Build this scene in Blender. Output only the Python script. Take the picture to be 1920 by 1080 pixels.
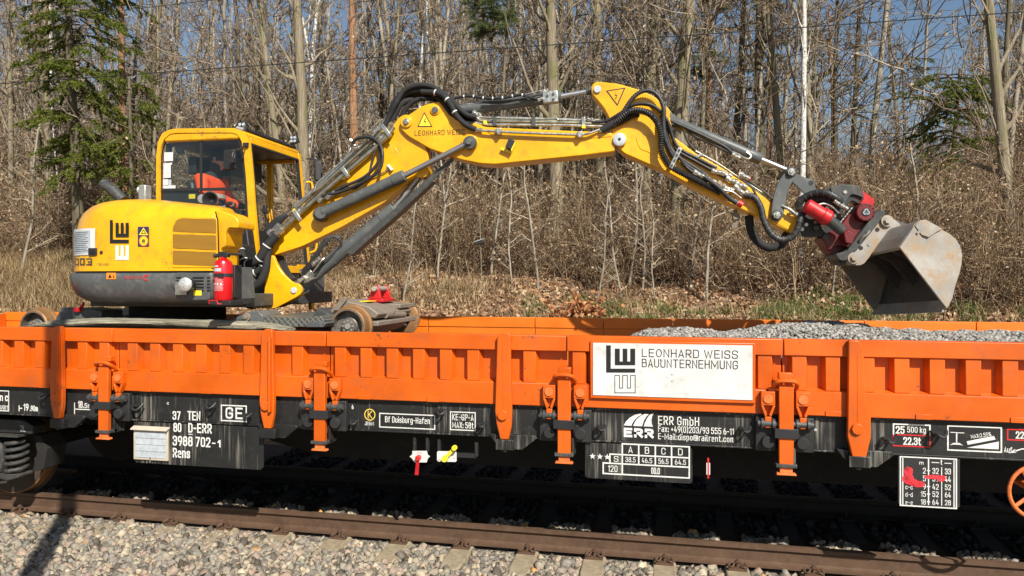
import bpy, math, random
import numpy as np
from mathutils import Vector, Matrix
R = math.radians
for o in list(bpy.data.objects): bpy.data.objects.remove(o)
scn = bpy.context.scene
COL = scn.collection

# ---------------------------------------------------------------- camera, sky, sun, exposure
EYE = 2.238; FOC = 1337.0; YAW = R(11.8); HOR = 528.0
CA, SA = math.cos(YAW), math.sin(YAW)
cam_d = bpy.data.cameras.new('camera'); cam = bpy.data.objects.new('camera', cam_d); COL.objects.link(cam)
cam.location = (0, 0, EYE); cam.rotation_euler = (R(90), 0, YAW)
cam_d.sensor_width = 36; cam_d.lens = FOC/1920*36; cam_d.shift_y = -(540-HOR)/1920
cam_d.clip_end = 2000; cam_d.clip_start = 0.05
scn.camera = cam
SUN = Vector((.43, -.62, .65)).normalized()
w = bpy.data.worlds.new('World'); scn.world = w; w.use_nodes = True
nt = w.node_tree; bg = nt.nodes['Background']
sky = nt.nodes.new('ShaderNodeTexSky'); sky.sky_type = 'NISHITA'; sky.sun_disc = False
sky.sun_elevation = math.asin(SUN.z); sky.sun_rotation = math.atan2(SUN.x, SUN.y)
sky.air_density = 1.25; sky.dust_density = .7; sky.ozone_density = 3.0
nt.links.new(sky.outputs[0], bg.inputs[0]); bg.inputs[1].default_value = .066
sl = bpy.data.lights.new('sun', 'SUN'); sl.energy = 5.0; sl.angle = R(.55); sl.color = (1, .95, .86)
so = bpy.data.objects.new('sun', sl); COL.objects.link(so)
so.rotation_euler = SUN.to_track_quat('Z', 'Y').to_euler(); so.location = (10, -14, 20)
vs = scn.view_settings; vs.view_transform = 'Standard'; vs.look = 'None'; vs.exposure = .55; vs.gamma = 1
vs.use_curve_mapping = False

# ---------------------------------------------------------------- placing: photo pixel -> point on a vertical plane Y = A + m X
def px(u, v, A, m=0.0, off=0.0):
    """pixel of the 1920-wide photo to a world point on the plane Y=A+mX; off moves it on along the plane's normal."""
    t = (u-960)/FOC
    X = A*(t*CA-SA)/(CA+m*SA+t*SA-t*m*CA); Y = A+m*X
    d = -X*SA+Y*CA
    Z = EYE-(v-HOR)*d/FOC
    return Vector((X, Y, Z))
def pX(u, Y): return px(u, 500, Y).x
def pZ(u, v, Y): return px(u, v, Y).z

# ---------------------------------------------------------------- materials
def new_mat(name):
    m = bpy.data.materials.new(name); m.use_nodes = True
    t = m.node_tree; return m, t, t.nodes, t.links, t.nodes['Principled BSDF']
def N(ns, typ, **kw):
    n = ns.new(typ)
    for k, v in kw.items():
        if k.startswith('i_'):
            key = k[2:]; key = int(key) if key.isdigit() else key.replace('_', ' ')
            n.inputs[key].default_value = v
        else: setattr(n, k, v)
    return n
def ramp(ns, stops, interp='LINEAR'):
    n = ns.new('ShaderNodeValToRGB'); cr = n.color_ramp; cr.interpolation = interp
    while len(cr.elements) < len(stops): cr.elements.new(.5)
    for e, (p, c) in zip(cr.elements, stops):
        e.position = p; e.color = (c[0], c[1], c[2], 1) if not isinstance(c, (int, float)) else (c, c, c, 1)
    return n
def coords(ns, ls, scale=(1, 1, 1), space='Object'):
    tc = ns.new('ShaderNodeTexCoord'); mp = ns.new('ShaderNodeMapping')
    mp.inputs['Scale'].default_value = scale; ls.new(tc.outputs[space], mp.inputs[0]); return mp.outputs[0]
def noise(ns, ls, vec, scale, detail=4, rough=.55):
    n = N(ns, 'ShaderNodeTexNoise'); n.inputs['Scale'].default_value = scale
    n.inputs['Detail'].default_value = detail; n.inputs['Roughness'].default_value = rough
    ls.new(vec, n.inputs['Vector']); return n.outputs[0]
def mixc(ns, ls, fac, a, b, blend='MIX'):
    n = ns.new('ShaderNodeMix'); n.data_type = 'RGBA'; n.blend_type = blend
    for s, v in ((0, fac), (6, a), (7, b)):
        if hasattr(v, 'node'): ls.new(v, n.inputs[s])
        elif isinstance(v, (int, float)): n.inputs[s].default_value = v
        else: n.inputs[s].default_value = (v[0], v[1], v[2], 1)
    return n.outputs[2]
def bump(ns, ls, h, P, strength=.3, dist=.005):
    b = ns.new('ShaderNodeBump'); b.inputs['Strength'].default_value = strength; b.inputs['Distance'].default_value = dist
    ls.new(h, b.inputs['Height']); ls.new(b.outputs[0], P.inputs['Normal']); return b

def paint(name, col, rough=.35, metal=0., dirt=None, dirt_lo=.55, dirt_hi=.75, dscale=2.5, var=.08, bmp=.12,
          bscale=60, streak=None, streak_hi=.7, chips=None, scratch=None, coat=0.):
    m, t, ns, ls, P = new_mat(name)
    v = coords(ns, ls)
    n1 = noise(ns, ls, v, dscale, 6, .6)
    dark = tuple(c*(1-var) for c in col); lite = tuple(min(1, c*(1+var)) for c in col)
    c = mixc(ns, ls, ramp_out(ns, ls, n1, [(.35, 0), (.65, 1)]), dark, lite)
    rr = N(ns, 'ShaderNodeMapRange'); ls.new(n1, rr.inputs[0]); rr.inputs[1].default_value = .3; rr.inputs[2].default_value = .7
    rr.inputs[3].default_value = max(.05, rough-.07); rr.inputs[4].default_value = min(1, rough+.12)
    rough_out = rr.outputs[0]
    if dirt:
        n2 = noise(ns, ls, v, dscale*3.1, 8, .7)
        f = ramp_out(ns, ls, n2, [(dirt_lo, 0), (dirt_hi, 1)])
        c = mixc(ns, ls, f, c, dirt)
    if chips:
        n5 = noise(ns, ls, v, 38, 6, .7); n6 = noise(ns, ls, v, 2.3, 4, .6)
        mu5 = N(ns, 'ShaderNodeMath', operation='MULTIPLY'); ls.new(n5, mu5.inputs[0]); ls.new(n6, mu5.inputs[1])
        c = mixc(ns, ls, ramp_out(ns, ls, mu5.outputs[0], [(.370, 0), (.41, .85)]), c, chips)
    if streak:
        sv = coords(ns, ls, (62, 62, 1.6)); n3 = noise(ns, ls, sv, 1.0, 5, .6)
        sv2 = coords(ns, ls, (2.2, 2.2, .8)); n4 = noise(ns, ls, sv2, 1.0, 3, .6)
        mu = N(ns, 'ShaderNodeMath', operation='MULTIPLY'); ls.new(n3, mu.inputs[0]); ls.new(n4, mu.inputs[1])
        f = ramp_out(ns, ls, mu.outputs[0], [(.285, 0), (.285+.3*(1-streak_hi)+.0, .75)])
        c = mixc(ns, ls, f, c, streak)
    if scratch:
        sv = coords(ns, ls, (1.2, 3, 5)); wv = N(ns, 'ShaderNodeTexWave'); wv.wave_type = 'BANDS'; ls.new(sv, wv.inputs[0])
        wv.inputs['Scale'].default_value = .9; wv.inputs['Distortion'].default_value = 14; wv.inputs['Detail'].default_value = 1
        f = ramp_out(ns, ls, wv.outputs[1], [(.985, 0), (.998, .7)])
        c = mixc(ns, ls, f, c, scratch)
    ls.new(c, P.inputs['Base Color']); ls.new(rough_out, P.inputs['Roughness']); P.inputs['Metallic'].default_value = metal
    if coat: P.inputs['Coat Weight'].default_value = coat; P.inputs['Coat Roughness'].default_value = .12
    if bmp:
        nb = noise(ns, ls, v, bscale, 5, .6); bump(ns, ls, nb, P, bmp, .003)
    return m
def ramp_out(ns, ls, src, stops):
    r = ramp(ns, stops); ls.new(src, r.inputs[0]); return r.outputs[0]
def flat(name, col, rough=.6, metal=0.):
    m, t, ns, ls, P = new_mat(name); P.inputs['Base Color'].default_value = (*col, 1)
    P.inputs['Roughness'].default_value = rough; P.inputs['Metallic'].default_value = metal; return m
def tinted(name, stops, rough=.85, nscale=0, nvar=.25, bmp=0, trans=0.):
    """colour per piece, from the mesh attribute 'tint'"""
    m, t, ns, ls, P = new_mat(name)
    a = N(ns, 'ShaderNodeAttribute', attribute_name='tint')
    r = ramp(ns, stops); ls.new(a.outputs['Fac'], r.inputs[0]); c = r.outputs[0]
    if nscale:
        v = coords(ns, ls); n = noise(ns, ls, v, nscale, 4, .6)
        g = ramp_out(ns, ls, n, [(.3, 1-nvar), (.7, 1+nvar*.3)])
        c = mixc(ns, ls, 1.0, c, g, 'MULTIPLY')
        if bmp: bump(ns, ls, n, P, bmp, .004)
    ls.new(c, P.inputs['Base Color']); P.inputs['Roughness'].default_value = rough
    P.inputs['Specular IOR Level'].default_value = .25
    if trans:
        tr = ns.new('ShaderNodeBsdfTranslucent'); ls.new(c, tr.inputs[0]); mx = ns.new('ShaderNodeMixShader'); mx.inputs[0].default_value = trans
        ls.new(P.outputs[0], mx.inputs[1]); ls.new(tr.outputs[0], mx.inputs[2]); ls.new(mx.outputs[0], ns['Material Output'].inputs[0])
    return m

M = {}
M['orange'] = paint('orange_paint', (.60, .098, .002), .42, dirt=(.38, .085, .02), dirt_lo=.50, dirt_hi=.80, var=.18, dscale=1.6, bmp=.25, bscale=14, chips=(.12, .05, .025))
M['orange_in'] = paint('orange_paint_inside', (.74, .160, .006), .5, dirt=(.55, .14, .02), dirt_lo=.6, dirt_hi=.85, var=.12, dscale=2.2, bmp=.2)
M['orange_worn'] = paint('worn_orange', (.70, .16, .035), .5, dirt=(.25, .09, .04), dirt_lo=.5, dirt_hi=.8, var=.15, dscale=9)
M['black'] = paint('black_paint', (.012, .012, .0115), .5, dirt=(.05, .046, .04), dirt_lo=.55, dirt_hi=.85, dscale=5, streak=(.26, .24, .20), streak_hi=.55, bmp=.15)
M['blackclean'] = paint('black_steel', (.018, .018, .018), .5, dirt=(.05, .047, .04), dscale=6)
M['under'] = paint('underframe_grime', (.012, .011, .010), .9, dirt=(.03, .024, .018), dscale=4)
M['bogie'] = paint('bogie_grey', (.035, .034, .032), .65, dirt=(.11, .09, .07), dscale=7, dirt_lo=.5)
M['white'] = paint('white_print', (.68, .67, .63), .55, dirt=(.22, .21, .19), dirt_lo=.55, dirt_hi=.75, dscale=16, bmp=0)
M['whiteplate'] = paint('white_plate', (.62, .62, .60), .35, dirt=(.36, .32, .26), dirt_lo=.52, dirt_hi=.85, dscale=3, chips=(.2, .18, .15), bmp=0)
M['ink'] = flat('black_ink', (.012, .012, .012), .5)
M['yellowink'] = flat('yellow_print', (.75, .55, .08), .5)
M['redink'] = flat('red_print', (.6, .02, .02), .5)
M['reddark'] = paint('dark_red_casting', (.13, .006, .008), .45, dirt=(.10, .015, .012), dirt_lo=.45, dirt_hi=.75, dscale=10, var=.25)
M['red'] = paint('red_paint', (.50, .012, .014), .4, dirt=(.2, .02, .015), dirt_lo=.5, dirt_hi=.8, dscale=12, var=.2)
M['ext_red'] = paint('extinguisher_red', (.55, .006, .010), .3, var=.08, coat=.2, bmp=0)
M['sprayred'] = paint('spray_red', (.72, .03, .05), .5, var=.2, bmp=0)
M['yellow'] = paint('machine_yellow', (.78, .385, .003), .33, dirt=(.46, .23, .02), dirt_lo=.50, dirt_hi=.80, var=.12, dscale=2.4, bmp=.12, bscale=9, chips=(.22, .13, .04), coat=.25)
M['grey'] = paint('machine_grey', (.080, .086, .086), .42, dirt=(.19, .18, .16), dirt_lo=.5, dirt_hi=.8, var=.12, dscale=3, bmp=.08)
M['greydark'] = paint('dark_grey_steel', (.045, .048, .046), .45, dirt=(.12, .10, .085), dirt_lo=.5, dscale=7)
M['steel'] = paint('rusty_dusty_steel', (.30, .285, .255), .6, .15, dirt=(.34, .235, .135), dirt_lo=.44, dirt_hi=.66, var=.28, dscale=2.6, chips=(.10, .07, .05), bmp=.25, bscale=45)
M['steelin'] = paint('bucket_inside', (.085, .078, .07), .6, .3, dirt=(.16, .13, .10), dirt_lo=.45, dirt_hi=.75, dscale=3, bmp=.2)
M['chrome'] = paint('chrome_rod', (.40, .40, .40), .40, .9, var=.08, bmp=0)
M['zinc'] = paint('zinc_fitting', (.50, .49, .44), .34, .85, dirt=(.2, .18, .14), dirt_lo=.5, dscale=25, var=.2, bmp=.1)
M['pipe'] = paint('olive_zinc_pipe', (.36, .34, .25), .34, .8, dirt=(.15, .13, .09), dirt_lo=.55, dscale=12, var=.2, bmp=.05)
M['hose'] = paint('black_hose', (.018, .018, .019), .5, dirt=(.06, .055, .05), dirt_lo=.5, dscale=14, bmp=.25, bscale=150)
M['sleeve'] = paint('fabric_sleeve', (.014, .014, .015), .8, dirt=(.035, .033, .03), dscale=10, bmp=.5, bscale=90)
M['rubber'] = flat('black_rubber', (.015, .015, .015), .75)
M['plastic'] = paint('black_plastic', (.02, .02, .021), .45, var=.1)
M['wheelrust'] = paint('rusty_tread', (.30, .155, .06), .55, .4, dirt=(.16, .10, .06), dirt_lo=.45, dscale=9, bmp=.2)
M['wheelgrey'] = paint('wheel_grey', (.10, .10, .097), .5, .3, dirt=(.25, .2, .14), dirt_lo=.4, dscale=9)
M['axle'] = paint('axle_dusty', (.20, .17, .14), .65, .2, dirt=(.28, .21, .14), dirt_lo=.4, dscale=5, bmp=.3)
M['railside'] = paint('rail_rust', (.095, .052, .030), .7, .2, dirt=(.14, .085, .05), dirt_lo=.45, dirt_hi=.8, dscale=5, var=.15, bmp=.3, bscale=120)
M['concrete'] = paint('sleeper_concrete', (.36, .29, .19), .85, dirt=(.23, .18, .12), dirt_lo=.42, dirt_hi=.7, dscale=7, var=.15, bmp=.4, bscale=90)
M['wood'] = None
M['glass'] = None
M['wire'] = flat('copper_wire', (.03, .035, .035), .5, .3)
M['lens'] = paint('lamp_lens', (.62, .62, .60), .25, .5, var=.2, dscale=40, bmp=.5, bscale=200)
M['skin'] = flat('skin', (.55, .33, .24), .5)
M['hivis'] = paint('hivis_orange', (.95, .09, .015), .7, var=.06, bmp=.3, bscale=12)
M['hivis'].node_tree.nodes['Principled BSDF'].inputs['Roughness'].default_value = .7
M['reflective'] = flat('reflective_tape', (.55, .55, .5), .4)
M['cloth_dark'] = flat('dark_trousers', (.03, .03, .035), .9)
M['hair'] = flat('dark_cap', (.03, .025, .02), .8)
M['decalblue'] = flat('decal_dark_blue', (.03, .03, .09), .5)
M['decalyellow'] = flat('decal_yellow', (.85, .65, .03), .5)
M['decalorange'] = flat('decal_orange', (.85, .25, .02), .5)
M['docplate'] = paint('document_plate', (.46, .50, .53), .4, dirt=(.3, .33, .36), dirt_lo=.45, dscale=9, bmp=0)
M['beige'] = paint('beige_frame', (.50, .43, .33), .6, dirt=(.3, .25, .19), dscale=9)
M['mast'] = paint('mast_galvanised', (.35, .36, .36), .5, .4)
M['silverbox'] = paint('silver_box', (.45, .44, .40), .4, .6, dirt=(.25, .22, .18), dscale=15)

def make_special():
    # weathered wood
    m, t, ns, ls, P = new_mat('weathered_wood')
    v = coords(ns, ls, (1.2, 16, 16)); n = noise(ns, ls, v, 3, 8, .7)
    ls.new(ramp_out(ns, ls, n, [(.3, (.07, .06, .04)), (.5, (.22, .20, .14)), (.68, (.42, .39, .29))]), P.inputs['Base Color'])
    P.inputs['Roughness'].default_value = .9; bump(ns, ls, n, P, .8, .02); M['wood'] = m
    # glass
    m, t, ns, ls, P = new_mat('cab_glass'); ns.remove(P)
    tr = ns.new('ShaderNodeBsdfTransparent'); tr.inputs[0].default_value = (.78, .82, .80, 1)
    gl = ns.new('ShaderNodeBsdfGlossy'); gl.inputs['Roughness'].default_value = .02
    fr = ns.new('ShaderNodeFresnel'); fr.inputs[0].default_value = 1.45
    mx = ns.new('ShaderNodeMixShader'); ls.new(fr.outputs[0], mx.inputs[0]); ls.new(tr.outputs[0], mx.inputs[1]); ls.new(gl.outputs[0], mx.inputs[2])
    ls.new(mx.outputs[0], ns['Material Output'].inputs[0]); M['glass'] = m
    # perforated mesh
    m, t, ns, ls, P = new_mat('perforated_grille')
    tc = ns.new('ShaderNodeTexCoord'); sp = ns.new('ShaderNodeSeparateXYZ'); ls.new(tc.outputs['Object'], sp.inputs[0])
    def wave(sock, k, ph=0):
        a = N(ns, 'ShaderNodeMath', operation='MULTIPLY_ADD'); ls.new(sock, a.inputs[0]); a.inputs[1].default_value = k; a.inputs[2].default_value = ph
        s = N(ns, 'ShaderNodeMath', operation='SINE'); ls.new(a.outputs[0], s.inputs[0]); return s.outputs[0]
    p1 = N(ns, 'ShaderNodeMath', operation='ADD'); ls.new(sp.outputs[0], p1.inputs[0]); ls.new(sp.outputs[2], p1.inputs[1])
    p2 = N(ns, 'ShaderNodeMath', operation='SUBTRACT'); ls.new(sp.outputs[0], p2.inputs[0]); ls.new(sp.outputs[2], p2.inputs[1])
    ad = N(ns, 'ShaderNodeMath', operation='MULTIPLY'); ls.new(wave(p1.outputs[0], 300), ad.inputs[0]); ls.new(wave(p2.outputs[0], 300), ad.inputs[1])
    f = ramp_out(ns, ls, ad.outputs[0], [(-.0, 0), (.12, 1)])
    ls.new(mixc(ns, ls, f, (.50, .24, .006), (.05, .03, .008)), P.inputs['Base Color']); P.inputs['Roughness'].default_value = .6
    bump(ns, ls, ad.outputs[0], P, .5, .003); M['grille'] = m
    # checker plate
    m, t, ns, ls, P = new_mat('checker_plate')
    tc = ns.new('ShaderNodeTexCoord'); sp = ns.new('ShaderNodeSeparateXYZ'); ls.new(tc.outputs['Object'], sp.inputs[0])
    p1 = N(ns, 'ShaderNodeMath', operation='ADD'); ls.new(sp.outputs[0], p1.inputs[0]); ls.new(sp.outputs[2], p1.inputs[1])
    p2 = N(ns, 'ShaderNodeMath', operation='SUBTRACT'); ls.new(sp.outputs[0], p2.inputs[0]); ls.new(sp.outputs[2], p2.inputs[1])
    a = N(ns, 'ShaderNodeMath', operation='MAXIMUM'); ls.new(wave(p1.outputs[0], 110), a.inputs[0]); ls.new(wave(p2.outputs[0], 110), a.inputs[1])
    f = ramp_out(ns, ls, a.outputs[0], [(.82, 0), (.92, 1)])
    ls.new(mixc(ns, ls, f, (.10, .105, .095), (.26, .25, .21)), P.inputs['Base Color']); P.inputs['Roughness'].default_value = .45
    P.inputs['Metallic'].default_value = .4; bump(ns, ls, f, P, .8, .004); M['checker'] = m
    # bark
    def bark(name, a, b, c, moss=None, vs=3., zs=.5):
        m, t, ns, ls, P = new_mat(name); v = coords(ns, ls, (vs, vs, zs)); n = noise(ns, ls, v, 3.5, 8, .7)
        col = ramp_out(ns, ls, n, [(.3, a), (.5, b), (.68, c)])
        if moss:
            v2 = coords(ns, ls); n2 = noise(ns, ls, v2, 1.1, 5, .6)
            col = mixc(ns, ls, ramp_out(ns, ls, n2, [(.5, 0), (.66, .8)]), col, moss)
        ls.new(col, P.inputs['Base Color']); P.inputs['Roughness'].default_value = .9; P.inputs['Specular IOR Level'].default_value = .2
        bump(ns, ls, n, P, .7, .03); return m
    M['bark'] = bark('beech_bark', (.12, .095, .065), (.24, .195, .135), (.38, .32, .23), (.15, .15, .06))
    M['bark_pine'] = bark('pine_bark', (.13, .065, .035), (.30, .16, .085), (.42, .26, .15))
    M['bark_dark'] = bark('dark_bark', (.06, .05, .035), (.13, .105, .07), (.22, .18, .12), (.08, .085, .035))
    M['bark_pale'] = bark('pale_bark', (.15, .125, .095), (.29, .25, .19), (.42, .37, .29))
    M['birch'] = bark('birch_bark', (.05, .045, .04), (.62, .59, .53), (.74, .71, .66), vs=1.4, zs=5.)
    M['twig'] = tinted('twigs', [(0, (.06, .043, .030)), (.35, (.145, .105, .070)), (.7, (.26, .20, .135)), (1, (.50, .42, .31))], .85)
    M['twig_brush'] = tinted('brush_twigs', [(0, (.045, .028, .018)), (.4, (.13, .080, .048)), (.72, (.275, .185, .108)), (1, (.58, .45, .29))], .85)
    M['leaf_dry'] = tinted('dry_leaves', [(0, (.22, .12, .05)), (.4, (.40, .26, .13)), (.8, (.58, .43, .26)), (1, (.72, .60, .43))], .75, trans=.3)
    M['needle'] = tinted('spruce_needles', [(0, (.035, .055, .008)), (.5, (.12, .155, .018)), (1, (.27, .28, .04))], .65, trans=.25)
    M['needle_pine'] = tinted('pine_needles', [(0, (.05, .075, .03)), (.5, (.13, .165, .06)), (1, (.25, .27, .10))], .65, trans=.25)
    M['stone'] = tinted('ballast_stones', [(0, (.09, .07, .052)), (.2, (.17, .15, .12)), (.38, (.27, .24, .20)), (.52, (.34, .245, .185)), (.66, (.41, .34, .235)),
                        (.8, (.24, .225, .18)), (.93, (.34, .285, .205)), (.985, (.54, .46, .33)), (1, (.58, .31, .10))], .85, nscale=30, nvar=.35, bmp=.5)
    M['stone_shade'] = tinted('shaded_ballast_stones', [(0, (.008, .007, .006)), (.5, (.020, .018, .016)), (1, (.055, .05, .044))], .9, nscale=30, nvar=.35)  # darker copy of the ballast colours, standing in for shade under the wagon
    M['pebble'] = tinted('grey_gravel', [(0, (.14, .13, .115)), (.5, (.28, .262, .235)), (1, (.44, .41, .36))], .8, nscale=40)
    M['litter'] = tinted('leaf_litter', [(0, (.12, .06, .03)), (.35, (.27, .14, .075)), (.7, (.42, .26, .14)), (1, (.62, .48, .32))], .75, trans=.1)
    M['grass'] = tinted('grass_blades', [(0, (.06, .10, .02)), (.5, (.13, .20, .04)), (1, (.28, .30, .10))], .7, trans=.3)
    M['straw'] = tinted('dry_grass', [(0, (.20, .13, .06)), (.5, (.38, .27, .14)), (1, (.60, .47, .27))], .75, trans=.25)
    M['redleaf'] = tinted('copper_leaves', [(0, (.28, .10, .04)), (.5, (.50, .22, .09)), (1, (.64, .36, .18))], .7, trans=.3)
    # ground
    m, t, ns, ls, P = new_mat('forest_floor'); v = coords(ns, ls)
    n = noise(ns, ls, v, 6, 10, .75); n2 = noise(ns, ls, v, .5, 5, .6)
    c1 = ramp_out(ns, ls, n, [(.3, (.07, .04, .022)), (.5, (.19, .11, .06)), (.62, (.28, .18, .10)), (.75, (.40, .30, .19))])
    c = mixc(ns, ls, ramp_out(ns, ls, n2, [(.5, 0), (.7, .5)]), c1, (.13, .12, .05))
    ls.new(c, P.inputs['Base Color']); P.inputs['Roughness'].default_value = .95; bump(ns, ls, n, P, 1, .05); M['ground'] = m
    m, t, ns, ls, P = new_mat('ballast_bed'); v = coords(ns, ls)
    vo = N(ns, 'ShaderNodeTexVoronoi'); vo.inputs['Scale'].default_value = 28; ls.new(v, vo.inputs[0])
    hs = ramp_out(ns, ls, vo.outputs[1], [(.2, (.16, .13, .10)), (.6, (.27, .24, .19)), (.9, (.36, .30, .23))])
    tc = ns.new('ShaderNodeTexCoord'); sp = ns.new('ShaderNodeSeparateXYZ'); ls.new(tc.outputs['Object'], sp.inputs[0])
    mr = N(ns, 'ShaderNodeMapRange'); ls.new(sp.outputs[1], mr.inputs[0]); mr.inputs[1].default_value = 6.7; mr.inputs[2].default_value = 7.0     # wagon shade painted into the bed colour inside the track
    hs = mixc(ns, ls, mr.outputs[0], hs, (.012, .011, .01))
    ls.new(hs, P.inputs['Base Color']); P.inputs['Roughness'].default_value = .9; bump(ns, ls, vo.outputs[0], P, 1, .03); M['bed'] = m
make_special()
def sleeper_mat():
    m, t, ns, ls, P = new_mat('sleeper_concrete_shaded'); v = coords(ns, ls); n = noise(ns, ls, v, 9, 7, .65)
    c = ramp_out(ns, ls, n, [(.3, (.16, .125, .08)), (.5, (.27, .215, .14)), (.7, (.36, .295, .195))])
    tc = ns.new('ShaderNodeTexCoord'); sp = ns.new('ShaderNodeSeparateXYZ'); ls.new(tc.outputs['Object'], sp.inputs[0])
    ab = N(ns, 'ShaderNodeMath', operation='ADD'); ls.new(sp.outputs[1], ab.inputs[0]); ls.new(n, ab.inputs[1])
    f = ramp_out(ns, ls, ab.outputs[0], [(.0, 0), (.22, 1)])       # wagon shade put into the concrete from the near rail's inner side onward
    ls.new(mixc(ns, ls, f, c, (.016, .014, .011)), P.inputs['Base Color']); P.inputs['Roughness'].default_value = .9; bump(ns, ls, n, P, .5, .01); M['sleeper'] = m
sleeper_mat()
M['railshade'] = paint('shaded_rail_rust', (.022, .015, .011), .85, dirt=(.04, .028, .02), dscale=6)  # rail rust with the shade under the wagon put into its colour

# ---------------------------------------------------------------- mesh helpers
class MB:
    def __init__(s): s.v = []; s.f = []
    def add(s, vs, fs):
        b = len(s.v); s.v += [tuple(p) for p in vs]; s.f += [tuple(i+b for i in f) for f in fs]; return s
    def box(s, x0, x1, y0, y1, z0, z1):
        return s.add([(x0,y0,z0),(x1,y0,z0),(x1,y1,z0),(x0,y1,z0),(x0,y0,z1),(x1,y0,z1),(x1,y1,z1),(x0,y1,z1)],
                     [(0,3,2,1),(4,5,6,7),(0,1,5,4),(1,2,6,5),(2,3,7,6),(3,0,4,7)])
    def cbox(s, c, sx, sy, sz, rot=None):
        vs = [Vector((x*sx/2, y*sy/2, z*sz/2)) for z in (-1,1) for x, y in ((-1,-1),(1,-1),(1,1),(-1,1))]
        if rot is not None: vs = [rot @ p for p in vs]
        return s.add([Vector(c)+p for p in vs], [(0,3,2,1),(4,5,6,7),(0,1,5,4),(1,2,6,5),(2,3,7,6),(3,0,4,7)])
    def prism(s, poly, vec):
        poly = [Vector(p) for p in poly]; vec = Vector(vec); n = len(poly)
        nrm = Vector((0,0,0))
        for i in range(n): nrm += poly[i].cross(poly[(i+1) % n])
        fl = nrm.dot(vec) > 0
        a = tuple(range(n)); b = tuple(range(n, 2*n))
        fs = [a[::-1], b] if fl else [a, b[::-1]]
        for i in range(n):
            j = (i+1) % n
            fs.append((i, j, j+n, i+n) if fl else (j, i, i+n, j+n))
        return s.add(poly+[p+vec for p in poly], fs)
    def ring(s, outer, inner, vec):
        """closed frame between two outlines of the same count, given thickness"""
        n = len(outer); vec = Vector(vec); O = [Vector(p) for p in outer]; I = [Vector(p) for p in inner]
        vs = O+I+[p+vec for p in O]+[p+vec for p in I]; fs = []
        for i in range(n):
            j = (i+1) % n
            fs += [(i, j, n+j, n+i), (2*n+i, 3*n+i, 3*n+j, 2*n+j), (i, 2*n+i, 2*n+j, j), (n+i, n+j, 3*n+j, 3*n+i)]
        return s.add(vs, fs)
    def cyl(s, p0, p1, r, n=20, r2=None, cap=True):
        p0 = Vector(p0); p1 = Vector(p1); r2 = r if r2 is None else r2
        d = (p1-p0).normalized(); u = d.orthogonal().normalized(); w = d.cross(u)
        vs = []
        for p, rr in ((p0, r), (p1, r2)):
            for i in range(n):
                a = 2*math.pi*i/n; vs.append(p+u*math.cos(a)*rr+w*math.sin(a)*rr)
        fs = [(i, (i+1) % n, n+(i+1) % n, n+i) for i in range(n)]
        if cap: fs += [tuple(range(n))[::-1], tuple(range(n, 2*n))]
        return s.add(vs, fs)
    def lathe(s, p0, axis, prof, n=24, caps=True):
        """prof: (distance along axis, radius)"""
        p0 = Vector(p0); d = Vector(axis).normalized(); u = d.orthogonal().normalized(); w = d.cross(u); vs = []; fs = []
        for (h, r) in prof:
            for i in range(n):
                a = 2*math.pi*i/n; vs.append(p0+d*h+u*math.cos(a)*r+w*math.sin(a)*r)
        for k in range(len(prof)-1):
            for i in range(n):
                j = (i+1) % n; fs.append((k*n+i, k*n+j, (k+1)*n+j, (k+1)*n+i))
        if caps: fs += [tuple(range(n))[::-1], tuple(range((len(prof)-1)*n, len(prof)*n))]
        return s.add(vs, fs)
    def tube(s, pts, r, n=8, r1=None, closed=False):
        pts = [Vector(p) for p in pts]; m = len(pts); vs = []; fs = []
        rs = r if isinstance(r, (list, tuple)) else [r+(0 if r1 is None else (r1-r)*i/(m-1)) for i in range(m)]
        d = (pts[1]-pts[0]).normalized(); u = d.orthogonal().normalized()
        for i, p in enumerate(pts):
            if i == 0: d = (pts[1]-pts[0]).normalized()
            elif i == m-1: d = (pts[-1]-pts[-2]).normalized()
            else: d = (pts[i+1]-pts[i-1]).normalized()
            u = (u-d*u.dot(d)); u = u.normalized() if u.length > 1e-6 else d.orthogonal().normalized()
            w = d.cross(u)
            for k in range(n):
                a = 2*math.pi*k/n; vs.append(p+u*math.cos(a)*rs[i]+w*math.sin(a)*rs[i])
        for i in range(m-1):
            for k in range(n):
                j = (k+1) % n; fs.append((i*n+k, i*n+j, (i+1)*n+j, (i+1)*n+k))
        fs += [tuple(range(n))[::-1], tuple(range((m-1)*n, m*n))]
        return s.add(vs, fs)
    def build(s, name, mat, parent=None, bevel=0, sharp=35, smooth=True, kind=None, label=None):
        me = bpy.data.meshes.new(name); me.from_pydata(s.v, [], s.f); me.update()
        return finish(name, me, mat, parent, bevel, sharp, smooth, kind, label)
def world_loc(o):
    l = Vector((0,0,0))
    while o: l += o.location; o = o.parent
    return l
def finish(name, me, mat, parent=None, bevel=0, sharp=35, smooth=True, kind=None, label=None):
    mats = mat if isinstance(mat, (list, tuple)) else [mat]
    for m_ in mats: me.materials.append(m_)
    if smooth:
        me.polygons.foreach_set('use_smooth', [True]*len(me.polygons)); me.set_sharp_from_angle(angle=R(sharp))
    o = bpy.data.objects.new(name, me); COL.objects.link(o)
    if parent: o.parent = parent; o.location = -world_loc(parent)
    if bevel:
        b = o.modifiers.new('bevel', 'BEVEL'); b.width = bevel; b.segments = 2; b.limit_method = 'ANGLE'; b.angle_limit = R(40)
    if kind: o['kind'] = kind
    if label: o['label'] = label
    return o
def tag(o, label=None, cat=None, group=None, kind=None):
    if label: o['label'] = label
    if cat: o['category'] = cat
    if group: o['group'] = group
    if kind: o['kind'] = kind
    return o
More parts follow.
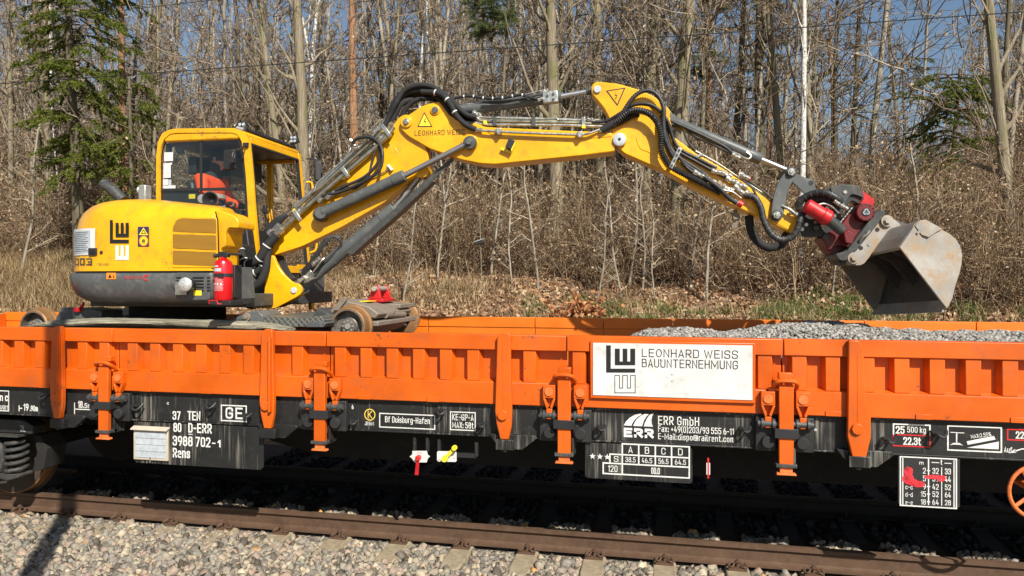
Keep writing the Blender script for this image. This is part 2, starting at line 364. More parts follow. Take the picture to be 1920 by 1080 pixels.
def thing(name, loc, label, cat, group=None, rz=0):
    o = bpy.data.objects.new(name, None); COL.objects.link(o); o.location = loc; o.rotation_euler = (0,0,rz)
    o.empty_display_size = .2
    return tag(o, label, cat, group)
def copy_thing(r, loc, rz=0, sc=1, label=None):
    c = r.copy(); COL.objects.link(c); c.location = loc; c.rotation_euler = (0,0,rz); c.scale = (sc,sc,sc) if isinstance(sc,(int,float)) else sc
    if label: c['label'] = label
    for ch in r.children:
        d = ch.copy(); COL.objects.link(d); d.parent = c
    return c
def spline(pts, k=8):
    pts = [Vector(p) for p in pts]; P = [pts[0]*2-pts[1]]+pts+[pts[-1]*2-pts[-2]]; out = []
    for i in range(1, len(P)-2):
        a, b, c, d = P[i-1:i+3]
        for j in range(k):
            t = j/k; out.append(.5*((2*b)+(c-a)*t+(2*a-5*b+4*c-d)*t*t+(3*b-a-3*c+d)*t**3))
    out.append(pts[-1]); return out
def resample(pts, step):
    out = [pts[0].copy()]; acc = 0
    for a, b in zip(pts, pts[1:]):
        L = (b-a).length; pos = step-acc
        while pos < L: out.append(a.lerp(b, pos/L)); pos += step
        acc = (acc+L) % step if L else acc
        acc = L-(pos-step)
    if len(out) < 3: out.append(pts[-1].copy())
    return out

# ---- a plain engineering alphabet drawn as strokes: (x, y[, corner radius]); cap height 1
W_, H_ = .46, .72
GL = {
'A': [[(0,0),(W_/2,1),(W_,0)],[(.07,.27),(W_-.07,.27)]], 'B': [[(0,.54),(0,0),(W_,0,.18),(W_,.54,.13),(0,.54)],[(0,.54),(0,1),(W_-.03,1,.18),(W_-.03,.54,.12)]],
'C': [[(W_,.72),(W_,1,.22),(0,1,.22),(0,0,.22),(W_,0,.22),(W_,.28)]], 'D': [['c',(0,0),(W_,0,.22),(W_,1,.22),(0,1)]], 'E': [[(W_-.02,1),(0,1),(0,0),(W_-.02,0)],[(0,.52),(W_-.07,.52)]],
'F': [[(W_-.02,1),(0,1),(0,0)],[(0,.52),(W_-.07,.52)]], 'G': [[(W_,.74),(W_,1,.22),(0,1,.22),(0,0,.22),(W_,0,.22),(W_,.46),(.25,.46)]], 'H': [[(0,0),(0,1)],[(W_,0),(W_,1)],[(0,.52),(W_,.52)]],
'I': [[(0,0),(0,1)]], 'J': [[(0,.25),(0,0,.18),(W_*.8,0,.18),(W_*.8,1)]], 'K': [[(0,0),(0,1)],[(W_,1),(.02,.42)],[(.13,.55),(W_,0)]], 'L': [[(0,1),(0,0),(W_-.03,0)]],
'M': [[(0,0),(0,1),(.35,.22),(.70,1),(.70,0)]], 'N': [[(0,0),(0,1),(W_,0),(W_,1)]], 'O': [['c']+[(W_*.54*(1+math.cos(a_*math.pi/8)), .5+.5*math.sin(a_*math.pi/8)) for a_ in range(16)]], 'P': [[(0,0),(0,1),(W_,1,.2),(W_,.45,.2),(0,.45)]],
'R': [[(0,0),(0,1),(W_,1,.2),(W_,.46,.2),(0,.46)],[(W_*.45,.46),(W_,0)]], 'S': [[(W_,.76),(W_,1,.2),(0,1,.2),(0,.54,.16),(W_,.47,.16),(W_,0,.2),(0,0,.2),(0,.24)]],
'T': [[(0,1),(W_+.04,1)],[(.25,1),(.25,0)]], 'U': [[(0,1),(0,0,.22),(W_,0,.22),(W_,1)]], 'W': [[(0,1),(.18,0),(.36,.85),(.54,0),(.72,1)]], 'X': [[(0,0),(W_,1)],[(0,1),(W_,0)]], 'V': [[(0,1),(W_/2,0),(W_,1)]],
'0': [['c',(0,0,.22),(W_,0,.22),(W_,1,.22),(0,1,.22)]], '1': [[(0,.80),(.20,1),(.20,0)]], '2': [[(0,.74),(0,1,.2),(W_,1,.2),(W_,.58,.1),(0,0),(W_,0)]],
'3': [[(0,.78),(0,1,.2),(W_,1,.2),(W_,.53,.15),(.18,.53)],[(.2,.53),(W_,.53,.15),(W_,0,.2),(0,0,.2),(0,.22)]], '4': [[(.2,1),(0,.24),(W_,.24)],[(.34,.5),(.34,0)]],
'5': [[(W_,1),(.02,1),(0,.58),(W_,.62,.18),(W_,0,.2),(0,0,.2),(0,.2)]], '6': [['c',(0,0,.2),(W_,0,.2),(W_,.57,.2),(0,.57,.2)],[(0,.3),(0,.58),(.24,1)]], '7': [[(0,1),(W_,1),(.14,0)]],
'8': [['c',(0,0,.2),(W_,0,.2),(W_,.54,.17),(0,.54,.17)],['c',(.02,.54,.15),(W_-.02,.54,.15),(W_-.02,1,.18),(.02,1,.18)]], '9': [['c',(0,.43,.2),(W_,.43,.2),(W_,1,.2),(0,1,.2)],[(W_,.7),(W_,.42),(.22,0)]],
'a': [[(.03,H_),(.4,H_,.15),(.4,0)],[(.4,0),(0,0,.12),(0,.4,.12),(.4,.4)]], 'b': [[(0,1),(0,0),(.4,0,.18),(.4,H_,.18),(0,H_)]], 'c': [[(.38,.55),(.38,H_,.18),(0,H_,.18),(0,0,.18),(.38,0,.18),(.38,.17)]],
'd': [[(.4,1),(.4,0),(0,0,.18),(0,H_,.18),(.4,H_)]], 'e': [[(0,.40),(.4,.40),(.4,H_,.18),(0,H_,.18),(0,0,.18),(.36,0)]], 'f': [[(.1,0),(.1,1,.15),(.32,1)],[(0,H_),(.3,H_)]],
'g': [[(.4,H_),(.4,-.25,.15),(.02,-.25)],[(.4,0),(0,0,.18),(0,H_,.18),(.4,H_)]], 'h': [[(0,0),(0,1)],[(0,H_),(.4,H_,.18),(.4,0)]], 'i': [[(0,0),(0,.64)],[(0,.93),(0,1.03)]],
'k': [[(0,0),(0,1)],[(.36,H_),(.02,.3)],[(.12,.4),(.38,0)]], 'l': [[(0,1),(0,0,.1),(.12,0)]], 'm': [[(0,0),(0,H_)],[(0,H_),(.3,H_,.14),(.3,0)],[(.3,H_),(.6,H_,.14),(.6,0)]],
'n': [[(0,0),(0,H_)],[(0,H_),(.4,H_,.18),(.4,0)]], 'o': [['c',(0,0,.2),(.4,0,.2),(.4,H_,.2),(0,H_,.2)]], 'p': [[(0,-.25),(0,H_),(.4,H_,.18),(.4,0,.18),(0,0)]], 'r': [[(0,0),(0,H_)],[(0,H_-.15),(.06,H_,.05),(.26,H_)]],
's': [[(.36,.56),(.36,H_,.14),(0,H_,.14),(0,.38,.1),(.36,.34,.1),(.36,0,.14),(0,0,.14),(0,.15)]], 't': [[(.1,1),(.1,0,.12),(.3,0)],[(0,H_),(.28,H_)]], 'u': [[(0,H_),(0,0,.18),(.4,0,.18),(.4,H_)]],
'w': [[(0,H_),(.14,0),(.28,.6),(.42,0),(.56,H_)]], 'x': [[(0,0),(.4,H_)],[(0,H_),(.4,0)]], 'y': [[(0,H_),(.2,0)],[(.4,H_),(.1,-.25)]],
'@': [[(.7,.0),(.12,0,.15),(0,.1,.1),(0,.9,.2),(.75,.9,.2),(.75,.2,.1),(.55,.2,.05),(.55,.68)],['c',(.22,.25,.14),(.52,.25,.14),(.52,.68,.14),(.22,.68,.14)]],
'(': [[(.14,1.08),(0,.8,.2),(0,.2,.2),(.14,-.08)]], ')': [[(0,1.08),(.14,.8,.2),(.14,.2,.2),(0,-.08)]], '/': [[(0,-.06),(.34,1.06)]], ':': [[(0,0),(0,.14)],[(0,.5),(0,.64)]], '.': [[(0,0),(0,.14)]],
'-': [[(0,.46),(.26,.46)]], '+': [[(0,.46),(.4,.46)],[(.2,.26),(.2,.66)]], '_': [[(0,0),(.4,0)]], '%': [['c',(0,.6,.1),(.2,.6,.1),(.2,1,.1),(0,1,.1)],['c',(.42,0,.1),(.62,0,.1),(.62,.4,.1),(.42,.4,.1)],[(.5,1),(.12,0)]],
}
def stroke_path(g):
    closed = g[0] == 'c'; pts = g[1:] if closed else g; n = len(pts); out = []
    for i, p in enumerate(pts):
        r = p[2] if len(p) > 2 else 0; P = Vector((p[0], p[1]))
        if r == 0 or (not closed and i in (0, n-1)): out.append(P); continue
        A = Vector(pts[i-1][:2]); B = Vector(pts[(i+1) % n][:2]); da, db = A-P, B-P; ra = min(r, da.length*.5); rb = min(r, db.length*.5)
        s = P+da.normalized()*ra; e = P+db.normalized()*rb
        for j in range(4): t = j/3; out.append(s*(1-t)**2+P*2*t*(1-t)+e*t*t)
    return closed, out
def place_text(body, X0, X1, Z0, Z1, Y, mat, parent, name='lettering', bold=0.0, spacing=1.0, m=0., rot=0.):
    wt = .15 if bold >= .018 else .115 if bold > .004 else .10
    if bold >= .05: wt = .26
    gap = .31 if bold > .004 else .25; x = 0; items = []
    for ch in body:
        if ch == ' ': x += .32; continue
        g = GL[ch]; w = max(p[0] for s in g for p in s if p != 'c'); items.append((x, g)); x += w+gap
    tot = max(x-gap, .0)
    h = (Z1-Z0); s = wt*h; sx = (X1-X0-s)/tot if tot > .01 else 0; sz = (h-s)
    cx, cz = (X0+X1)/2, (Z0+Z1)/2; mb = MB(); q = 0
    for ox, g in items:
        for st in g:
            closed, P = stroke_path(st); P = [Vector((X0+s/2+(ox+p.x)*sx, Z0+s/2+p.y*sz)) for p in P]
            P = [p for i, p in enumerate(P) if i == 0 or (p-P[i-1]).length > 1e-5]
            if closed and (P[0]-P[-1]).length < 1e-5: P.pop()
            n = len(P); L = []; Rr = []
            for i in range(n):
                a = P[i-1] if (i or closed) else None; b = P[(i+1) % n] if (i < n-1 or closed) else None
                da = (P[i]-a).normalized() if a is not None else None; db = (b-P[i]).normalized() if b is not None else None
                if da is None: nn = Vector((-db.y, db.x)); k = 1
                elif db is None: nn = Vector((-da.y, da.x)); k = 1
                else:
                    n1 = Vector((-da.y, da.x)); n2 = Vector((-db.y, db.x)); nn = (n1+n2); nn = nn.normalized() if nn.length > 1e-4 else n1; k = min(2.2, 1/max(.3, nn.dot(n1)))
                ext = Vector((0, 0))
                L.append(P[i]+nn*s/2*k); Rr.append(P[i]-nn*s/2*k)
            if not closed:      # square ends
                d0 = (P[1]-P[0]).normalized()*s/2; d1 = (P[-1]-P[-2]).normalized()*s/2
                L[0] -= d0; Rr[0] -= d0; L[-1] += d1; Rr[-1] += d1
            yy = Y-.00025*(q % 3); q += 1; V = []
            for p in L+Rr:
                X, Z = p.x, p.y
                if rot: X, Z = cx+(X-cx)*math.cos(rot)-(Z-cz)*math.sin(rot), cz+(X-cx)*math.sin(rot)+(Z-cz)*math.cos(rot)
                V.append((X, yy+m*X, Z))
            mb.add(V, [(i, (i+1) % n, n+(i+1) % n, n+i) for i in range(n if closed else n-1)])
    return mb.build(name, mat, parent, smooth=False)
def ptext(body, u0, v0, u1, v1, Y, mat, parent, bold=.018, m=0., name='lettering', spacing=1., rot=0.):
    a = px(u0, (v0+v1)/2, Y, m); b = px(u1, (v0+v1)/2, Y, m); uc = (u0+u1)/2
    return place_text(body, a.x, b.x, px(uc, v1, Y, m).z, px(uc, v0, Y, m).z, Y, mat, parent, name, bold, spacing, m, rot)
def quadY(mb, x0, x1, z0, z1, Y, m=0.):
    mb.add([(x0,Y+m*x0,z0),(x1,Y+m*x1,z0),(x1,Y+m*x1,z1),(x0,Y+m*x0,z1)], [(0,1,2,3)])
def frameY(mb, x0, x1, z0, z1, Y, w, m=0.):
    quadY(mb, x0, x1, z1-w, z1, Y, m); quadY(mb, x0, x1, z0, z0+w, Y, m)
    quadY(mb, x0, x0+w, z0+w, z1-w, Y, m); quadY(mb, x1-w, x1, z0+w, z1-w, Y, m)
def pframe(mb, u0, v0, u1, v1, Y, w=.008):
    uc = (u0+u1)/2; frameY(mb, pX(u0,Y), pX(u1,Y), pZ(uc,v1,Y), pZ(uc,v0,Y), Y, w)
def ngon(c, r, n, Y=None, ph=0):
    return [Vector((c[0]+r*math.cos(ph+2*math.pi*i/n), c[1], c[2]+r*math.sin(ph+2*math.pi*i/n))) for i in range(n)]

# ---- numpy scatter of small pieces into one mesh
def scatter(name, protos, P, S, Rm, tint, which, mat, parent=None, smooth=False):
    """protos: list of (V[n,3], F[k,3]); P pos[N,3], S scale[N,3], Rm rot[N,3,3], tint[N], which[N]"""
    VV = []; FF = []; TT = []; base = 0
    for k, (V, F) in enumerate(protos):
        idx = np.where(which == k)[0]
        if not len(idx): continue
        v = V[None]*S[idx][:, None, :]; v = np.einsum('nij,nkj->nki', Rm[idx], v)+P[idx][:, None, :]
        n = len(V); f = F[None]+(np.arange(len(idx))*n)[:, None, None]+base
        VV.append(v.reshape(-1, 3)); FF.append(f.reshape(-1, F.shape[1])); TT.append(np.repeat(tint[idx], n)); base += len(idx)*n
    V = np.concatenate(VV).astype(np.float32); F = np.concatenate(FF).astype(np.int32); T = np.concatenate(TT).astype(np.float32)
    return np_mesh(name, V, F, T, mat, parent, smooth)
def np_mesh(name, V, F, T, mat, parent=None, smooth=False):
    me = bpy.data.meshes.new(name); k = F.shape[1]
    me.vertices.add(len(V)); me.vertices.foreach_set('co', V.astype(np.float32).ravel())
    me.loops.add(F.size); me.loops.foreach_set('vertex_index', F.astype(np.int32).ravel())
    me.polygons.add(len(F)); me.polygons.foreach_set('loop_start', np.arange(0, F.size, k, dtype=np.int32))
    me.polygons.foreach_set('loop_total', np.full(len(F), k, dtype=np.int32))
    me.update(calc_edges=True)
    if T is not None:
        a = me.attributes.new('tint', 'FLOAT', 'POINT'); a.data.foreach_set('value', T.astype(np.float32))
    if smooth: me.polygons.foreach_set('use_smooth', np.ones(len(F), dtype=bool))
    me.materials.append(mat)
    o = bpy.data.objects.new(name, me); COL.objects.link(o)
    if parent: o.parent = parent
    return o
def rand_rot(rs, N, tilt=math.pi):
    a = rs.uniform(0, 2*math.pi, N); b = rs.uniform(-tilt, tilt, N); c = rs.uniform(-tilt, tilt, N)
    def rx(t): z = np.zeros_like(t); o = z+1; return np.stack([o,z,z, z,np.cos(t),-np.sin(t), z,np.sin(t),np.cos(t)], 1).reshape(-1,3,3)
    def ry(t): z = np.zeros_like(t); o = z+1; return np.stack([np.cos(t),z,np.sin(t), z,o,z, -np.sin(t),z,np.cos(t)], 1).reshape(-1,3,3)
    def rz(t): z = np.zeros_like(t); o = z+1; return np.stack([np.cos(t),-np.sin(t),z, np.sin(t),np.cos(t),z, z,z,o], 1).reshape(-1,3,3)
    return rz(a) @ rx(b) @ ry(c)
def ico():
    t = (1+5**.5)/2
    V = np.array([(-1,t,0),(1,t,0),(-1,-t,0),(1,-t,0),(0,-1,t),(0,1,t),(0,-1,-t),(0,1,-t),(t,0,-1),(t,0,1),(-t,0,-1),(-t,0,1)], float)/math.hypot(1, t)
    F = np.array([(0,11,5),(0,5,1),(0,1,7),(0,7,10),(0,10,11),(1,5,9),(5,11,4),(11,10,2),(10,7,6),(7,1,8),(3,9,4),(3,4,2),(3,2,6),(3,6,8),(3,8,9),(4,9,5),(2,4,11),(6,2,10),(8,6,7),(9,8,1)])
    return V, F
# ================================================================ GROUND, BALLAST, TRACK
YW = 5.73           # outer face of the wagon's near side
TC = 7.12           # track centre line
ZR = 0.0            # rail head
def ground_z(X, Y):
    if Y < 10.4: return -.34
    pts = [(10.4,-.34),(11.2,-.2),(13.3,1.42),(15.5,2.0),(18.5,2.7),(26,3.3),(45,4.0),(80,5.5),(160,9),(400,16)]
    z = pts[-1][1]
    for (a, za), (b, zb) in zip(pts, pts[1:]):
        if Y <= b: z = za+(zb-za)*(Y-a)/(b-a); break
    k = min(1, max(0, (Y-12.5)/3))
    z += k*(.16*math.sin(X*.7+Y*.31)+.1*math.sin(X*1.9-Y*.8+1)+.05*math.sin(X*4.1+Y*2.2))
    if X < -6: z += k*.035*min(25, (-6-X))          # the bank climbs a little to the left
    return z
def build_ground():
    xs = [-400,-200,-120,-80]+[-60+i*.6 for i in range(0, 180)]+[60,90,140,250,400]
    ys = [-60,-20,0,4,10.4,10.8]+[11.2+.35*i for i in range(0, 60)]+[33+3*i for i in range(0, 22)]+[120,160,250,400]
    V = [(x, y, ground_z(x, y)) for y in ys for x in xs]; n = len(xs)
    F = [(j*n+i, j*n+i+1, (j+1)*n+i+1, (j+1)*n+i) for j in range(len(ys)-1) for i in range(n-1)]
    me = bpy.data.meshes.new('ground'); me.from_pydata(V, [], F); me.update()
    o = finish('ground', me, M['ground'], sharp=80); o['kind'] = 'structure'
    # ballast bed sheet
    mb = MB()
    def bz(y):
        if y < 5.6: return -.215-.02*(5.6-y)
        return -.215
    ys = [2.2, 4.0, 5.0, 5.6, 6.2, 7, 8, 9.2, 10.2]; zs = [-.30, -.27, -.235, -.215, -.215, -.22, -.22, -.23, -.32]
    V = []; F = []
    for y, z in zip(ys, zs): V += [(-60, y, z), (60, y, z)]
    for i in range(len(ys)-1): F.append((2*i, 2*i+1, 2*i+3, 2*i+2))
    mb.add(V, F); o = mb.build('ballast_bed', M['bed'], smooth=False); o['kind'] = 'structure'
build_ground()

SLP = [-1.77+.6*k for k in range(-9, 10)]
def build_ballast():
    rs = np.random.RandomState(5)
    protos = []
    V, F = ico()
    for k in range(9):
        q = rs.choice([4, 5, 5, 6]); a = np.sort(rs.uniform(0, 1, q)*.55+np.arange(q))*2*math.pi/q; rr = rs.uniform(.75, 1.1, q); t2 = rs.uniform(.45, .9); hh = rs.uniform(.35, .7); of = rs.uniform(-.2, .2, 2)
        B0 = np.stack([np.cos(a)*rr, np.sin(a)*rr*rs.uniform(.6, .95), -hh+rs.uniform(-.12, .12, q)], 1); T0_ = np.stack([np.cos(a)*rr*t2+of[0], np.sin(a)*rr*t2*.85+of[1], hh+rs.uniform(-.22, .22, q)], 1)
        f = []
        for i in range(q): j = (i+1) % q; f += [(i, j, q+j), (i, q+j, q+i)]
        for i in range(1, q-1): f += [(0, i+1, i), (q, q+i, q+i+1)]
        protos.append((np.concatenate([B0, T0_]), np.array(f)))
    PP = []; SS = []
    def area(x0, x1, y0, y1, step, smin, smax, z0, layers, zfun=None):
        for L in range(layers):
            nx = int((x1-x0)/step); ny = int((y1-y0)/step)
            gx, gy = np.meshgrid(np.arange(nx), np.arange(ny)); gx = gx.ravel(); gy = gy.ravel()
            x = x0+(gx+rs.uniform(-.5, .5, len(gx))+.5*L)*step; y = y0+(gy+rs.uniform(-.5, .5, len(gx))+.5*L)*step
            z = z0+rs.uniform(-.012, .018, len(x))+.012*L
            lo = np.where(y < 5.9, -.02*(5.9-y), 0); z = z+lo
            # keep sleepers and rail clear
            keep = np.ones(len(x), bool)
            for sx in SLP:
                yc = 5.80+.50*min(1, max(0, (-2.2-sx)/2.4))
                cover = (np.abs(x-sx) < .115) & (y > yc)
                keep &= ~cover
            keep &= ~((np.abs(y-6.37) < .085) | (np.abs(y-7.877) < .085))
            # heap up a little over the sleeper ends
            z = z+np.where((y > 5.75) & (y < 6.28), -.012, 0)
            x, y, z = x[keep], y[keep], z[keep]
            PP.append(np.stack([x, y, z], 1)); s = rs.uniform(smin, smax, len(x))*(1+rs.rand(len(x))**6*.7); SS.append(s)
    area(-7.2, 3.4, 4.35, 6.30, .048, .022, .052, -.218, 2)
    area(-7.2, 6.0, 6.45, 6.95, .044, .024, .042, -.155, 2)
    P = np.concatenate(PP); s = np.concatenate(SS); n = len(P)
    t = np.clip(rs.uniform(0, .985, n), 0, 1); t = np.where(rs.rand(n) < .006, 1.0, t)
    o = scatter('track_ballast', protos, P, np.stack([s, s, s], 1), rand_rot(rs, n, .7), t, rs.randint(0, len(protos), n), M['stone'])
    tag(o, 'crushed stone ballast in mixed greys and pinks around the sleepers', 'ballast', kind='stuff')
    PP.clear(); SS.clear()
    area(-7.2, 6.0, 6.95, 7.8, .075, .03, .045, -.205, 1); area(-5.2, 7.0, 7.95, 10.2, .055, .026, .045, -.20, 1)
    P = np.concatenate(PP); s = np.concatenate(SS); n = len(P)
    o = scatter('dark_ballast', protos, P, np.stack([s, s, s], 1), rand_rot(rs, n, .7), rs.rand(n), rs.randint(0, len(protos), n), M['stone_shade'])
    tag(o, 'ballast coloured black for shade between and behind the rails under the wagon', 'ballast', kind='stuff')
build_ballast()

def rail(Yc, label, mat='railside'):
    prof = [(-.036,-.002),(-.030,0),(.030,0),(.036,-.004),(.036,-.030),(.022,-.040),(.0085,-.052),(.0085,-.135),(.03,-.150),(.075,-.158),(.075,-.170),
            (-.075,-.170),(-.075,-.158),(-.03,-.150),(-.0085,-.135),(-.0085,-.052),(-.022,-.040),(-.036,-.030)]
    mb = MB(); poly = [Vector((-60, Yc+y, z)) for y, z in prof]; mb.prism(poly, (120, 0, 0))
    o = mb.build('rail', M[mat], sharp=30); tag(o, label, 'rail'); return o
rail(6.37, 'rusty brown near running rail in front of the orange wagon, fully in sun')
rail(7.877, 'far running rail lying in deep shade under the orange wagon', 'railshade')

def build_sleepers():
    t = thing('concrete_sleeper', (SLP[0], TC, -.17), 'beige concrete sleeper under the near rail with brown rail clips', 'sleeper', 'concrete sleepers under the track')
    mb = MB()
    secs = [(-1.30,.14,.075,.02),(-1.18,.15,.092,.006),(-.92,.15,.092,.0),(-.6,.15,.085,.0),(-.3,.12,.08,-.03),(.3,.12,.08,-.03),(.6,.15,.085,0),(.92,.15,.092,0),(1.18,.15,.092,.006),(1.3,.14,.075,.02)]
    V = []; F = []
    for (y, w0, w1, dz) in secs:
        V += [(-w0, y, -.2), (w0, y, -.2), (w1, y, -.012-abs(dz)), (-w1, y, -.012-abs(dz))]
    for i in range(len(secs)-1):
        for k in range(4): F.append((4*i+k, 4*i+(k+1) % 4, 4*i+4+(k+1) % 4, 4*i+4+k))
    F += [(0,3,2,1), tuple(4*(len(secs)-1)+k for k in range(4))]
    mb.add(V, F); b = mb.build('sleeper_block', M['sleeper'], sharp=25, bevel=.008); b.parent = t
    for side in (-1, 1):
        for s2 in (-1, 1):
            yc = side*.7535+s2*.115
            c = MB()
            w = spline([(-.06, yc-s2*.03, .035), (-.075, yc+s2*.02, .02), (-.045, yc+s2*.045, .028), (-.02, yc-s2*.01, .045), (0, yc-s2*.02, .05), (.02, yc-s2*.01, .045),
                        (.045, yc+s2*.045, .028), (.075, yc+s2*.02, .02), (.06, yc-s2*.03, .035)], 3)
            c.tube(w, .0085, 5); c.cyl((0, yc, 0), (0, yc, .075), .012, 8); c.cyl((0, yc, .05), (0, yc, .062), .024, 6)
            c.box(-.075, .075, yc+s2*.02-.02, yc+s2*.02+.03, -.012, .012)
            o = c.build('rail_clip', M['railside' if yc < -.7535 else 'railshade']); o.parent = t  # all but the outer near clips have wagon shade in their colour
    LM = [(-80,'the bogie at the left edge'),(40,'the coil spring of the bogie'),(120,'the first side post'),(206,'the first latch'),(285,'the document holder'),(370,'the number board'),(440,'the framed letters GE'),(507,'the second side post'),(607,'the second latch'),(693,'the circled letter K'),(785,'the red handle'),(845,'the yellow handle'),(948,'the third side post'),(1060,'the third latch'),(1150,'the three stars'),(1250,'the load table'),(1330,'the striped tag'),(1400,'the right end of the white sign'),(1471,'the fourth latch'),(1607,'the fourth side post'),(1740,'the load limit board'),(1900,'the handbrake wheel')]
    seen = {}
    def lab(sx):
        d = -sx*SA+6.2*CA; u = 960+FOC*(sx*CA+6.2*SA)/d; k = min(LM, key=lambda q: abs(q[0]-u)); seen[k[1]] = seen.get(k[1], 0)+1
        return ('beige concrete sleeper under the near rail, below ', 'next beige concrete sleeper to the right, below ', 'third beige concrete sleeper counted rightward, below ')[min(2, seen[k[1]]-1)]+k[1]
    t['label'] = lab(SLP[0])
    for sx in SLP[1:]: copy_thing(t, (sx, TC, -.17), label=lab(sx))
build_sleepers()

# ================================================================ WAGON
XL, XR = -9.2, 5.2
wag = thing('freight_wagon', (-2, TC, 0), 'long orange drop-side flat wagon with black sole bar and white lettering', 'railway wagon')
ZT, ZB1, ZB2, ZB3, ZS = 1.80, 1.675, 1.41, 1.225, .96
posts = [pX(115, YW), pX(507, YW), pX(948, YW), pX(1607, YW)]
latches = [pX(206, YW), pX(607, YW), pX(1060, YW), pX(1471, YW)]
seams = [XL, pX(211, YW), pX(611, YW), pX(1062, YW), pX(1469, YW), XR]
sgx0, sgx1 = pX(1107, YW), pX(1416, YW)          # sign with its frame
rib_anchor = {0: pX(72, YW), 1: pX(375, YW), 2: pX(734, YW), 3: pX(1030, YW), 4: pX(1692, YW)}
def build_walls():
    for k in range(len(seams)-1):
        x0, x1 = seams[k]+.004, seams[k+1]-.004
        mb = MB(); mb.box(x0, x1, YW+.080, YW+.094, ZB3, ZT-.004)
        mb.box(x0, x1, YW, YW+.095, ZB1, ZT)                       # top rail
        mb.box(x0, x1, YW+.004, YW+.0799, ZB3, ZB2)                # bottom rail
        mb.prism([(x0, YW+.004, ZB2+.0005), (x0, YW+.079, ZB2+.0005), (x0, YW+.079, ZB2+.016)], (x1-x0, 0, 0))
        p = mb.build('side_panel', M['orange'], wag, bevel=.006)
        a = rib_anchor[k]; i0 = int((x0-a)/.238)-1
        for i in range(i0, i0+60):
            c = a+i*.238
            if c-.07 < x0 or c+.07 > x1: continue
            if any(abs(c-q) < .07 for q in posts) or (sgx0-.05 < c < sgx1+.05) or abs(c-latches[min(3, max(0, k-1))]) < .0: continue
            r = MB(); r.prism([(c-.072, YW+.0795, ZB2+.004), (c-.05, YW+.012, ZB2+.004), (c+.05, YW+.012, ZB2+.004), (c+.072, YW+.0795, ZB2+.004)], (0, 0, ZB1-ZB2-.005))
            r.build('rib', M['orange'], p, bevel=.004)
        # small drain notches on the bottom rail
        rs = random.Random(k)
        for i in range(0, 7):
            nx = x0+.35+i*.62
            if nx > x1-.2 or any(abs(nx-q) < .16 for q in posts+latches) or sgx0-.1 < nx < sgx1+.1: continue
            nn = MB(); nn.box(nx-.055, nx+.055, YW-.004, YW+.0035, ZB3+.002, ZB3+.04); nn.build('drain_lip', M['orange'], p, bevel=.002)
    # far side, seen from inside
    segs = [XL, -7.6, -5.3, pX(803, 8.5), pX(1003, 8.5), pX(1132, 8.5), pX(1262, 8.5), pX(1620, 8.5), pX(1830, 8.5), XR]
    for a, b in zip(segs, segs[1:]):
        mb = MB(); mb.box(a+.004, b-.004, 8.50, 8.56, ZB3, ZT); mb.box(a+.004, b-.004, 8.49, 8.58, ZT-.12, ZT+.004)
        p = mb.build('far_side_panel', M['orange_in'], wag, bevel=.005)
    mb = MB(); mb.box(XL, XR, YW+.12, 8.48, 1.19, 1.235); mb.build('wagon_floor', M['under'], wag)
    mb = MB(); mb.box(XR-.05, XR, YW+.1, 8.48, 1.236, ZT-.02); mb.box(XL, XL+.05, YW+.1, 8.48, 1.236, ZT-.02); mb.build('end_wall', M['orange'], wag)
build_walls()

def hexbolt(mb, c, r, h, n=6):
    mb.cyl(c, (c[0], c[1]-h, c[2]), r, n)
def build_sole():
    # sole bar with flanges
    mb = MB(); mb.box(XL, XR, YW+.05, YW+.065, ZS, ZB3-.012)
    mb.box(XL, XR, YW+.035, YW+.13, ZB3-.022, ZB3-.002)
    mb.box(XL, XR, YW+.042, YW+.12, ZS-.014, ZS)
    mb.build('sole_bar', M['black'], wag, bevel=.003)
    mb = MB(); mb.box(XL, XR, 8.40, 8.42, .85, 1.19)
    for x in np.arange(XL+.5, XR, 1.3): mb.box(x-.05, x+.05, YW+.14, 8.39, .98, 1.18)
    for ya, yb in ((6.75, 6.95), (7.3, 7.5)): mb.prism([(XL, ya, 1.18), (XR, ya, 1.18), (XR, ya, .45), (-3.4, ya, .45), (-4.3, ya, .66), (XL, ya, .66)], (0, yb-ya, 0))
    mb.build('underframe', M['under'], wag)
build_sole()
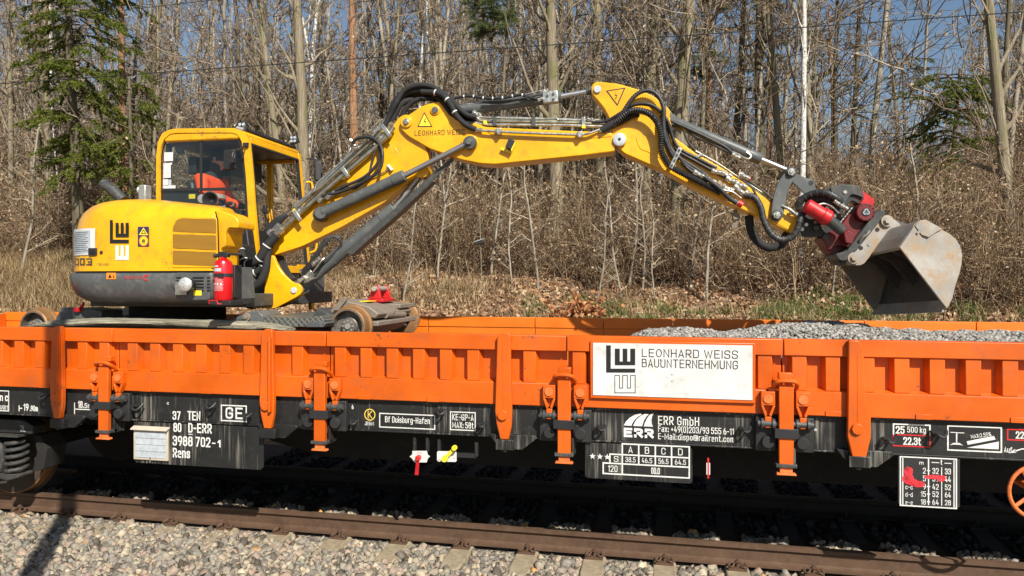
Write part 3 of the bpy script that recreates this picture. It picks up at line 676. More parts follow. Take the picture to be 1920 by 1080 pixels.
def build_posts():
    for i, x in enumerate(posts):
        w = .078
        mb = MB()
        if i < 3:
            poly = [(x-w*.75, ZT-.005), (x-.02, ZT+.02), (x+.045, ZT+.018), (x+w*.62, ZT-.03), (x+w*.8, 1.18), (x+w*.75, 1.07), (x+.035, .95), (x-.035, .95), (x-w*.85, 1.08), (x-w, 1.18)]
        else:
            poly = [(x-w*.9, ZT-.02), (x-w*.9, ZT+.004), (x+.0, ZT+.004), (x+w*.4, ZT-.06), (x+w*.6, 1.35), (x+w*1.05, 1.24), (x+w*1.05, 1.09), (x+.05, .935), (x-.045, .935), (x-w, 1.09), (x-w*.95, 1.33)]
        mb.prism([(a, YW-.052, b) for a, b in poly], (0, .045, 0))
        p = mb.build('side_post', M['orange'], wag, bevel=.007)
        f = MB(); f.box(x+w*.35, x+w*.62, YW-.092, YW-.0525, 1.10, ZT-.05) if i < 2 else f.box(x-.012, x+.0, YW-.0545, YW-.0525, 1.2, ZT-.1)
        f.build('post_flange', M['orange'], p, bevel=.004)
        b = MB(); b.cyl((x-.012, YW-.053, 1.15), (x-.012, YW-.075, 1.15), .043, 8); b.build('pivot_bolt', M['orange'], p, bevel=.004)
        g = MB(); g.prism([(x-.14, YW+.0, ZS+.02), (x+.24, YW, ZS+.02), (x+.26, YW, ZS-.0), (x+.14, YW, ZS-.10), (x+.02, YW, ZS-.10), (x-.09, YW, ZS-.05)], (0, .049, 0))
        g.box(x-.07, x+.08, YW-.06, YW-.001, ZS-.095, ZS-.012); g.box(x-.02, x+.02, YW-.045, YW-.02, ZS-.115, ZS-.096)
        g.build('post_socket', M['black'], p, bevel=.004)
build_posts()
def build_latch(i, x):
    Y0 = YW-.085
    lt = MB(); lt.box(x-.052, x+.052, Y0, Y0+.045, .86, 1.46); L = lt.build('latch_bar', M['orange'], wag, bevel=.005)
    # hook loop at the top
    h = MB(); h.tube(spline([(x-.085, Y0+.07, 1.43), (x-.075, Y0+.0, 1.475), (x-.04, Y0-.02, 1.495), (x+.04, Y0-.02, 1.495), (x+.075, Y0, 1.475), (x+.085, Y0+.07, 1.43)], 5), .017, 8)
    h.build('hook_loop', M['orange'], L)
    h = MB(); h.box(x-.05, x+.05, Y0+.03, YW+.012, 1.50, 1.55); h.build('hook_plate', M['orange'], L, bevel=.006)
    h = MB(); h.box(x-.12, x-.06, YW-.045, YW+.003, 1.405, 1.435); h.build('hook_stop', M['orange'], L, bevel=.006)
    s = MB(); s.ring([(x-.085,Y0-.016,1.065),(x+.085,Y0-.016,1.065),(x+.085,YW+.04,1.065),(x-.085,YW+.04,1.065)], [(x-.055,Y0-.004,1.065),(x+.055,Y0-.004,1.065),(x+.055,YW+.04,1.065),(x-.055,YW+.04,1.065)], (0,0,.07))
    s.build('guide_strap', M['plastic'], L, bevel=.003)
    s = MB(); s.box(x-.075, x+.075, Y0-.012, YW+.01, .845, .872); s.build('lower_clamp', M['greydark'], L, bevel=.004)
    s = MB(); s.box(x-.045, x+.045, Y0+.006, Y0+.03, .802, .844); s.prism([(x-.072,Y0-.01,.788),(x+.072,Y0-.01,.788),(x+.066,Y0-.01,.803),(x-.066,Y0-.01,.803)], (0,.05,0)); s.build('latch_foot', M['orange_worn'], L, bevel=.003)
    b = MB(); b.box(x+.055, x+.075, YW-.03, YW+.1, .84, .98); b.box(x-.03, x+.03, YW+.03, YW+.1, .86, .98); b.build('latch_guide', M['black'], L, bevel=.003)
    for s_ in (-1, 1):
        hx = x+s_*.125
        pl = MB(); pl.box(x+s_*.06-.0 if s_ > 0 else x-.21, x+.21 if s_ > 0 else x-.06, YW-.005, YW+.045, .945, 1.205); pl.build('hinge_base', M['blackclean'], wag, bevel=.006)
        bt = MB(); bt.cyl((hx, YW-.006, 1.02), (hx, YW-.055, 1.02), .046, 20); bt.build('buffer_stop', M['rubber'], wag, bevel=.006)
        kn = MB()
        kn.cyl((hx-.075, YW-.035, 1.16), (hx+.075, YW-.035, 1.16), .026, 14); kn.cyl((hx-.05, YW-.035, 1.16), (hx-.03, YW-.035, 1.16), .04, 14); kn.cyl((hx+.03, YW-.035, 1.16), (hx+.05, YW-.035, 1.16), .04, 14)
        kn.build('hinge_pin', M['greydark'], wag)
        hg = MB(); y0 = YW-.05
        # bracket: wide head, then a V with an opening, then a tongue
        hg.prism([(hx-.05,y0,1.405),(hx+.05,y0,1.405),(hx+.052,y0,1.30),(hx-.052,y0,1.30)], (0,.05,0))
        hg.prism([(hx-.052,y0,1.2995),(hx-.034,y0,1.2995),(hx-.004,y0,1.225),(hx-.024,y0,1.215)], (0,.05,0))
        hg.prism([(hx+.052,y0,1.2995),(hx+.034,y0,1.2995),(hx+.004,y0,1.225),(hx+.024,y0,1.215)], (0,.05,0))
        hg.prism([(hx-.024,y0,1.2145),(hx+.024,y0,1.2145),(hx+.022,y0,1.13),(hx-.022,y0,1.13)], (0,.03,0))
        H = hg.build('hinge_bracket', M['orange'], wag, bevel=.004)
        rv = MB(); rv.cyl((hx, y0-.0005, 1.352), (hx, y0-.009, 1.352), .035, 20); rv.build('rivet', M['orange_worn'], H)
for i, x in enumerate(latches): build_latch(i, x)

def build_boards():
    YB = YW+.02
    # left number board
    mb = MB(); a, b = pX(251, YB), pX(494, YB)
    mb.prism([(a,YB,ZS-.02),(b,YB,ZS-.02),(b,YB,.59),(b-.03,YB,.562),(a+.03,YB,.562),(a,YB,.585)], (0,.012,0)); nb = mb.build('number_board', M['black'], wag, bevel=.002)
    mb = MB(); x0, x1 = pX(253, YB), pX(317, YB); z1, z0 = pZ(285, 803, YB), pZ(285, 862, YB)
    mb.box(x0, x1, YB-.018, YB-.001, z0, z1); pl = mb.build('document_holder', M['beige'], wag, bevel=.003)
    f = MB(); f.prism([(x0-.01,YB-.001,z1+.005),(x0-.01,YB-.05,z1-.01),(x0-.01,YB-.046,z1+.0),(x0-.01,YB-.001,z1+.018)], (x1-x0+.02,0,0)); f.build('rain_flap', M['beige'], pl)
    for r_ in range(4):
        zz = z0+.02+(z1-z0-.05)*r_/4
        p = MB(); p.box(x0+.02, x1-.02, YB-.023, YB-.0185, zz+.003, zz+(z1-z0-.05)/4-.003); p.build('card_slot', M['docplate'], pl)
    f = MB(); f.box((x0+x1)/2-.006, (x0+x1)/2+.006, YB-.027, YB-.019, z0-.02, z0+.03); f.build('catch', M['zinc'], pl)
    # middle table board
    mb = MB(); a, b = pX(1097, YB), pX(1298, YB)
    mb.prism([(a,YB,ZS-.02),(b-.02,YB,ZS-.02),(b,YB,ZS-.04),(b,YB,.668),(b-.015,YB,.655),(a+.02,YB,.655),(a,YB,.67)], (0,.012,0)); tb = mb.build('load_table_board', M['black'], wag, bevel=.002)
    mb = MB(); a, b = pX(1684, YB), pX(1800, YB)
    mb.prism([(a,YB,ZS-.018),(b,YB,ZS-.018),(b,YB,.60),(b-.025,YB,.575),(a+.025,YB,.575),(a,YB,.60)], (0,.012,0)); rb = mb.build('load_limit_board', M['blackclean'], wag, bevel=.002)
    YT = YW+.048-.0; YS = YB-.002; WH = M['white']
    # ---- sole bar and board lettering
    T = lambda s_, u0, v0, u1, v1, Y=YT, par=wag, mat=WH, bold=.02, **k: ptext(s_, u0, v0, u1, v1, Y, mat, par, bold, **k)
    T('37', 323.6, 771, 338.6, 787.3); T('TEN', 351.5, 771, 375.8, 788.3)
    T('80', 325, 792.8, 340.2, 810, YS, nb); T('D-ERR', 353, 794, 397, 812, YS, nb); one = MB(); quadY(one, pX(353, YS), pX(360.5, YS), pZ(357, 815, YS), pZ(357, 813.6, YS), YS); one.build('lettering', WH, nb, smooth=False)
    T('3988 702', 323.8, 818.5, 394.5, 837, YS, nb); one = MB(); quadY(one, pX(397.5, YS), pX(404, YS), pZ(400, 832.2, YS), pZ(400, 830, YS), YS); one.build('lettering', WH, nb, smooth=False); one = MB(); one.add([px(u, v, YS) for u, v in ((407.6,829),(411,825),(413.6,825),(413.6,838.7),(411,838.6),(411,829),(408.4,831.2))], [(0,1,5,6),(1,2,3,4,5)]); one.build('lettering', WH, nb, smooth=False)
    T('Rens', 324, 840.5, 356.4, 858.5, YS, nb); T('GE', 423, 764, 455, 785.5, bold=.03)
    T('c', 313, 753, 316.6, 758.5)
    mb = MB(); pframe(mb, 414, 759.5, 462.7, 790.5, YT, .011)
    pframe(mb, 711, 776, 816, 803.7, YT, .009); pframe(mb, 843.7, 772, 892, 807.4, YT, .009)
    pframe(mb, -6, 732, 17, 771, YT, .009)
    x = pX(139.5, YT); quadY(mb, x-.003, x+.006, pZ(139, 776, YT), pZ(139, 755, YT), YT); quadY(mb, x+.0061, pX(172, YT), pZ(155, 768.5, YT), pZ(155, 766.7, YT), YT)
    x = pX(35, YT); quadY(mb, x, x+.01, pZ(35, 771, YT), pZ(35, 760, YT), YT); quadY(mb, x+.0101, pX(41.5, YT), pZ(38, 766.5, YT), pZ(38, 764.5, YT), YT)
    mb.build('white_frame_lines', WH, wag, smooth=False)
    T('18.', 146, 752, 157.5, 765); T('5m', 158.5, 756, 171, 765.5); T('19', 44, 757, 53.5, 770); T('.90m', 56, 760.5, 71, 771); T('UGI1', 0, 760, 15, 768); T('n c', 0, 738, 15, 752)
    mb = MB(); c = px(693.5, 777.5, YT); O = ngon(c, .051, 28); I = ngon(c, .043, 28)
    mb.ring([(p.x, YT-.001, p.z) for p in O], [(p.x, YT-.001, p.z) for p in I], (0, .0008, 0)); mb.build('circle_mark', M['yellowink'], wag, smooth=False)
    T('K', 689.5, 770.5, 698, 784.5, mat=M['yellowink'], bold=.0); T('JB16M', 684, 790.4, 701, 797.5, bold=0)
    T('Bf Duisburg-Hafen', 722, 782, 806, 793.5, bold=.008); T('KE-GP-A', 848, 776.5, 888, 788.5, bold=.01); T('MAX: 58t', 848, 791.5, 888, 803, bold=.01); T('6', 659.5, 759, 663, 767)
    T('a', 1527, 802, 1531, 808); T('a', 1009, 776, 1012, 781)
    # rental company mark
    mb = MB()
    def pp(u, v): q = px(u, v, YT); return (q.x, YT, q.z)
    def strip(A_, B_):
        n = len(A_); mb.add([pp(*a) for a in A_]+[pp(*b) for b in B_], [(i, i+1, n+i+1, n+i) for i in range(n-1)])
    strip([(1169.5,797.5),(1174,790),(1181,783),(1190,778),(1200,775.5)], [(1184,798.3),(1186,793),(1190,787),(1196,781.5),(1204,777)])
    strip([(1187,798.5),(1190,792),(1194,786),(1201,780),(1209,776)], [(1204,799.3),(1206,793),(1208,787.5),(1212,781),(1217,776)])
    strip([(1207,799.5),(1209,793),(1212,787),(1216,780),(1222,775)], [(1224.5,800),(1222,795),(1221.5,788),(1222.5,781),(1226.5,774.5)])
    mb.build('company_mark', WH, wag, smooth=False)
    T('ERR', 1169.5, 803, 1225.5, 820.5, bold=.05); T('ERR GmbH', 1234, 781, 1311, 797.5, bold=.012)
    T('Fax: +49(0)203/93 555 6-11', 1234, 800.5, 1376, 812.5, bold=.008); T('E-Mail:dispo@railrent.com', 1234, 815, 1376.5, 826.5, bold=.008)
    # load table
    us = [1131, 1143.7, 1166.8, 1197.6, 1228.7, 1259.2, 1292.4]; X_ = [pX(u, YS) for u in us]; Z_ = [pZ(1230, v, YS) for v in (835, 855.6, 873, 893)]
    mb = MB(); lw = .0055
    def hl(a, b, z): quadY(mb, X_[a]-lw, X_[b]+lw, z-lw, z+lw, YS)
    def vl(a, z0, z1): quadY(mb, X_[a]-lw, X_[a]+lw, z0, z1, YS-.0006)
    hl(2, 6, Z_[0]); hl(1, 6, Z_[1]); hl(0, 6, Z_[2]); hl(0, 6, Z_[3]); vl(2, Z_[3], Z_[0]); vl(6, Z_[3], Z_[0]); vl(1, Z_[2], Z_[1]); vl(0, Z_[3], Z_[2])
    for k in (3, 4, 5): vl(k, Z_[2], Z_[0])
    for k in range(3):
        c = px(1111+13.8*k, 855.5+.7*k, YS); s_ = [Vector((c.x+(.026 if j % 2 == 0 else .0105)*math.sin(j*math.pi/5), YS, c.z+(.026 if j % 2 == 0 else .0105)*math.cos(j*math.pi/5))) for j in range(10)]
        mb.add(s_+[Vector((c.x, YS, c.z))], [(j, (j+1) % 10, 10) for j in range(10)])
    mb.build('table_lines', WH, tb, smooth=False)
    def cell(s_, a, b, r0, r1, fx=.5, fz=.62, bold=.015):
        cx = (X_[a]+X_[b])/2; cz = (Z_[r0]+Z_[r1])/2; h = (Z_[r0]-Z_[r1])*fz; w_ = (X_[b]-X_[a])*fx
        place_text(s_, cx-w_/2, cx+w_/2, cz-h/2, cz+h/2, YS, WH, tb, bold=bold)
    for k, s_ in enumerate('ABCD'): cell(s_, 2+k, 3+k, 0, 1, .26)
    for k, s_ in enumerate(('38.5', '46.5', '56.5', '64.5')): cell(s_, 2+k, 3+k, 1, 2, .62, .56, .01)
    cell('S', 1, 2, 1, 2, .36); cell('120', 0, 2, 2, 3, .5); cell('00.0', 2, 6, 2, 3, .13)
    # right boxes
    mb = MB(); ZA, ZM, ZL = pZ(1710, 795, YT), pZ(1710, 816, YT), pZ(1710, 838, YT); xa, xb = pX(1674, YT), pX(1745, YT); lw = .01
    quadY(mb, xa, xb, ZA-lw, ZA, YT); quadY(mb, xa, xa+lw, ZM, ZA-lw, YT); quadY(mb, xb-lw, xb, ZM, ZA-lw, YT)
    pframe(mb, 1776, 799, 1879, 847, YT, .010)
    # brake beam pictogram
    def P4(l): mb.add([pp(*a) for a in l], [tuple(range(len(l)))])
    P4([(1782,809.8),(1808,811.2),(1808,812.6),(1782,811.2)]); P4([(1792.5,812.2),(1795,812.3),(1795,830),(1792.5,829.9)]); P4([(1781,834.5),(1788,830.3),(1799,830.6),(1806,835.5),(1800,834),(1787,833.5)])
    P4([(1812.6,827.5),(1863.5,817.3),(1867,824),(1814.5,834)]); P4([(1812.8,839.5),(1873,828),(1872.5,842.5)])
    P4([(1891,849.8),(1903,842),(1905.5,848.5)]); P4([(1901,845),(1915,841),(1925,840),(1925,842),(1915,843.2),(1903,847.2)])
    mb.build('pictogram', WH, wag, smooth=False)
    mb = MB(); quadY(mb, xa, xb, ZL, ZL+lw*.8, YT); quadY(mb, xa, xa+lw*.8, ZL+lw, ZM, YT); quadY(mb, xb-lw*.8, xb, ZL+lw, ZM, YT); quadY(mb, xa+.03, xb-.03, ZM-.004, ZM+.004, YT)
    pframe(mb, 1888, 805, 1960, 827, YT, .009); mb.build('red_frame_lines', M['redink'], wag, smooth=False)
    T('25', 1679.5, 799, 1696, 813); T('500 kg', 1701, 800.5, 1736, 811.5, bold=.01); T('22.3t', 1693.5, 820, 1727, 834.5); T('22', 1904.5, 809, 1920, 822.5); T('Auf', 1882.5, 838, 1898, 848.5, bold=.01)
    T('MAX:2.55%', 1820, 812.5, 1858.5, 820, bold=.01, rot=.19)
    # load limit board
    mb = MB(); pframe(mb, 1687, 857.5, 1794.5, 951.5, YS, .009)
    for u in (1692.8, 1788.8): x = pX(u, YS); quadY(mb, x-.0035, x+.0035, pZ(1740, 949, YS), pZ(1740, 859, YS), YS)
    x = pX(1741, YS); quadY(mb, x-.004, x+.004, pZ(1741, 947, YS), pZ(1741, 860, YS), YS); x = pX(1765.6, YS); quadY(mb, x-.003, x+.003, pZ(1765, 948, YS), pZ(1765, 876, YS), YS)
    rows = [(877, 888), (891.5, 902.5), (907, 917.5), (921, 931.5), (936, 946)]
    for (a, b) in rows: quadY(mb, pX(1738, YS), pX(1744, YS), pZ(1741, (a+b)/2+1, YS), pZ(1741, (a+b)/2-1, YS), YS-.0006)
    quadY(mb, pX(1746.5, YS), pX(1761, YS), pZ(1753, 868, YS), pZ(1753, 866.5, YS), YS); quadY(mb, pX(1771, YS), pX(1784, YS), pZ(1777, 869.5, YS), pZ(1777, 868, YS), YS)
    mb.build('table_lines', WH, rb, smooth=False)
    T('m', 1723.5, 864.5, 1731.5, 871, YS, rb); T('t', 1763.5, 862, 1766.8, 871.5, YS, rb)
    L_ = ['a-a', 'b-b', 'c-c', 'd-d', 'e-e']; A_ = ['2', '5', '9', '15', '18']; B_ = ['32', '39', '42', '52', '64']; C_ = ['33', '44', '52', '64', '28']
    for k, (a, b) in enumerate(rows):
        if k > 1: T(L_[k], 1697.6, a+2, 1711.3, b, YS, rb, bold=.01)
        T(A_[k], (1730.5 if k < 3 else 1726.5), a, 1736, b, YS, rb, bold=.01); T(B_[k], 1748.3, a+.5, 1760, b+.5, YS, rb, bold=.01); T(C_[k], 1771.7, a+1.5, 1782.8, b+1.5, YS, rb, bold=.01)
    # sprayed red blot
    rs = random.Random(3)
    mb = MB()
    for (u, v, ru, rv_) in ((1703, 884, 9, 9), (1702.5, 897, 11, 11), (1708, 903, 12, 6), (1722, 908, 14, 6), (1752, 894, 22, 4), (1765, 897, 9, 6)):
        pts = [px(u+ru*math.cos(a)*rs.uniform(.85, 1.1), v+rv_*math.sin(a)*rs.uniform(.85, 1.1), YS-.0012-.0003*rs.random()) for a in [i*math.pi/9 for i in range(18)]]
        mb.add(pts, [tuple(range(18))])
        YS -= .0004
    sp = mb.build('spray_paint', M['spray'], rb, smooth=False)
def spray_mat():
    m, t, ns, ls, P = new_mat('sprayed_paint'); v = coords(ns, ls); n = noise(ns, ls, v, 22, 5, .7)
    P.inputs['Base Color'].default_value = (.75, .035, .05, 1); P.inputs['Roughness'].default_value = .5
    ls.new(ramp_out(ns, ls, n, [(.34, .25), (.60, 1)]), P.inputs['Alpha']); M['spray'] = m
spray_mat()
build_boards()

def logo(Y, m, par, u0, v0, u1, v1, ink, lower, outline, dz=0.):
    """the L and tipped E above a second tipped E, inside the given box"""
    def q(fx, fz): p = px(u0+(u1-u0)*fx, v0+(v1-v0)*fz, Y, m); return (p.x, p.y-dz, p.z)
    def rect(mb, a, b, c, d): mb.add([q(a, d), q(c, d), q(c, b), q(a, b)], [(0,1,2,3)])
    mb = MB(); rect(mb, 0, 0, .16, .575); rect(mb, .16, .49, 1, .575)
    rect(mb, .3, .07, .47, .42); rect(mb, .57, .07, .73, .34); rect(mb, .83, .07, 1, .42); rect(mb, .47, .34, .83, .42)
    mb.build('company_mark', ink, par, smooth=False)
    mb = MB(); z0 = .635
    if not outline:
        rect(mb, .3, z0, .47, 1); rect(mb, .57, z0, .73, .90); rect(mb, .83, z0, 1, 1); rect(mb, .47, .90, .83, 1)
    else:
        P_ = [(.3,z0),(.46,z0),(.46,.9),(.57,.9),(.57,z0),(.73,z0),(.73,.9),(.84,.9),(.84,z0),(1,z0),(1,1),(.3,1)]
        t = .012; ty = .012*(u1-u0)/(v1-v0)
        for (a, b), (c, d) in zip(P_, P_[1:]+P_[:1]):
            rect(mb, min(a,c)-t, min(b,d)-ty, max(a,c)+t, max(b,d)+ty)
    mb.build('company_mark', lower, par, smooth=False)
def build_sign():
    Y0 = YW-.028
    mb = MB(); z0, z1 = 1.305, 1.768; mb.box(sgx0, sgx1, Y0+.006, YW+.05, z0, z1); s = mb.build('sign_panel', M['orange'], wag, bevel=.006)
    mb = MB(); x0, x1 = pX(1112, Y0), pX(1411, Y0); mb.box(x0, x1, Y0, Y0+.0055, z0+.028, z1-.018); mb.build('sign_plate', M['whiteplate'], s)
    Y = Y0-.0015
    ptext('LEONHARD WEISS', 1203.5, 655.5, 1383.5, 671, Y, M['ink'], s, 0.0)
    ptext('BAUUNTERNEHMUNG', 1203.5, 674.5, 1383.5, 690.5, Y, M['ink'], s, 0.0)
    logo(Y, 0, s, 1136.5, 647.5, 1191, 736.5, M['ink'], M['ink'], True)
build_sign()

M['wheeldark'] = paint('dark_wheel', (.045, .03, .02), .8, dirt=(.08, .05, .03), dscale=6)
def build_running_gear():
    # bogie, partly in view at the left
    bz_ = .46; YB_ = 5.95
    # wheels of near side: axle at u about -45 and 95? the right wheel's rim shows near u=110
    wx = pX(14, 6.25)
    for x, f in ((wx, 1), (wx-1.8, 0)):
        for yy, sgn in ((6.30, 1), (7.94, -1)):
            mb = MB(); mb.lathe((x, yy, .46), (0, sgn, 0), [(-.03,.10),(-.03,.40),(.0,.455),(.10,.462),(.105,.49),(.13,.488),(.135,.42),(.10,.38),(.06,.12),(.06,.1)], 40)
            mb.build('wheel', M['wheeldark'], wag)
            mb = MB(); mb.lathe((x, yy, .46), (0, sgn, 0), [(-.004,.40),(-.004,.452),(.0,.457),(.10,.464),(.10,.40)], 48, False); mb.build('tyre', M['wheelrust'], wag)
        mb = MB(); mb.cyl((x, 6.3, .46), (x, 7.9, .46), .085, 20); mb.build('axle_shaft', M['under'], wag)
        mb = MB(); a = px(9, 842, YB_)
        mb.lathe((x-.0, 6.22, .46), (0,-1,0), [(0,.16),(.12,.16),(.16,.13),(.2,.12),(.21,.05)], 24); mb.build('axle_box', M['bogie'], wag)
    # springs and frame, placed beside the axle box
    for sx in (-1, 1):
        cx = wx+sx*.36
        pts = [(cx+.092*math.cos(a), 6.02+.092*math.sin(a), .30+.34*a/(2*math.pi*5)) for a in [i*math.pi/7 for i in range(0, 71)]]
        mb = MB(); mb.tube(pts, .020, 8); mb.build('coil_spring', M['bogie'], wag)
        mb = MB(); mb.prism([(cx-.11,5.93,.32),(cx+.11,5.93,.32),(cx+.11,5.93,.29),(cx-.02,5.93,.25),(cx-.11,5.93,.27)], (0,.18,0)); mb.build('spring_seat', M['bogie'], wag, bevel=.006)
    mb = MB(); mb.prism([(wx-2.6,5.96,.72),(wx+.6,5.96,.72),(wx+.62,5.96,.80),(wx+.5,5.96,.86),(wx-2.6,5.96,.86)], (0,.16,0)); mb.build('bogie_frame', M['blackclean'], wag, bevel=.01)
    mb = MB(); mb.prism([(wx-.22,5.97,.30),(wx+.20,5.97,.30),(wx+.24,5.97,.45),(wx+.22,5.97,.62),(wx+.12,5.97,.66),(wx-.22,5.97,.66)], (0,.2,0)); mb.build('axle_guard', M['bogie'], wag, bevel=.02)
    mb = MB(); mb.box(wx-2.6, wx+.50, 5.9, 6.1, .695, .715); mb.build('frame_cap', M['bogie'], wag)
    ptext('2L', 38, 798, 48, 809, 5.958, M['docplate'], wag, 0)
    mb = MB(); mb.prism([(wx+.46,6.1,.30),(wx+.60,6.1,.34),(wx+.64,6.1,.55),(wx+.55,6.1,.68),(wx+.48,6.1,.68),(wx+.52,6.1,.5)], (0,.25,0)); mb.build('brake_block', M['under'], wag, bevel=.006)
    mb = MB(); mb.tube(spline([(wx-2.2,5.9,.25),(wx-.9,5.9,.22),(wx+.1,5.9,.22),(wx+.36,5.9,.25)], 6), .012, 6); mb.build('tie_bar', M['bogie'], wag)
build_running_gear()

def build_handles():
    YH = YW+.07
    def hanger(u, v0, v1, par, Y=YH+.02):
        a = px(u, v0, Y); b = px(u, v1, Y); mb = MB(); mb.box(a.x-.012, a.x+.012, Y, Y+.03, b.z, a.z); mb.build('hanger', M['blackclean'], par)
    # red changeover
    c = px(788, 857, YH); mb = MB()
    poly = [(773,845.5),(800,845.5),(802,853),(806,856),(802,860),(800,867),(777,867),(773,860),(768,856),(773,852)]
    mb.prism([px(u, v, YH) for u, v in poly], (0,.006,0)); pl = mb.build('changeover_plate', M['whiteplate'], wag); hanger(777, 819, 846, pl); hanger(801, 819, 847, pl)
    mb = MB(); a = px(786, 857, YH); mb.cyl((a.x, YH-.001, a.z), (a.x, YH-.05, a.z), .022, 16); b = px(783, 889, YH)
    mb.prism([(a.x-.014,YH-.035,a.z),(a.x+.014,YH-.035,a.z),(b.x+.018,YH-.035,b.z),(b.x-.016,YH-.035,b.z)], (0,.012,0)); mb.build('changeover_handle', M['red'], pl, bevel=.003)
    ptext('STOP', 782, 848, 791, 850.5, YH-.001, M['redink'], pl, 0)
    # yellow changeover
    mb = MB(); poly = [(821,846),(854,846.5),(856,849),(856,864),(854,866),(822,865.5),(819.5,863),(819.5,848)]
    mb.prism([px(u, v, YH) for u, v in poly], (0,.006,0)); pl = mb.build('changeover_plate', M['whiteplate'], wag); hanger(823, 824, 847, pl); hanger(893, 830, 856, pl)
    mb = MB(); x = pX(857, YH+.03); mb.box(x, pX(893, YH+.03), YH+.03, YH+.06, pZ(870, 858, YH+.03), pZ(870, 850, YH+.03)); mb.build('hanger', M['blackclean'], pl)
    mb = MB(); a = px(836, 858.5, YH); b = px(855, 837.5, YH); mb.cyl((a.x,YH-.001,a.z),(a.x,YH-.05,a.z),.026,16); mb.cyl((b.x,YH-.03,b.z),(b.x,YH-.06,b.z),.022,16)
    d = (b-a).normalized(); nrm = Vector((-d.z,0,d.x))*.014
    mb.prism([a+nrm+Vector((0,-.04,0)), b+nrm+Vector((0,-.04,0)), b-nrm+Vector((0,-.04,0)), a-nrm+Vector((0,-.04,0))], (0,.012,0)); mb.build('changeover_handle', M['decalyellow'], pl, bevel=.002)
    ptext('G', 822, 860, 824.5, 864, YH-.001, M['redink'], pl, 0); ptext('P', 850, 858.5, 852.5, 862, YH-.001, M['ink'], pl, 0)
    # small striped tag on a chain
    mb = MB(); a = px(1328, 868, YH); b = px(1328, 890, YH); mb.box(a.x-.014, a.x+.014, YH, YH+.004, b.z, a.z); pl = mb.build('label_tag', M['whiteplate'], wag)
    mb = MB(); mb.box(a.x-.006, a.x+.006, YH-.001, YH+.0, b.z-.03, a.z+.04); mb.build('tag_cord', M['redink'], pl)
    # hand brake wheel
    c = px(1940, 919, YH); mb = MB(); rr = .19
    pts = [(c.x+rr*math.cos(a), YH-.06, c.z+rr*math.sin(a)) for a in [i*math.pi/20 for i in range(41)]]
    mb.tube(pts, .014, 8)
    for k in range(4):
        a = R(35+90*k); mb.tube([(c.x, YH-.03, c.z), (c.x+.5*rr*math.cos(a), YH-.04, c.z+.5*rr*math.sin(a)), (c.x+rr*math.cos(a), YH-.06, c.z+rr*math.sin(a))], .013, 6)
    mb.cyl((c.x,YH-.05,c.z),(c.x,YH+.3,c.z),.03,14); mb.build('handbrake_wheel', M['orange_worn'], wag)
    # lashing hooks along the sole bar
    for (u, v, r_) in ((83, 745, .05), (258, 765, .06), (396, 762, .045), (466, 779, .03), (664, 792, .03), (827, 773, .04), (904, 797, .03), (1128, 803, .035), (1398, 806, .035), (1668, 826, .035), (1762, 815, .045)):
        c = px(u, v, YW+.0); mb = MB(); s_ = r_
        mb.tube(spline([(c.x-s_*.9, YW+.045, c.z+s_*.3), (c.x-s_*.6, YW-.03, c.z+s_*.15), (c.x+s_*.1, YW-.045, c.z-s_*.2), (c.x+s_*.7, YW-.03, c.z+s_*.1), (c.x+s_, YW+.0, c.z+s_*.7)], 5), .011, 6)
        mb.box(c.x-s_*.9-.012, c.x+s_*.3, YW-.02, YW+.046, c.z+s_*.25, c.z+s_*.45); mb.build('lashing_hook', M['blackclean'], wag)
build_handles()

# ================================================================ LOADS ON THE WAGON
def build_gravel():
    rs = np.random.RandomState(11)
    def hz(x, y):
        x1, x2 = pX(1180, 7.2), pX(1920, 7.2)
        h = 1.24+.505*np.clip((x-x1+.42)/.6, 0, 1)**.6
        h = h+.085*np.exp(-((x-pX(1545, 7.2))/.62)**2)-.035*np.exp(-((x-pX(1380,7.2))/.3)**2)+.015*np.clip((x-2.4), 0, 2)
        h = h-.10*np.clip(np.abs(y-7.25)/1.1, 0, 1.2)**2+.012*np.sin(x*9+y*4)+.01*np.sin(x*17-y*11)
        return h
    x0, x1, y0, y1 = pX(1180, 7.2)-.5, 5.1, 5.9, 8.46; nx, ny = 60, 24
    V = [(x0+(x1-x0)*i/nx, y0+(y1-y0)*j/ny, float(hz(x0+(x1-x0)*i/nx, y0+(y1-y0)*j/ny))-.01) for j in range(ny+1) for i in range(nx+1)]
    F = [(j*(nx+1)+i, j*(nx+1)+i+1, (j+1)*(nx+1)+i+1, (j+1)*(nx+1)+i) for j in range(ny) for i in range(nx)]
    me = bpy.data.meshes.new('gravel_load'); me.from_pydata(V, [], F); me.update(); core = finish('gravel_heap_core', me, M['pebblebed'], None, sharp=80)
    st = .030; gx, gy = np.meshgrid(np.arange(x0+.05, x1, st), np.arange(6.1, 8.46, st)); x = gx.ravel()+rs.uniform(-.5, .5, gx.size)*st; y = gy.ravel()+rs.uniform(-.5, .5, gx.size)*st
    z = hz(x, y)+rs.uniform(-.004, .008, len(x)); n = len(x)
    V, F = ico(); protos = [(V*(1+rs.uniform(-.13, .13, (12, 1)))*np.array([1, rs.uniform(.7, .95), rs.uniform(.5, .75)]), F) for _ in range(5)]
    s = rs.uniform(.014, .026, n)
    o = scatter('gravel_load', protos, np.stack([x, y, z], 1), np.stack([s, s, s], 1), rand_rot(rs, n, .5), rs.rand(n), rs.randint(0, 5, n), M['pebble'], smooth=True)
    tag(o, 'heap of rounded light grey gravel loaded in the right half of the wagon', 'gravel', kind='stuff')
    core.parent = o; core['kind'] = 'stuff'
M['pebblebed'] = flat('gravel_fines', (.22, .205, .185), .9)
build_gravel()
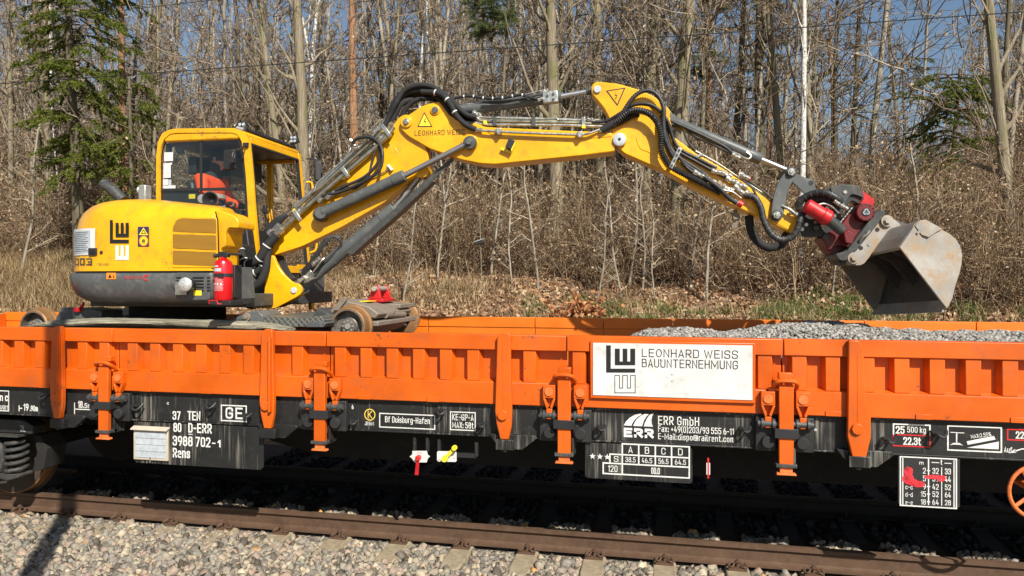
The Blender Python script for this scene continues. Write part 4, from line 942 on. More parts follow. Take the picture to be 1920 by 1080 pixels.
def build_timber():
    Y = 6.02; mb = MB(); rs = random.Random(4)
    ctrl = [(72, 611), (110, 607), (190, 605), (300, 606), (420, 609), (500, 613), (545, 618)]
    hh = [.02, .035, .045, .045, .045, .04, .02]
    pts = [px(u, v, Y) for u, v in ctrl]; sp_ = spline(pts, 10); n = len(sp_); k = 14; V = []; F = []
    for i, p in enumerate(sp_):
        f = i/(n-1)*(len(hh)-1); a = int(min(f, len(hh)-2)); h = hh[a]+(hh[a+1]-hh[a])*(f-a)
        for j in range(k):
            an = 2*math.pi*j/k; q = 1+.09*math.sin(3*an+i*.2)+rs.uniform(-.05, .05)
            V.append((p.x, Y+.10*math.cos(an)*q, p.z+h*math.sin(an)*q))
    for i in range(n-1):
        for j in range(k): F.append((i*k+j, i*k+(j+1) % k, (i+1)*k+(j+1) % k, (i+1)*k+j))
    F += [tuple(range(k))[::-1], tuple(range((n-1)*k, n*k))]
    mb.add(V, F); o = mb.build('timber_beam', M['wood'], sharp=60); tag(o, 'long weathered grey timber lying behind the near side of the wagon below the excavator', 'timber')
build_timber()
# ================================================================ EXCAVATOR
EA, EM = 7.143, .065
exc = thing('excavator', (pX(330, 7.2), TC, 1.24), 'yellow and grey rail excavator standing on the wagon with its arm stretched to the right', 'excavator')
def E(u, v, h=0.): return px(u, v, EA-h, EM)          # point on the arm plane, h metres towards the camera
EN = Vector((-EM, 1, 0)).normalized()
def slab(mb, poly, h, h2=None):
    """polygon traced on the near face at h in front of the arm plane, running back to h2 behind it"""
    h2 = h if h2 is None else h2
    mb.prism([E(u, v, h) for u, v in poly], EN*(h+h2)); return mb
def smoothpoly(poly, k=3):
    n = len(poly); out = []
    for i in range(n):
        a, b, c, d = [Vector(poly[(i+j-1) % n]) for j in range(4)]
        for j in range(k):
            t = j/k; out.append(tuple(.5*((2*b)+(c-a)*t+(2*a-5*b+4*c-d)*t*t+(3*b-a-3*c+d)*t**3)))
    return out
def fil(poly, r=6, k=3):
    """round the corners of a pixel polygon"""
    n = len(poly); out = []
    for i in range(n):
        p = Vector(poly[i]); a = Vector(poly[i-1]); b = Vector(poly[(i+1) % n])
        da = (a-p); db = (b-p); ra = min(r, da.length*.45); rb = min(r, db.length*.45)
        s = p+da.normalized()*ra; e = p+db.normalized()*rb
        for j in range(k+1):
            t = j/k; out.append(tuple(s*(1-t)**2+p*2*t*(1-t)+e*t*t))
    return out
def ecyl(mb, c, r, h, h2, n=24):
    a = E(c[0], c[1], h); b = a+EN*(h+h2) if h2 is not None else a; mb.cyl(a, b, r, n); return mb
def epath(pts, k=8): return spline([E(*p) for p in pts], k)

# ---- boom (first section)
def build_arm():
    Y_ = M['yellow']
    mb = MB(); slab(mb, fil([(503,482),(512,452),(545,412),(605,354),(650,318),(696,283),(728,250),(747,220),(762,213),(777,222),(798,275),(804,297),(802,313),(788,328),(770,337),(720,380),(640,426),(566,462)], 7), .085)
    b1 = mb.build('boom', Y_, exc, bevel=.012)
    d = MB(); slab(d, smoothpoly([(700,283),(715,272),(735,273),(746,284),(747,300),(735,330),(700,352),(640,395),(600,420),(590,405),(640,355)], 3), .090, -.084); d.build('stiffener_plate', Y_, b1, bevel=.004)
    d = MB(); slab(d, [(577,418),(598,398),(618,396),(640,400),(600,430),(578,438)], .0885, -.084); d.build('pin_plate', Y_, b1, bevel=.004)
    d = MB(); ecyl(d, (761,228), .055, .125, -.02); d.build('hinge_boss', Y_, b1, bevel=.008)
    d = MB(); ecyl(d, (761,228), .036, .155, -.12, 6); ecyl(d, (761,228), .024, .17, -.15, 6); d.build('hinge_nut', M['zinc'], b1, bevel=.003)
    for u, v, r_ in ((597, 402, .07), (880, 267, .068)):
        d = MB(); a = E(u, v, .20); d.lathe(a, EN, [(0, .03), (.003, .045), (.006, r_*.92), (.014, r_), (.40, r_), (.404, r_*.9)], 28); d.build('cylinder_pin', M['greydark'], b1)
        d = MB(); d.cyl(a-EN*.004, a+EN*.004, .022, 6); d.cbox(a-EN*.006, .05, .008, .016, Matrix.Rotation(.7, 3, 'Y')); d.build('pin_lock', M['zinc'], b1)
    # ---- second section with the sign writing
    mb = MB(); slab(mb, fil([(750,230),(758,220),(792,198),(823,189),(834,203),(843,216),(890,230),(910,238),(1090,246),(1147,247),(1153,262),(1153,284),(1090,292),(928,308.5),(901,307),(865,300),(805,279),(765,256),(751,242)], 5), .125)
    b2 = mb.build('boom_extension', Y_, exc, bevel=.012)
    mb = MB(); slab(mb, [(908,243),(1090,252),(1146,250),(1146,256),(1070,262),(930,258)], .131, -.124); mb.build('boom_web', Y_, b2, bevel=.003)
    mb = MB(); ecyl(mb, (761,228), .062, .145, .145); mb.build('hinge_boss', Y_, b2, bevel=.008)
    mb = MB(); ecyl(mb, (880,267), .085, .150, .15); mb.build('pin_boss', Y_, b2, bevel=.008)
    mb = MB(); ecyl(mb, (815,206), .052, .140, .14); mb.build('pin_boss', Y_, b2, bevel=.008)
    mb = MB(); ecyl(mb, (815,206), .034, .150, .15); mb.build('pin', M['grey'], b2, bevel=.004)
    mb = MB(); ecyl(mb, (1162.5,261), .068, .142, .142); mb.build('hinge_boss', Y_, b2, bevel=.006)
    mb = MB(); a = E(1161.5, 261, .158); mb.lathe(a, EN, [(0,.018),(.0,.05),(.006,.062),(.012,.064),(.31,.064)], 28); mb.build('hinge_washer', M['docplate'], b2)
    mb = MB(); mb.cyl(a-EN*.004, a, .015, 6); mb.build('washer_bolt', M['ink'], b2)
    mb = MB(); slab(mb, [(751,288-10),(757,262),(760,280)], .1, .1)
    # small proximity sensor box
    mb = MB(); slab(mb, [(947,275),(954,259),(966,264),(958,280)], .20, -.128); mb.build('sensor', M['plastic'], b2, bevel=.003)
    mb = MB(); slab(mb, [(958,280),(966,264),(965,271),(959,284)], .195, -.13); slab(mb, [(940,276),(960,284),(958,288),(938,280)], .165, -.126); mb.build('sensor_bracket', M['decalyellow'], b2)
    # lettering and warning marks
    ptext('LEONHARD WEISS', 777.5, 243.5, 871, 253.5, EA-.127, M['ink'], b2, .008, EM)
    def tri(parent, P3, h, fill, w=2.2):
        c = Vector((sum(p[0] for p in P3)/3, sum(p[1] for p in P3)/3)); O = [Vector(p) for p in P3]
        def sh(k): return [E(*(c+(p-c)*k), h) for p in O]
        m1 = MB(); m1.add(sh(1.0), [(0,1,2)]); f = m1.build('warning_triangle', M['ink'], parent, smooth=False)
        m2 = MB(); m2.add([p-EN*.0008 for p in sh(.80)], [(0,1,2)]); m2.build('triangle_field', fill, parent, smooth=False)
        ax = (O[0]-c); s_ = ax.length/20.
        up = ax.normalized(); rt = Vector((-up.y, up.x))
        Z = [(.7,9),(-1.6,0.5),(1.2,1.2),(-.2,-7),(2.6,3.2),(-.1,2.6),(2.4,9)]
        m3 = MB(); m3.add([E(*(c+rt*x*s_*1.3+up*(y-1)*s_*.95), h+.0016) for x, y in Z], [(0,1,5,6),(1,2,5),(2,3,4,5)]); m3.build('lightning_mark', M['ink'], parent, smooth=False)
    tri(b2, [(795.5,210),(782.5,238),(811,238)], .127, M['decalyellow'])
    # ---- stick
    mb = MB(); P3 = [(1108,163),(1112,156),(1120,152.5),(1158,156.5),(1199,168),(1228,181),(1247,199),(1257,222),(1262,255),(1299,283),(1350,312.5),(1381,335),(1443,374),(1497,408),(1493,425),(1485,438),(1426,409),(1300,351),(1257,326),(1170,288),(1150,268),(1145,245),(1142,222),(1132,203),(1118,186),(1109,176)]
    slab(mb, fil(P3, 4, 2), .105); b3 = mb.build('stick', Y_, exc, bevel=.012)
    mb = MB(); slab(mb, fil([(1246,200),(1254,203),(1257,214),(1252,225),(1244,222)], 3, 2), .12, .12); mb.build('cylinder_lug', Y_, b3, bevel=.006)
    mb = MB(); slab(mb, smoothpoly([(1193,258),(1205,254),(1240,262),(1262,280),(1250,300),(1215,285),(1200,278)], 3), .110, -.104); mb.build('stiffener_plate', Y_, b3, bevel=.003)
    mb = MB(); slab(mb, [(1399,352),(1447,382),(1435,404),(1400,387)], .1095, -.104); slab(mb, [(1455,392),(1492,409),(1482,433),(1448,414)], .110, -.104); mb.build('stiffener_plate', Y_, b3, bevel=.003)
    mb = MB(); mb.tube([E(1300,290,.0), E(1350,318,.0), E(1400,352,.0), E(1448,384,.0)], .022, 6); mb.build('top_flange', Y_, b3)
    mb = MB(); ecyl(mb, (1120,167), .036, .125, .125); mb.build('pin', M['docplate'], b3, bevel=.004)
    tri(b3, [(1157.5,225-26+0),(1136,170),(1173,164)][::1], .107, Y_)
    # worn letter on the stick
    # ---- swing post
    mb = MB(); P0 = [(503,484),(508,478),(513,480),(520,498),(533,516),(548,530),(559,531.5),(565,538),(566,545),(563,552),(553,558.5),(516,578.5),(473,578.5),(473,569.5),(489,569),(495,552),(498,520)]
    slab(mb, fil(P0, 3, 2), .16, -.115); a = mb.build('swing_post', Y_, exc, bevel=.006)
    mb = MB(); slab(mb, [(p[0]+10, p[1]-3) for p in P0], -.10, .145); mb.build('post_plate', Y_, a, bevel=.006)
    mb = MB(); slab(mb, [(478,577),(516,577),(545,560),(520,556),(500,556),(480,568)], .11, .10); slab(mb, [(498,556),(504,490),(509,486),(516,500),(512,556)], .11, .1); mb.build('post_core', Y_, a)
    mb = MB(); ecyl(mb, (550,544.5), .032, .175, .15); mb.build('pin', M['docplate'], a, bevel=.004)
    mb = MB(); slab(mb, [(474,500),(500,496),(498,575),(470,575)], .10, .12); mb.build('swing_bracket', M['greydark'], a, bevel=.01)
    mb = MB(); mb.cyl(E(505,462,.0), E(503,568,.0), .06, 16); mb.build('swing_pin', M['greydark'], a)
build_arm()

def cylinder(name, p0, p1, p2, r, rr, h, collar=True, mat='grey', eye=.06):
    """body p0->p1, rod p1->p2, all given as pixels on the arm plane; h = offset to the camera"""
    a, b, c = E(*p0, h), E(*p1, h), E(*p2, h); d = (b-a).normalized()
    mb = MB(); L = (b-a).length
    prof = [(0, r*.75), (.02, r), (L*.86, r), (L*.862, r*1.08), (L-.01, r*1.08), (L, r*.95)] if collar else [(0, r*.8), (.02, r), (L-.01, r), (L, r*.9)]
    mb.lathe(a, d, prof, 28); o = mb.build(name, M[mat], exc)
    mb = MB(); mb.cyl(b-d*.03, c-d*eye*.3, rr, 20); mb.build('rod', M['chrome'], o)
    if eye:
        mb = MB(); mb.cyl(c-d*eye*1.6, c-d*eye*.6, rr*1.45, 16); mb.build('rod_eye', M['greydark'], o)
        mb = MB(); mb.cyl(c-EN*.05, c+EN*.05, eye, 22); mb.build('eye_ring', M[mat], o, bevel=.004)
    mb = MB(); mb.cyl(a-EN*.05, a+EN*.05, r*1.05, 22); mb.build('end_eye', M[mat], o, bevel=.004)
    return o
def build_cylinders():
    c1 = cylinder('adjusting_cylinder', (604,400), (759,329), (880,267), .058, .029, .17, eye=.03)
    c1b = cylinder('adjusting_cylinder', (604,400), (759,329), (880,267), .058, .029, -.17, eye=.03)
    c2 = cylinder('lift_cylinder', (566,534), (741,391), (797,318), .072, .036, .0, eye=.05)
    mb = MB(); d = (E(741,391)-E(566,534)).normalized(); o_ = Vector((.05, 0, -.07))
    P_ = [(648,474),(660,478),(742,404),(812,338),(852,300),(846,296),(806,330),(735,396)]
    slab(mb, P_, .075, -.068); slab(mb, P_, -.068, .075); slab(mb, [(654,477),(657,480),(742,406),(812,340),(810,338),(740,402)], .07, .07)
    mb.build('rod_guard', M['greydark'], c2, bevel=.003)
    mb = MB(); a = E(580,520,.05); slab(mb, [(560,505),(580,500),(590,522),(570,532)], .10, .05); mb.build('valve_block', M['zinc'], c2, bevel=.005)
    mb = MB(); slab(mb, fil([(788,318),(802,312),(804,322),(798,332),(782,333),(776,328)], 3), .10, .1); mb.build('rod_lug', M['yellow'], c2, bevel=.006)
    c3 = cylinder('stick_cylinder', (822,212), (1053,181), (1112,170), .058, .027, .0, eye=.04)
    mb = MB(); slab(mb, [(1017,172),(1045,169),(1047,190),(1018,193)], .095, -.02); c3v = mb.build('valve_block', M['zinc'], c3, bevel=.005)
    for u, v in ((1026,179),(1037,176),(1037,186)):
        mb = MB(); ecyl(mb, (u, v), .012, .108, -.09, 8); mb.build('plug', M['greydark'], c3)
    c4 = cylinder('bucket_cylinder', (1258,226), (1427,299), (1484,323), .052, .025, .0, eye=.035)
    mb = MB(); mb.tube(epath([(1372,284,.07),(1385,290,.085),(1395,296,.09),(1404,298,.08),(1408,292,.06),(1400,285,.05)], 5), .010, 6); mb.build('feed_pipe', M['zinc'], c4)
build_cylinders()

def build_linkage():
    mb = MB(); P_ = smoothpoly([(1473,322),(1478,315),(1488,314),(1495,322),(1492,332),(1481,350),(1475,370),(1470,398),(1464,412),(1455,414),(1446,408),(1447,392),(1450,370),(1459,342)], 3)
    slab(mb, P_, .15, -.125); l = mb.build('curved_link', M['grey'], exc, bevel=.005)
    mb = MB(); slab(mb, P_, -.125, .15); mb.build('link_plate', M['grey'], l, bevel=.005)
    for c in ((1484,322), (1457,403)):
        mb = MB(); ecyl(mb, c, .05, .165, .165, 24); mb.build('link_boss', M['greydark'], l, bevel=.005)
        mb = MB(); ecyl(mb, c, .036, .185, -.15, 6); ecyl(mb, c, .016, .195, -.17, 10); mb.build('link_nut', M['zinc'], l, bevel=.003)
    mb = MB(); P_ = [(1482,338),(1494,326),(1515,335),(1524,336),(1529,341),(1528,350),(1540,375),(1530,385),(1515,369)]
    slab(mb, P_, .07, -.05); slab(mb, P_, -.05, .07); l2 = mb.build('lever', M['grey'], exc, bevel=.005)
    mb = MB(); ecyl(mb, (1521,343), .022, .073, -.05, 16); mb.build('lever_hole', M['ink'], l2)
build_linkage()

def build_rotator():
    # black hitch housing
    mb = MB(); P_ = fil([(1494,418),(1500,398),(1515,378),(1538,358),(1562,349),(1600,347),(1615,356),(1621,374),(1612,384),(1598,376),(1588,385),(1578,402),(1570,428),(1558,444),(1532,444),(1505,444)], 4, 2)
    slab(mb, P_, .10, -.075); slab(mb, P_, -.075, .10); slab(mb, [(1505,420),(1530,385),(1560,365),(1590,360),(1575,400),(1558,440),(1510,440)], .06, .06)
    h = mb.build('rotator_housing', M['blackclean'], exc, bevel=.006)
    mb = MB(); P_ = fil([(1556,352),(1575,345),(1606,347),(1618,358),(1620,372),(1606,366),(1596,364),(1580,388),(1572,392),(1566,375)], 4, 2); slab(mb, P_, .125, -.105); mb.build('hitch_cheek', M['greydark'], h, bevel=.006)
    for u, v in ((1529,416),(1545,428),(1551,391),(1565,404),(1585,360),(1504,430),(1512,421)):
        mb = MB(); ecyl(mb, (u, v), .018, .135, -.09, 6); mb.build('bolt', M['zinc'], h)
    for u, v, r_ in ((1504,427,.03),(1531,427,.028),(1560,398,.035),(1549,444,.03)):
        mb = MB(); ecyl(mb, (u, v), r_, .128, -.09, 14); mb.build('port_cap', M['greydark'], h, bevel=.004)
    # red casting
    mb = MB(); P_ = fil([(1576,424),(1590,404),(1603,398),(1612,412),(1628,420),(1634,422),(1606,452),(1590,464),(1572,460),(1553,470),(1546,455),(1540,446),(1552,436)], 4, 2)
    slab(mb, P_, .12, .14); r_ = mb.build('rotator_casting', M['reddark'], exc, bevel=.008)
    mb = MB(); slab(mb, [(1545,455),(1560,447),(1590,456),(1600,468),(1572,478),(1556,476)], .05, .17); mb.build('casting_lobe', M['reddark'], r_, bevel=.006)
    mb = MB(); slab(mb, [(1606,374),(1614,368),(1617,372),(1625,382),(1618,386)], .10, .1); slab(mb, [(1612,360),(1618,358),(1640,374),(1638,388),(1626,383),(1612,372)], .06, -.03); mb.build('lever_arm', M['red'], r_, bevel=.004)
    mb = MB(); a = E(1624,397.5,.20); mb.lathe(a, EN, [(0,.03),(.0,.075),(.005,.082),(.05,.086),(.34,.086)], 32); dsc = mb.build('round_cover', M['reddark'], r_)
    mb = MB(); mb.cyl(a-EN*.006, a, .036, 24); mb.build('cover_mark', M['ink'], r_)
    mb = MB()
    for k in range(3):
        an = R(90+120*k); c = a-EN*.007+Vector((.013*math.cos(an), 0, .013*math.sin(an)))
        mb.ring(ngon(c, .017, 16), ngon(c, .009, 16), -EN*.002)
    mb.build('cover_emblem', M['docplate'], r_)
    for k in range(12):
        an = R(30*k); mb = MB(); c = a+Vector((.07*math.cos(an), 0, .07*math.sin(an))); mb.cyl(c-EN*.004, c+EN*.001, .006, 6); mb.build('cover_bolt', M['ink'], r_)
    # red rotary cylinder + grey sleeve
    a, b, c = E(1510,384,.24), E(1556,412,.24), E(1583,436,.22); d = (b-a).normalized()
    mb = MB(); L = (b-a).length; mb.lathe(a, d, [(0,.045),(.012,.066),(L*.68,.066),(L*.70,.076),(L-.02,.076),(L,.06)], 28); mb.build('tilt_cylinder', M['red'], exc)
    mb = MB(); mb.lathe(b-d*.02, (c-b), [(0,.048),((c-b).length-.02,.05),((c-b).length,.042)], 24); t2 = mb.build('tilt_cylinder_barrel', M['greydark'], exc)
    mb = MB(); slab(mb, fil([(1582,436),(1592,432),(1604,442),(1598,458),(1586,455)], 3), .24, -.10); mb.build('trunnion', M['reddark'], t2, bevel=.006)
    # turntable plate between rotator and quick hitch
    mb = MB(); slab(mb, fil([(1566,476),(1588,470),(1640,400),(1655,392),(1662,398),(1656,408),(1592,487),(1580,490),(1572,486)], 3, 2), .19, .19); q = mb.build('quick_hitch', M['greydark'], exc, bevel=.008)
    mb = MB(); slab(mb, [(1570,486),(1583,466),(1592,474),(1590,490),(1576,497)], .15, .15); mb.build('hitch_hook', M['blackclean'], q, bevel=.006)
    mb = MB(); mb.tube(epath([(1612,452,.2),(1618,444,.23),(1626,438,.23),(1630,432,.21)], 4), .012, 6); mb.build('hitch_hose', M['zinc'], q)
    # bucket ear plates
    P_ = fil([(1589,497),(1586,487),(1592,478),(1604,472),(1640,424),(1648,408),(1658,403),(1668,405),(1688,420),(1692,430),(1668,440),(1640,470),(1620,495),(1612,498)], 4, 3)
    return P_
EAR = build_rotator()

def build_bucket():
    W3 = Vector((-.19, .98, -.065))*1.22; A2, M2 = 6.30, .17
    def B(u, v): return px(u, v, A2, M2)
    prof = [(1684.5,464),(1715,420),(1722,414),(1732,412.5),(1748,419),(1764,430),(1780,438),(1792,448),(1800,461),(1804,478),(1803,494),(1799,512),(1792,532),(1785,556),(1779,574),(1773,579)]
    P_ = [B(*p) for p in prof]; n = len(P_)
    c = sum(P_, Vector((0,0,0)))/n
    bk = None
    # shell: from the top lip round the back to the cutting edge, real thickness
    def offs(k): return [p+(c-p).normalized()*k for p in P_]
    I_ = offs(.018); V = P_+[p+W3 for p in P_]+I_+[p+W3 for p in I_]; F = []
    for i in range(n-1): F += [(i, i+1, n+i+1, n+i), (2*n+i, 3*n+i, 3*n+i+1, 2*n+i+1), (i, 2*n+i, 2*n+i+1, i+1), (n+i, n+i+1, 3*n+i+1, 3*n+i)]
    F += [(0, n, 3*n, 2*n), (n-1, 3*n-1, 4*n-1, 2*n-1)]
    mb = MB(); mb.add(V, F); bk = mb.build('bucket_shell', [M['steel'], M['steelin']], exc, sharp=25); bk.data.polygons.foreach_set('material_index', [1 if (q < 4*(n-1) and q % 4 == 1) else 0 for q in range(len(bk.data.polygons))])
    nrm = W3.normalized()
    for off in (0., 1.):
        mb = MB(); mb.prism([p+W3*off-nrm*(.012 if off == 0 else .008) for p in offs(.006)], nrm*.02); mb.build('side_plate', M['steel'], bk, bevel=.003)
    # reinforcement along the mouth edge of the near side plate
    mb = MB(); e = [(1684.5,464),(1700,442),(1712,424),(1722,440),(1790,530),(1783,560),(1773,579)]
    mb.prism([B(*p)-nrm*.022 for p in e], nrm*.0095); mb.build('side_cutter', M['steel'], bk, bevel=.003)
    mb = MB(); e = [(1712,424),(1722,414),(1732,412.5),(1764,430),(1752,436),(1738,446),(1724,441)]
    mb.prism([B(*p)-nrm*.030 for p in e], nrm*.0175); mb.build('lifting_plate', M['steel'], bk, bevel=.003)
    mb = MB(); q = [B(*p)-nrm*.034 for p in [(1714,437),(1733,421),(1735,424),(1717,441)]]; mb.prism(q, nrm*.0035); mb.build('maker_badge', M['steel'], bk, bevel=.001)
    # cutting edge strip and top lip
    mb = MB(); a = B(1773,579); b = B(1781,562); d = (a-b).normalized(); mb.prism([a+d*.035, b, b+Vector((-.02,0,.0)), a+d*.03+Vector((-.02,0,0))], W3); mb.build('cutting_edge', M['steel'], bk, bevel=.002)
    mb = MB(); a = B(1684.5,464); b = B(1700,441.5); mb.prism([a, b, b+Vector((.02,0,-.02)), a+Vector((.02,0,-.02))], W3); mb.build('top_lip', M['steel'], bk, bevel=.002)
    # inner gussets against the back
    for k in (.28, .52, .76):
        mb = MB(); T0 = B(1715,421); T1 = B(1690,458); L0 = B(1782,560)
        g = [B(1712,428), B(1688,463), B(1745,500), B(1784,545), B(1796,500), B(1780,450)]
        mb.prism([p+W3*k for p in [B(1716,424), B(1694,455), B(1742,478), B(1790,530), B(1799,480), B(1765,436)]], nrm*.014); mb.build('inner_gusset', M['steelin'], bk)
    # ears
    for k in (.36, .66):
        base = .0
        mb = MB(); pts = [E(u, v, .17) for u, v in EAR]
        sh = EN*(0 if k < .5 else .32)
        mb.prism([p+sh for p in pts], EN*.03); e = mb.build('bucket_ear', M['steel'], bk, bevel=.004)
        for c_, r_ in (((1599.5,484),.042), ((1662,414.5),.042)):
            mb = MB(); p = E(*c_, .17)+sh; mb.lathe(p-EN*.035, EN, [(0,r_*.7),(.0,r_*.78),(.01,r_*.8),(.0101,r_*1.25),(.035,r_*1.3),(.06,r_*1.3)], 24); mb.build('ear_pin', M['steel'], e)
            mb = MB(); mb.cyl(p-EN*.047, p-EN*.03, .026, 6); mb.build('pin_nut', M['steel'], e)
        if k < .5:
            for c_ in ((1614,465),(1645,430.5)):
                mb = MB(); ecyl(mb, c_, .020, .172, -.1695, 16); mb.build('ear_hole', M['ink'], e)
            mb = MB(); mb.prism([E(u, v, .176) for u, v in ((1626,458),(1643,441),(1646,445),(1630,462))], EN*.006); mb.build('maker_badge', M['steel'], e)
    # hanger block joining ears to the top plate
    mb = MB(); mb.prism([E(u, v, .14) for u, v in ((1596,484),(1606,476),(1650,414),(1668,408),(1712,424),(1690,458),(1620,490))], EN*.28); mb.build('hanger_block', M['steelin'], bk)
build_bucket()
# ---- hoses and pipes on the arm (all parts of the excavator)
def hose(pts, r, mat='hose', name='hose', par=None, n=8, k=7, corr=False, collars=0, cmat='zinc'):
    path = epath(pts, k)
    if corr:
        path = resample(path, .011); rs_ = [r*(1.06 if i % 2 else .74) for i in range(len(path))]
    else: rs_ = [r]*len(path)
    mb = MB(); mb.tube(path, rs_, n); o = mb.build(name, M[mat], par or exc, sharp=60 if not corr else 80)
    if collars:
        c = MB(); P_ = resample(epath(pts, 10), .3/collars)
        for i in range(1, len(P_)-1):
            d = (P_[i+1]-P_[i-1]).normalized(); c.cyl(P_[i]-d*.006, P_[i]+d*.006, r*1.1, n+4)
        c.build('cable_ties', M[cmat], o)
    return o
def fitting(p, q, r, h, mat='zinc', par=None):
    """hexagonal screwed fitting from pixel p to q"""
    a, b = E(*p, h), E(*q, h); d = b-a; mb = MB()
    mb.cyl(a, a+d*.35, r*1.35, 6); mb.cyl(a+d*.36, a+d*.62, r, 10); mb.cyl(a+d*.63, b, r*1.2, 6); return mb.build('fitting', M[mat], par or exc, bevel=.002)
def build_hoses():
    rs = random.Random(8)
    # two thick pipes and several thin ones along the boom
    hose([(528,431,.15),(600,366,.15),(700,280,.15),(727,254,.15),(738,238,.14)], .023, 'pipe', 'steel_pipe', n=12)
    hose([(540,403,.10),(600,352,.10),(650,308,.10),(700,263,.10),(722,240,.10)], .017, 'pipe', 'steel_pipe', n=10)
    hose([(548,396,.05),(600,349,.05),(650,303,.05),(700,255,.05),(725,232,.05)], .016, 'zinc', 'steel_pipe', n=10)
    hose([(552,388,.0),(610,336,.0),(660,293,.0),(702,252,.0),(722,226,.0)], .016, 'zinc', 'steel_pipe', n=10)
    hose([(584,363,.12),(590,358,.14),(594,345,.14),(610,330,.13),(655,291,.1),(690,262,.1)], .011, 'zinc', 'steel_pipe')
    hose([(548,410,.12),(600,362,.12),(650,319,.11),(700,274,.11)], .020, 'hose')
    for (a, b) in (((549,412),(560,400)), ((640,334),(650,324)), ((712,262),(722,252)), ((700,250),(710,240)), ((560,398),(570,388))):
        fitting(a, b, .026, .13)
    for u, v in ((556,407),(724,249),(646,325)):
        mb = MB(); slab(mb, [(u-9,v-10),(u-3,v-14),(u+10,v+5),(u+4,v+9)], .185, -.16); mb.build('pipe_clamp', M['zinc'], exc, bevel=.003)
        mb = MB(); ecyl(mb, (u+6, v+3), .014, .2, -.17, 6); mb.build('clamp_bolt', M['zinc'], exc)
    mb = MB(); slab(mb, [(716,248),(722,241),(729,249),(723,256)], .12, -.06); slab(mb, [(547,396),(551,391),(556,397),(551,402)], .13, -.06); mb.build('pipe_bracket', M['decalyellow'], exc, bevel=.003)
    # fabric sleeves at the foot of the boom
    for (q, h) in (((0,0), .19), ((-5,-7), .12)):
        fitting((510+q[0],447+q[1]), (530+q[0],429+q[1]), .030, h)
    hose([(519,441,.19),(500,462,.22),(487,484,.24),(470,494,.24),(456,497,.2),(450,480,.14),(441,466,.08)], .046, 'sleeve', 'hose_sleeve', n=12, collars=2, cmat='white')
    hose([(514,436,.12),(503,470,.19),(499,500,.22),(488,528,.24),(468,540,.24),(452,528,.22),(443,500,.20),(440,480,.18),(430,468,.15),(420,470,.05)], .040, 'sleeve', 'hose_sleeve', n=12)
    hose([(496,480,.18),(480,510,.20),(462,500,.2),(452,470,.18),(446,458,.1)], .038, 'sleeve', 'hose_sleeve', n=12, collars=3, cmat='white')
    hose([(445,500,.22),(447,530,.22),(456,556,.22),(470,566,.2),(485,563,.18),(490,552,.15)], .036, 'sleeve', 'hose_sleeve', n=12)
    hose([(440,520,.1),(452,560,.12),(475,572,.1),(492,560,.1)], .045, 'sleeve', 'hose_sleeve', n=12)
    for k in range(5):
        hose([(548-3*k,398+2*k,.02*k),(520,408+4*k,.05),(502,425+3*k,.06),(494+2*k,440+2*k,.05),(504,455+k,.04),(518,450,.03)], .013, 'hose')
    # hoses inside the swing post towards the lift cylinder
    for k in range(4):
        hose([(514+5*k,480,.0),(526+3*k,496,-.02),(534+3*k,512,.0),(548+2*k,524,.03),(562,522-3*k,.05)], .017, 'sleeve')
    for k in range(4):
        hose([(566,520-4*k,.09),(588,492-3*k,.12),(606,462-3*k,.12),(622,446-k,.1),(636,444+2*k,.08),(640,456+2*k,.06),(628,474+k,.06),(606,492+k,.08),(584,512,.09)], .012, 'hose')
    fitting((560,528),(572,519),.02,.12); fitting((575,527),(588,520),.018,.12); fitting((586,497),(600,484),.02,.13)
    hose([(584,515,.14),(590,506,.15),(602,490,.15),(608,484,.13)], .010, 'zinc', 'steel_pipe')
    # hanging loop on the boom
    for k, h in ((0, .14), (7, .18)):
        hose([(604,369-k*.2,h),(640,352+k,h+.02),(680,334+k,h+.03),(704+k,312+k,h+.03),(713+k*.6,290,h+.03),(708+k*.5,270,h),(692+k*.5,258,h-.02),(672,259,h-.04),(660,268,h-.05)], .017, 'hose', n=8)
    hose([(625,358,.14),(650,352,.16),(668,352,.17),(690,330,.17),(698,300,.16),(706,275,.15)], .012, 'hose')
    fitting((597,378),(612,366),.022,.16); fitting((612,372),(628,361),.022,.18)
    hose([(660,270,.08),(656,282,.1),(648,294,.1),(645,302,.1)], .012, 'zinc', 'steel_pipe')
    fitting((656,262),(666,274),.018,.1); fitting((662,280),(674,276),.018,.1)
    hose([(676,345,.1),(700,332,.11),(722,322,.11),(730,314,.11)], .007, 'zinc', 'steel_pipe'); fitting((727,311),(735,320),.018,.11)
    # big black bundle over the knee
    fitting((716,240),(727,226),.024,.05); fitting((728,236),(738,224),.024,.1)
    for k in range(9):
        h = .14-.035*k; j = rs.uniform(-3, 3)
        hose([(722+k*1.5,234-k,h),(734+j,214-k,h),(744+j*.5,192-k,h+.02),(757,172+k*1.6+j,h),(783,160+k*2.4,h),(810,164+k*2.6+j*.6,h),(838,180+k*2.0,h+.01),(858,202+k*1.7+j*.5,h+.02),(875,215+k*1.4,h+.01),(893,220+k*2.0,h)], .026, 'sleeve', 'hose_sleeve', n=10, k=6)
    hose([(790,172,.16),(826,176,.18),(846,198,.19),(856,217,.19),(872,233,.18),(892,243,.16)], .028, 'sleeve', 'hose_sleeve', n=10, collars=2, cmat='white')
    hose([(752,224,.05),(760,205,.06),(775,190,.06),(800,184,.05),(826,186,.04),(838,196,.02)], .028, 'sleeve', 'hose_sleeve', n=10)
    hose([(742,202,.1),(750,184,.1),(768,172,.1),(800,170,.1),(830,190,.1),(843,210,.1),(862,226,.1),(888,232,.1)], .03, 'sleeve', 'hose_sleeve', n=10)
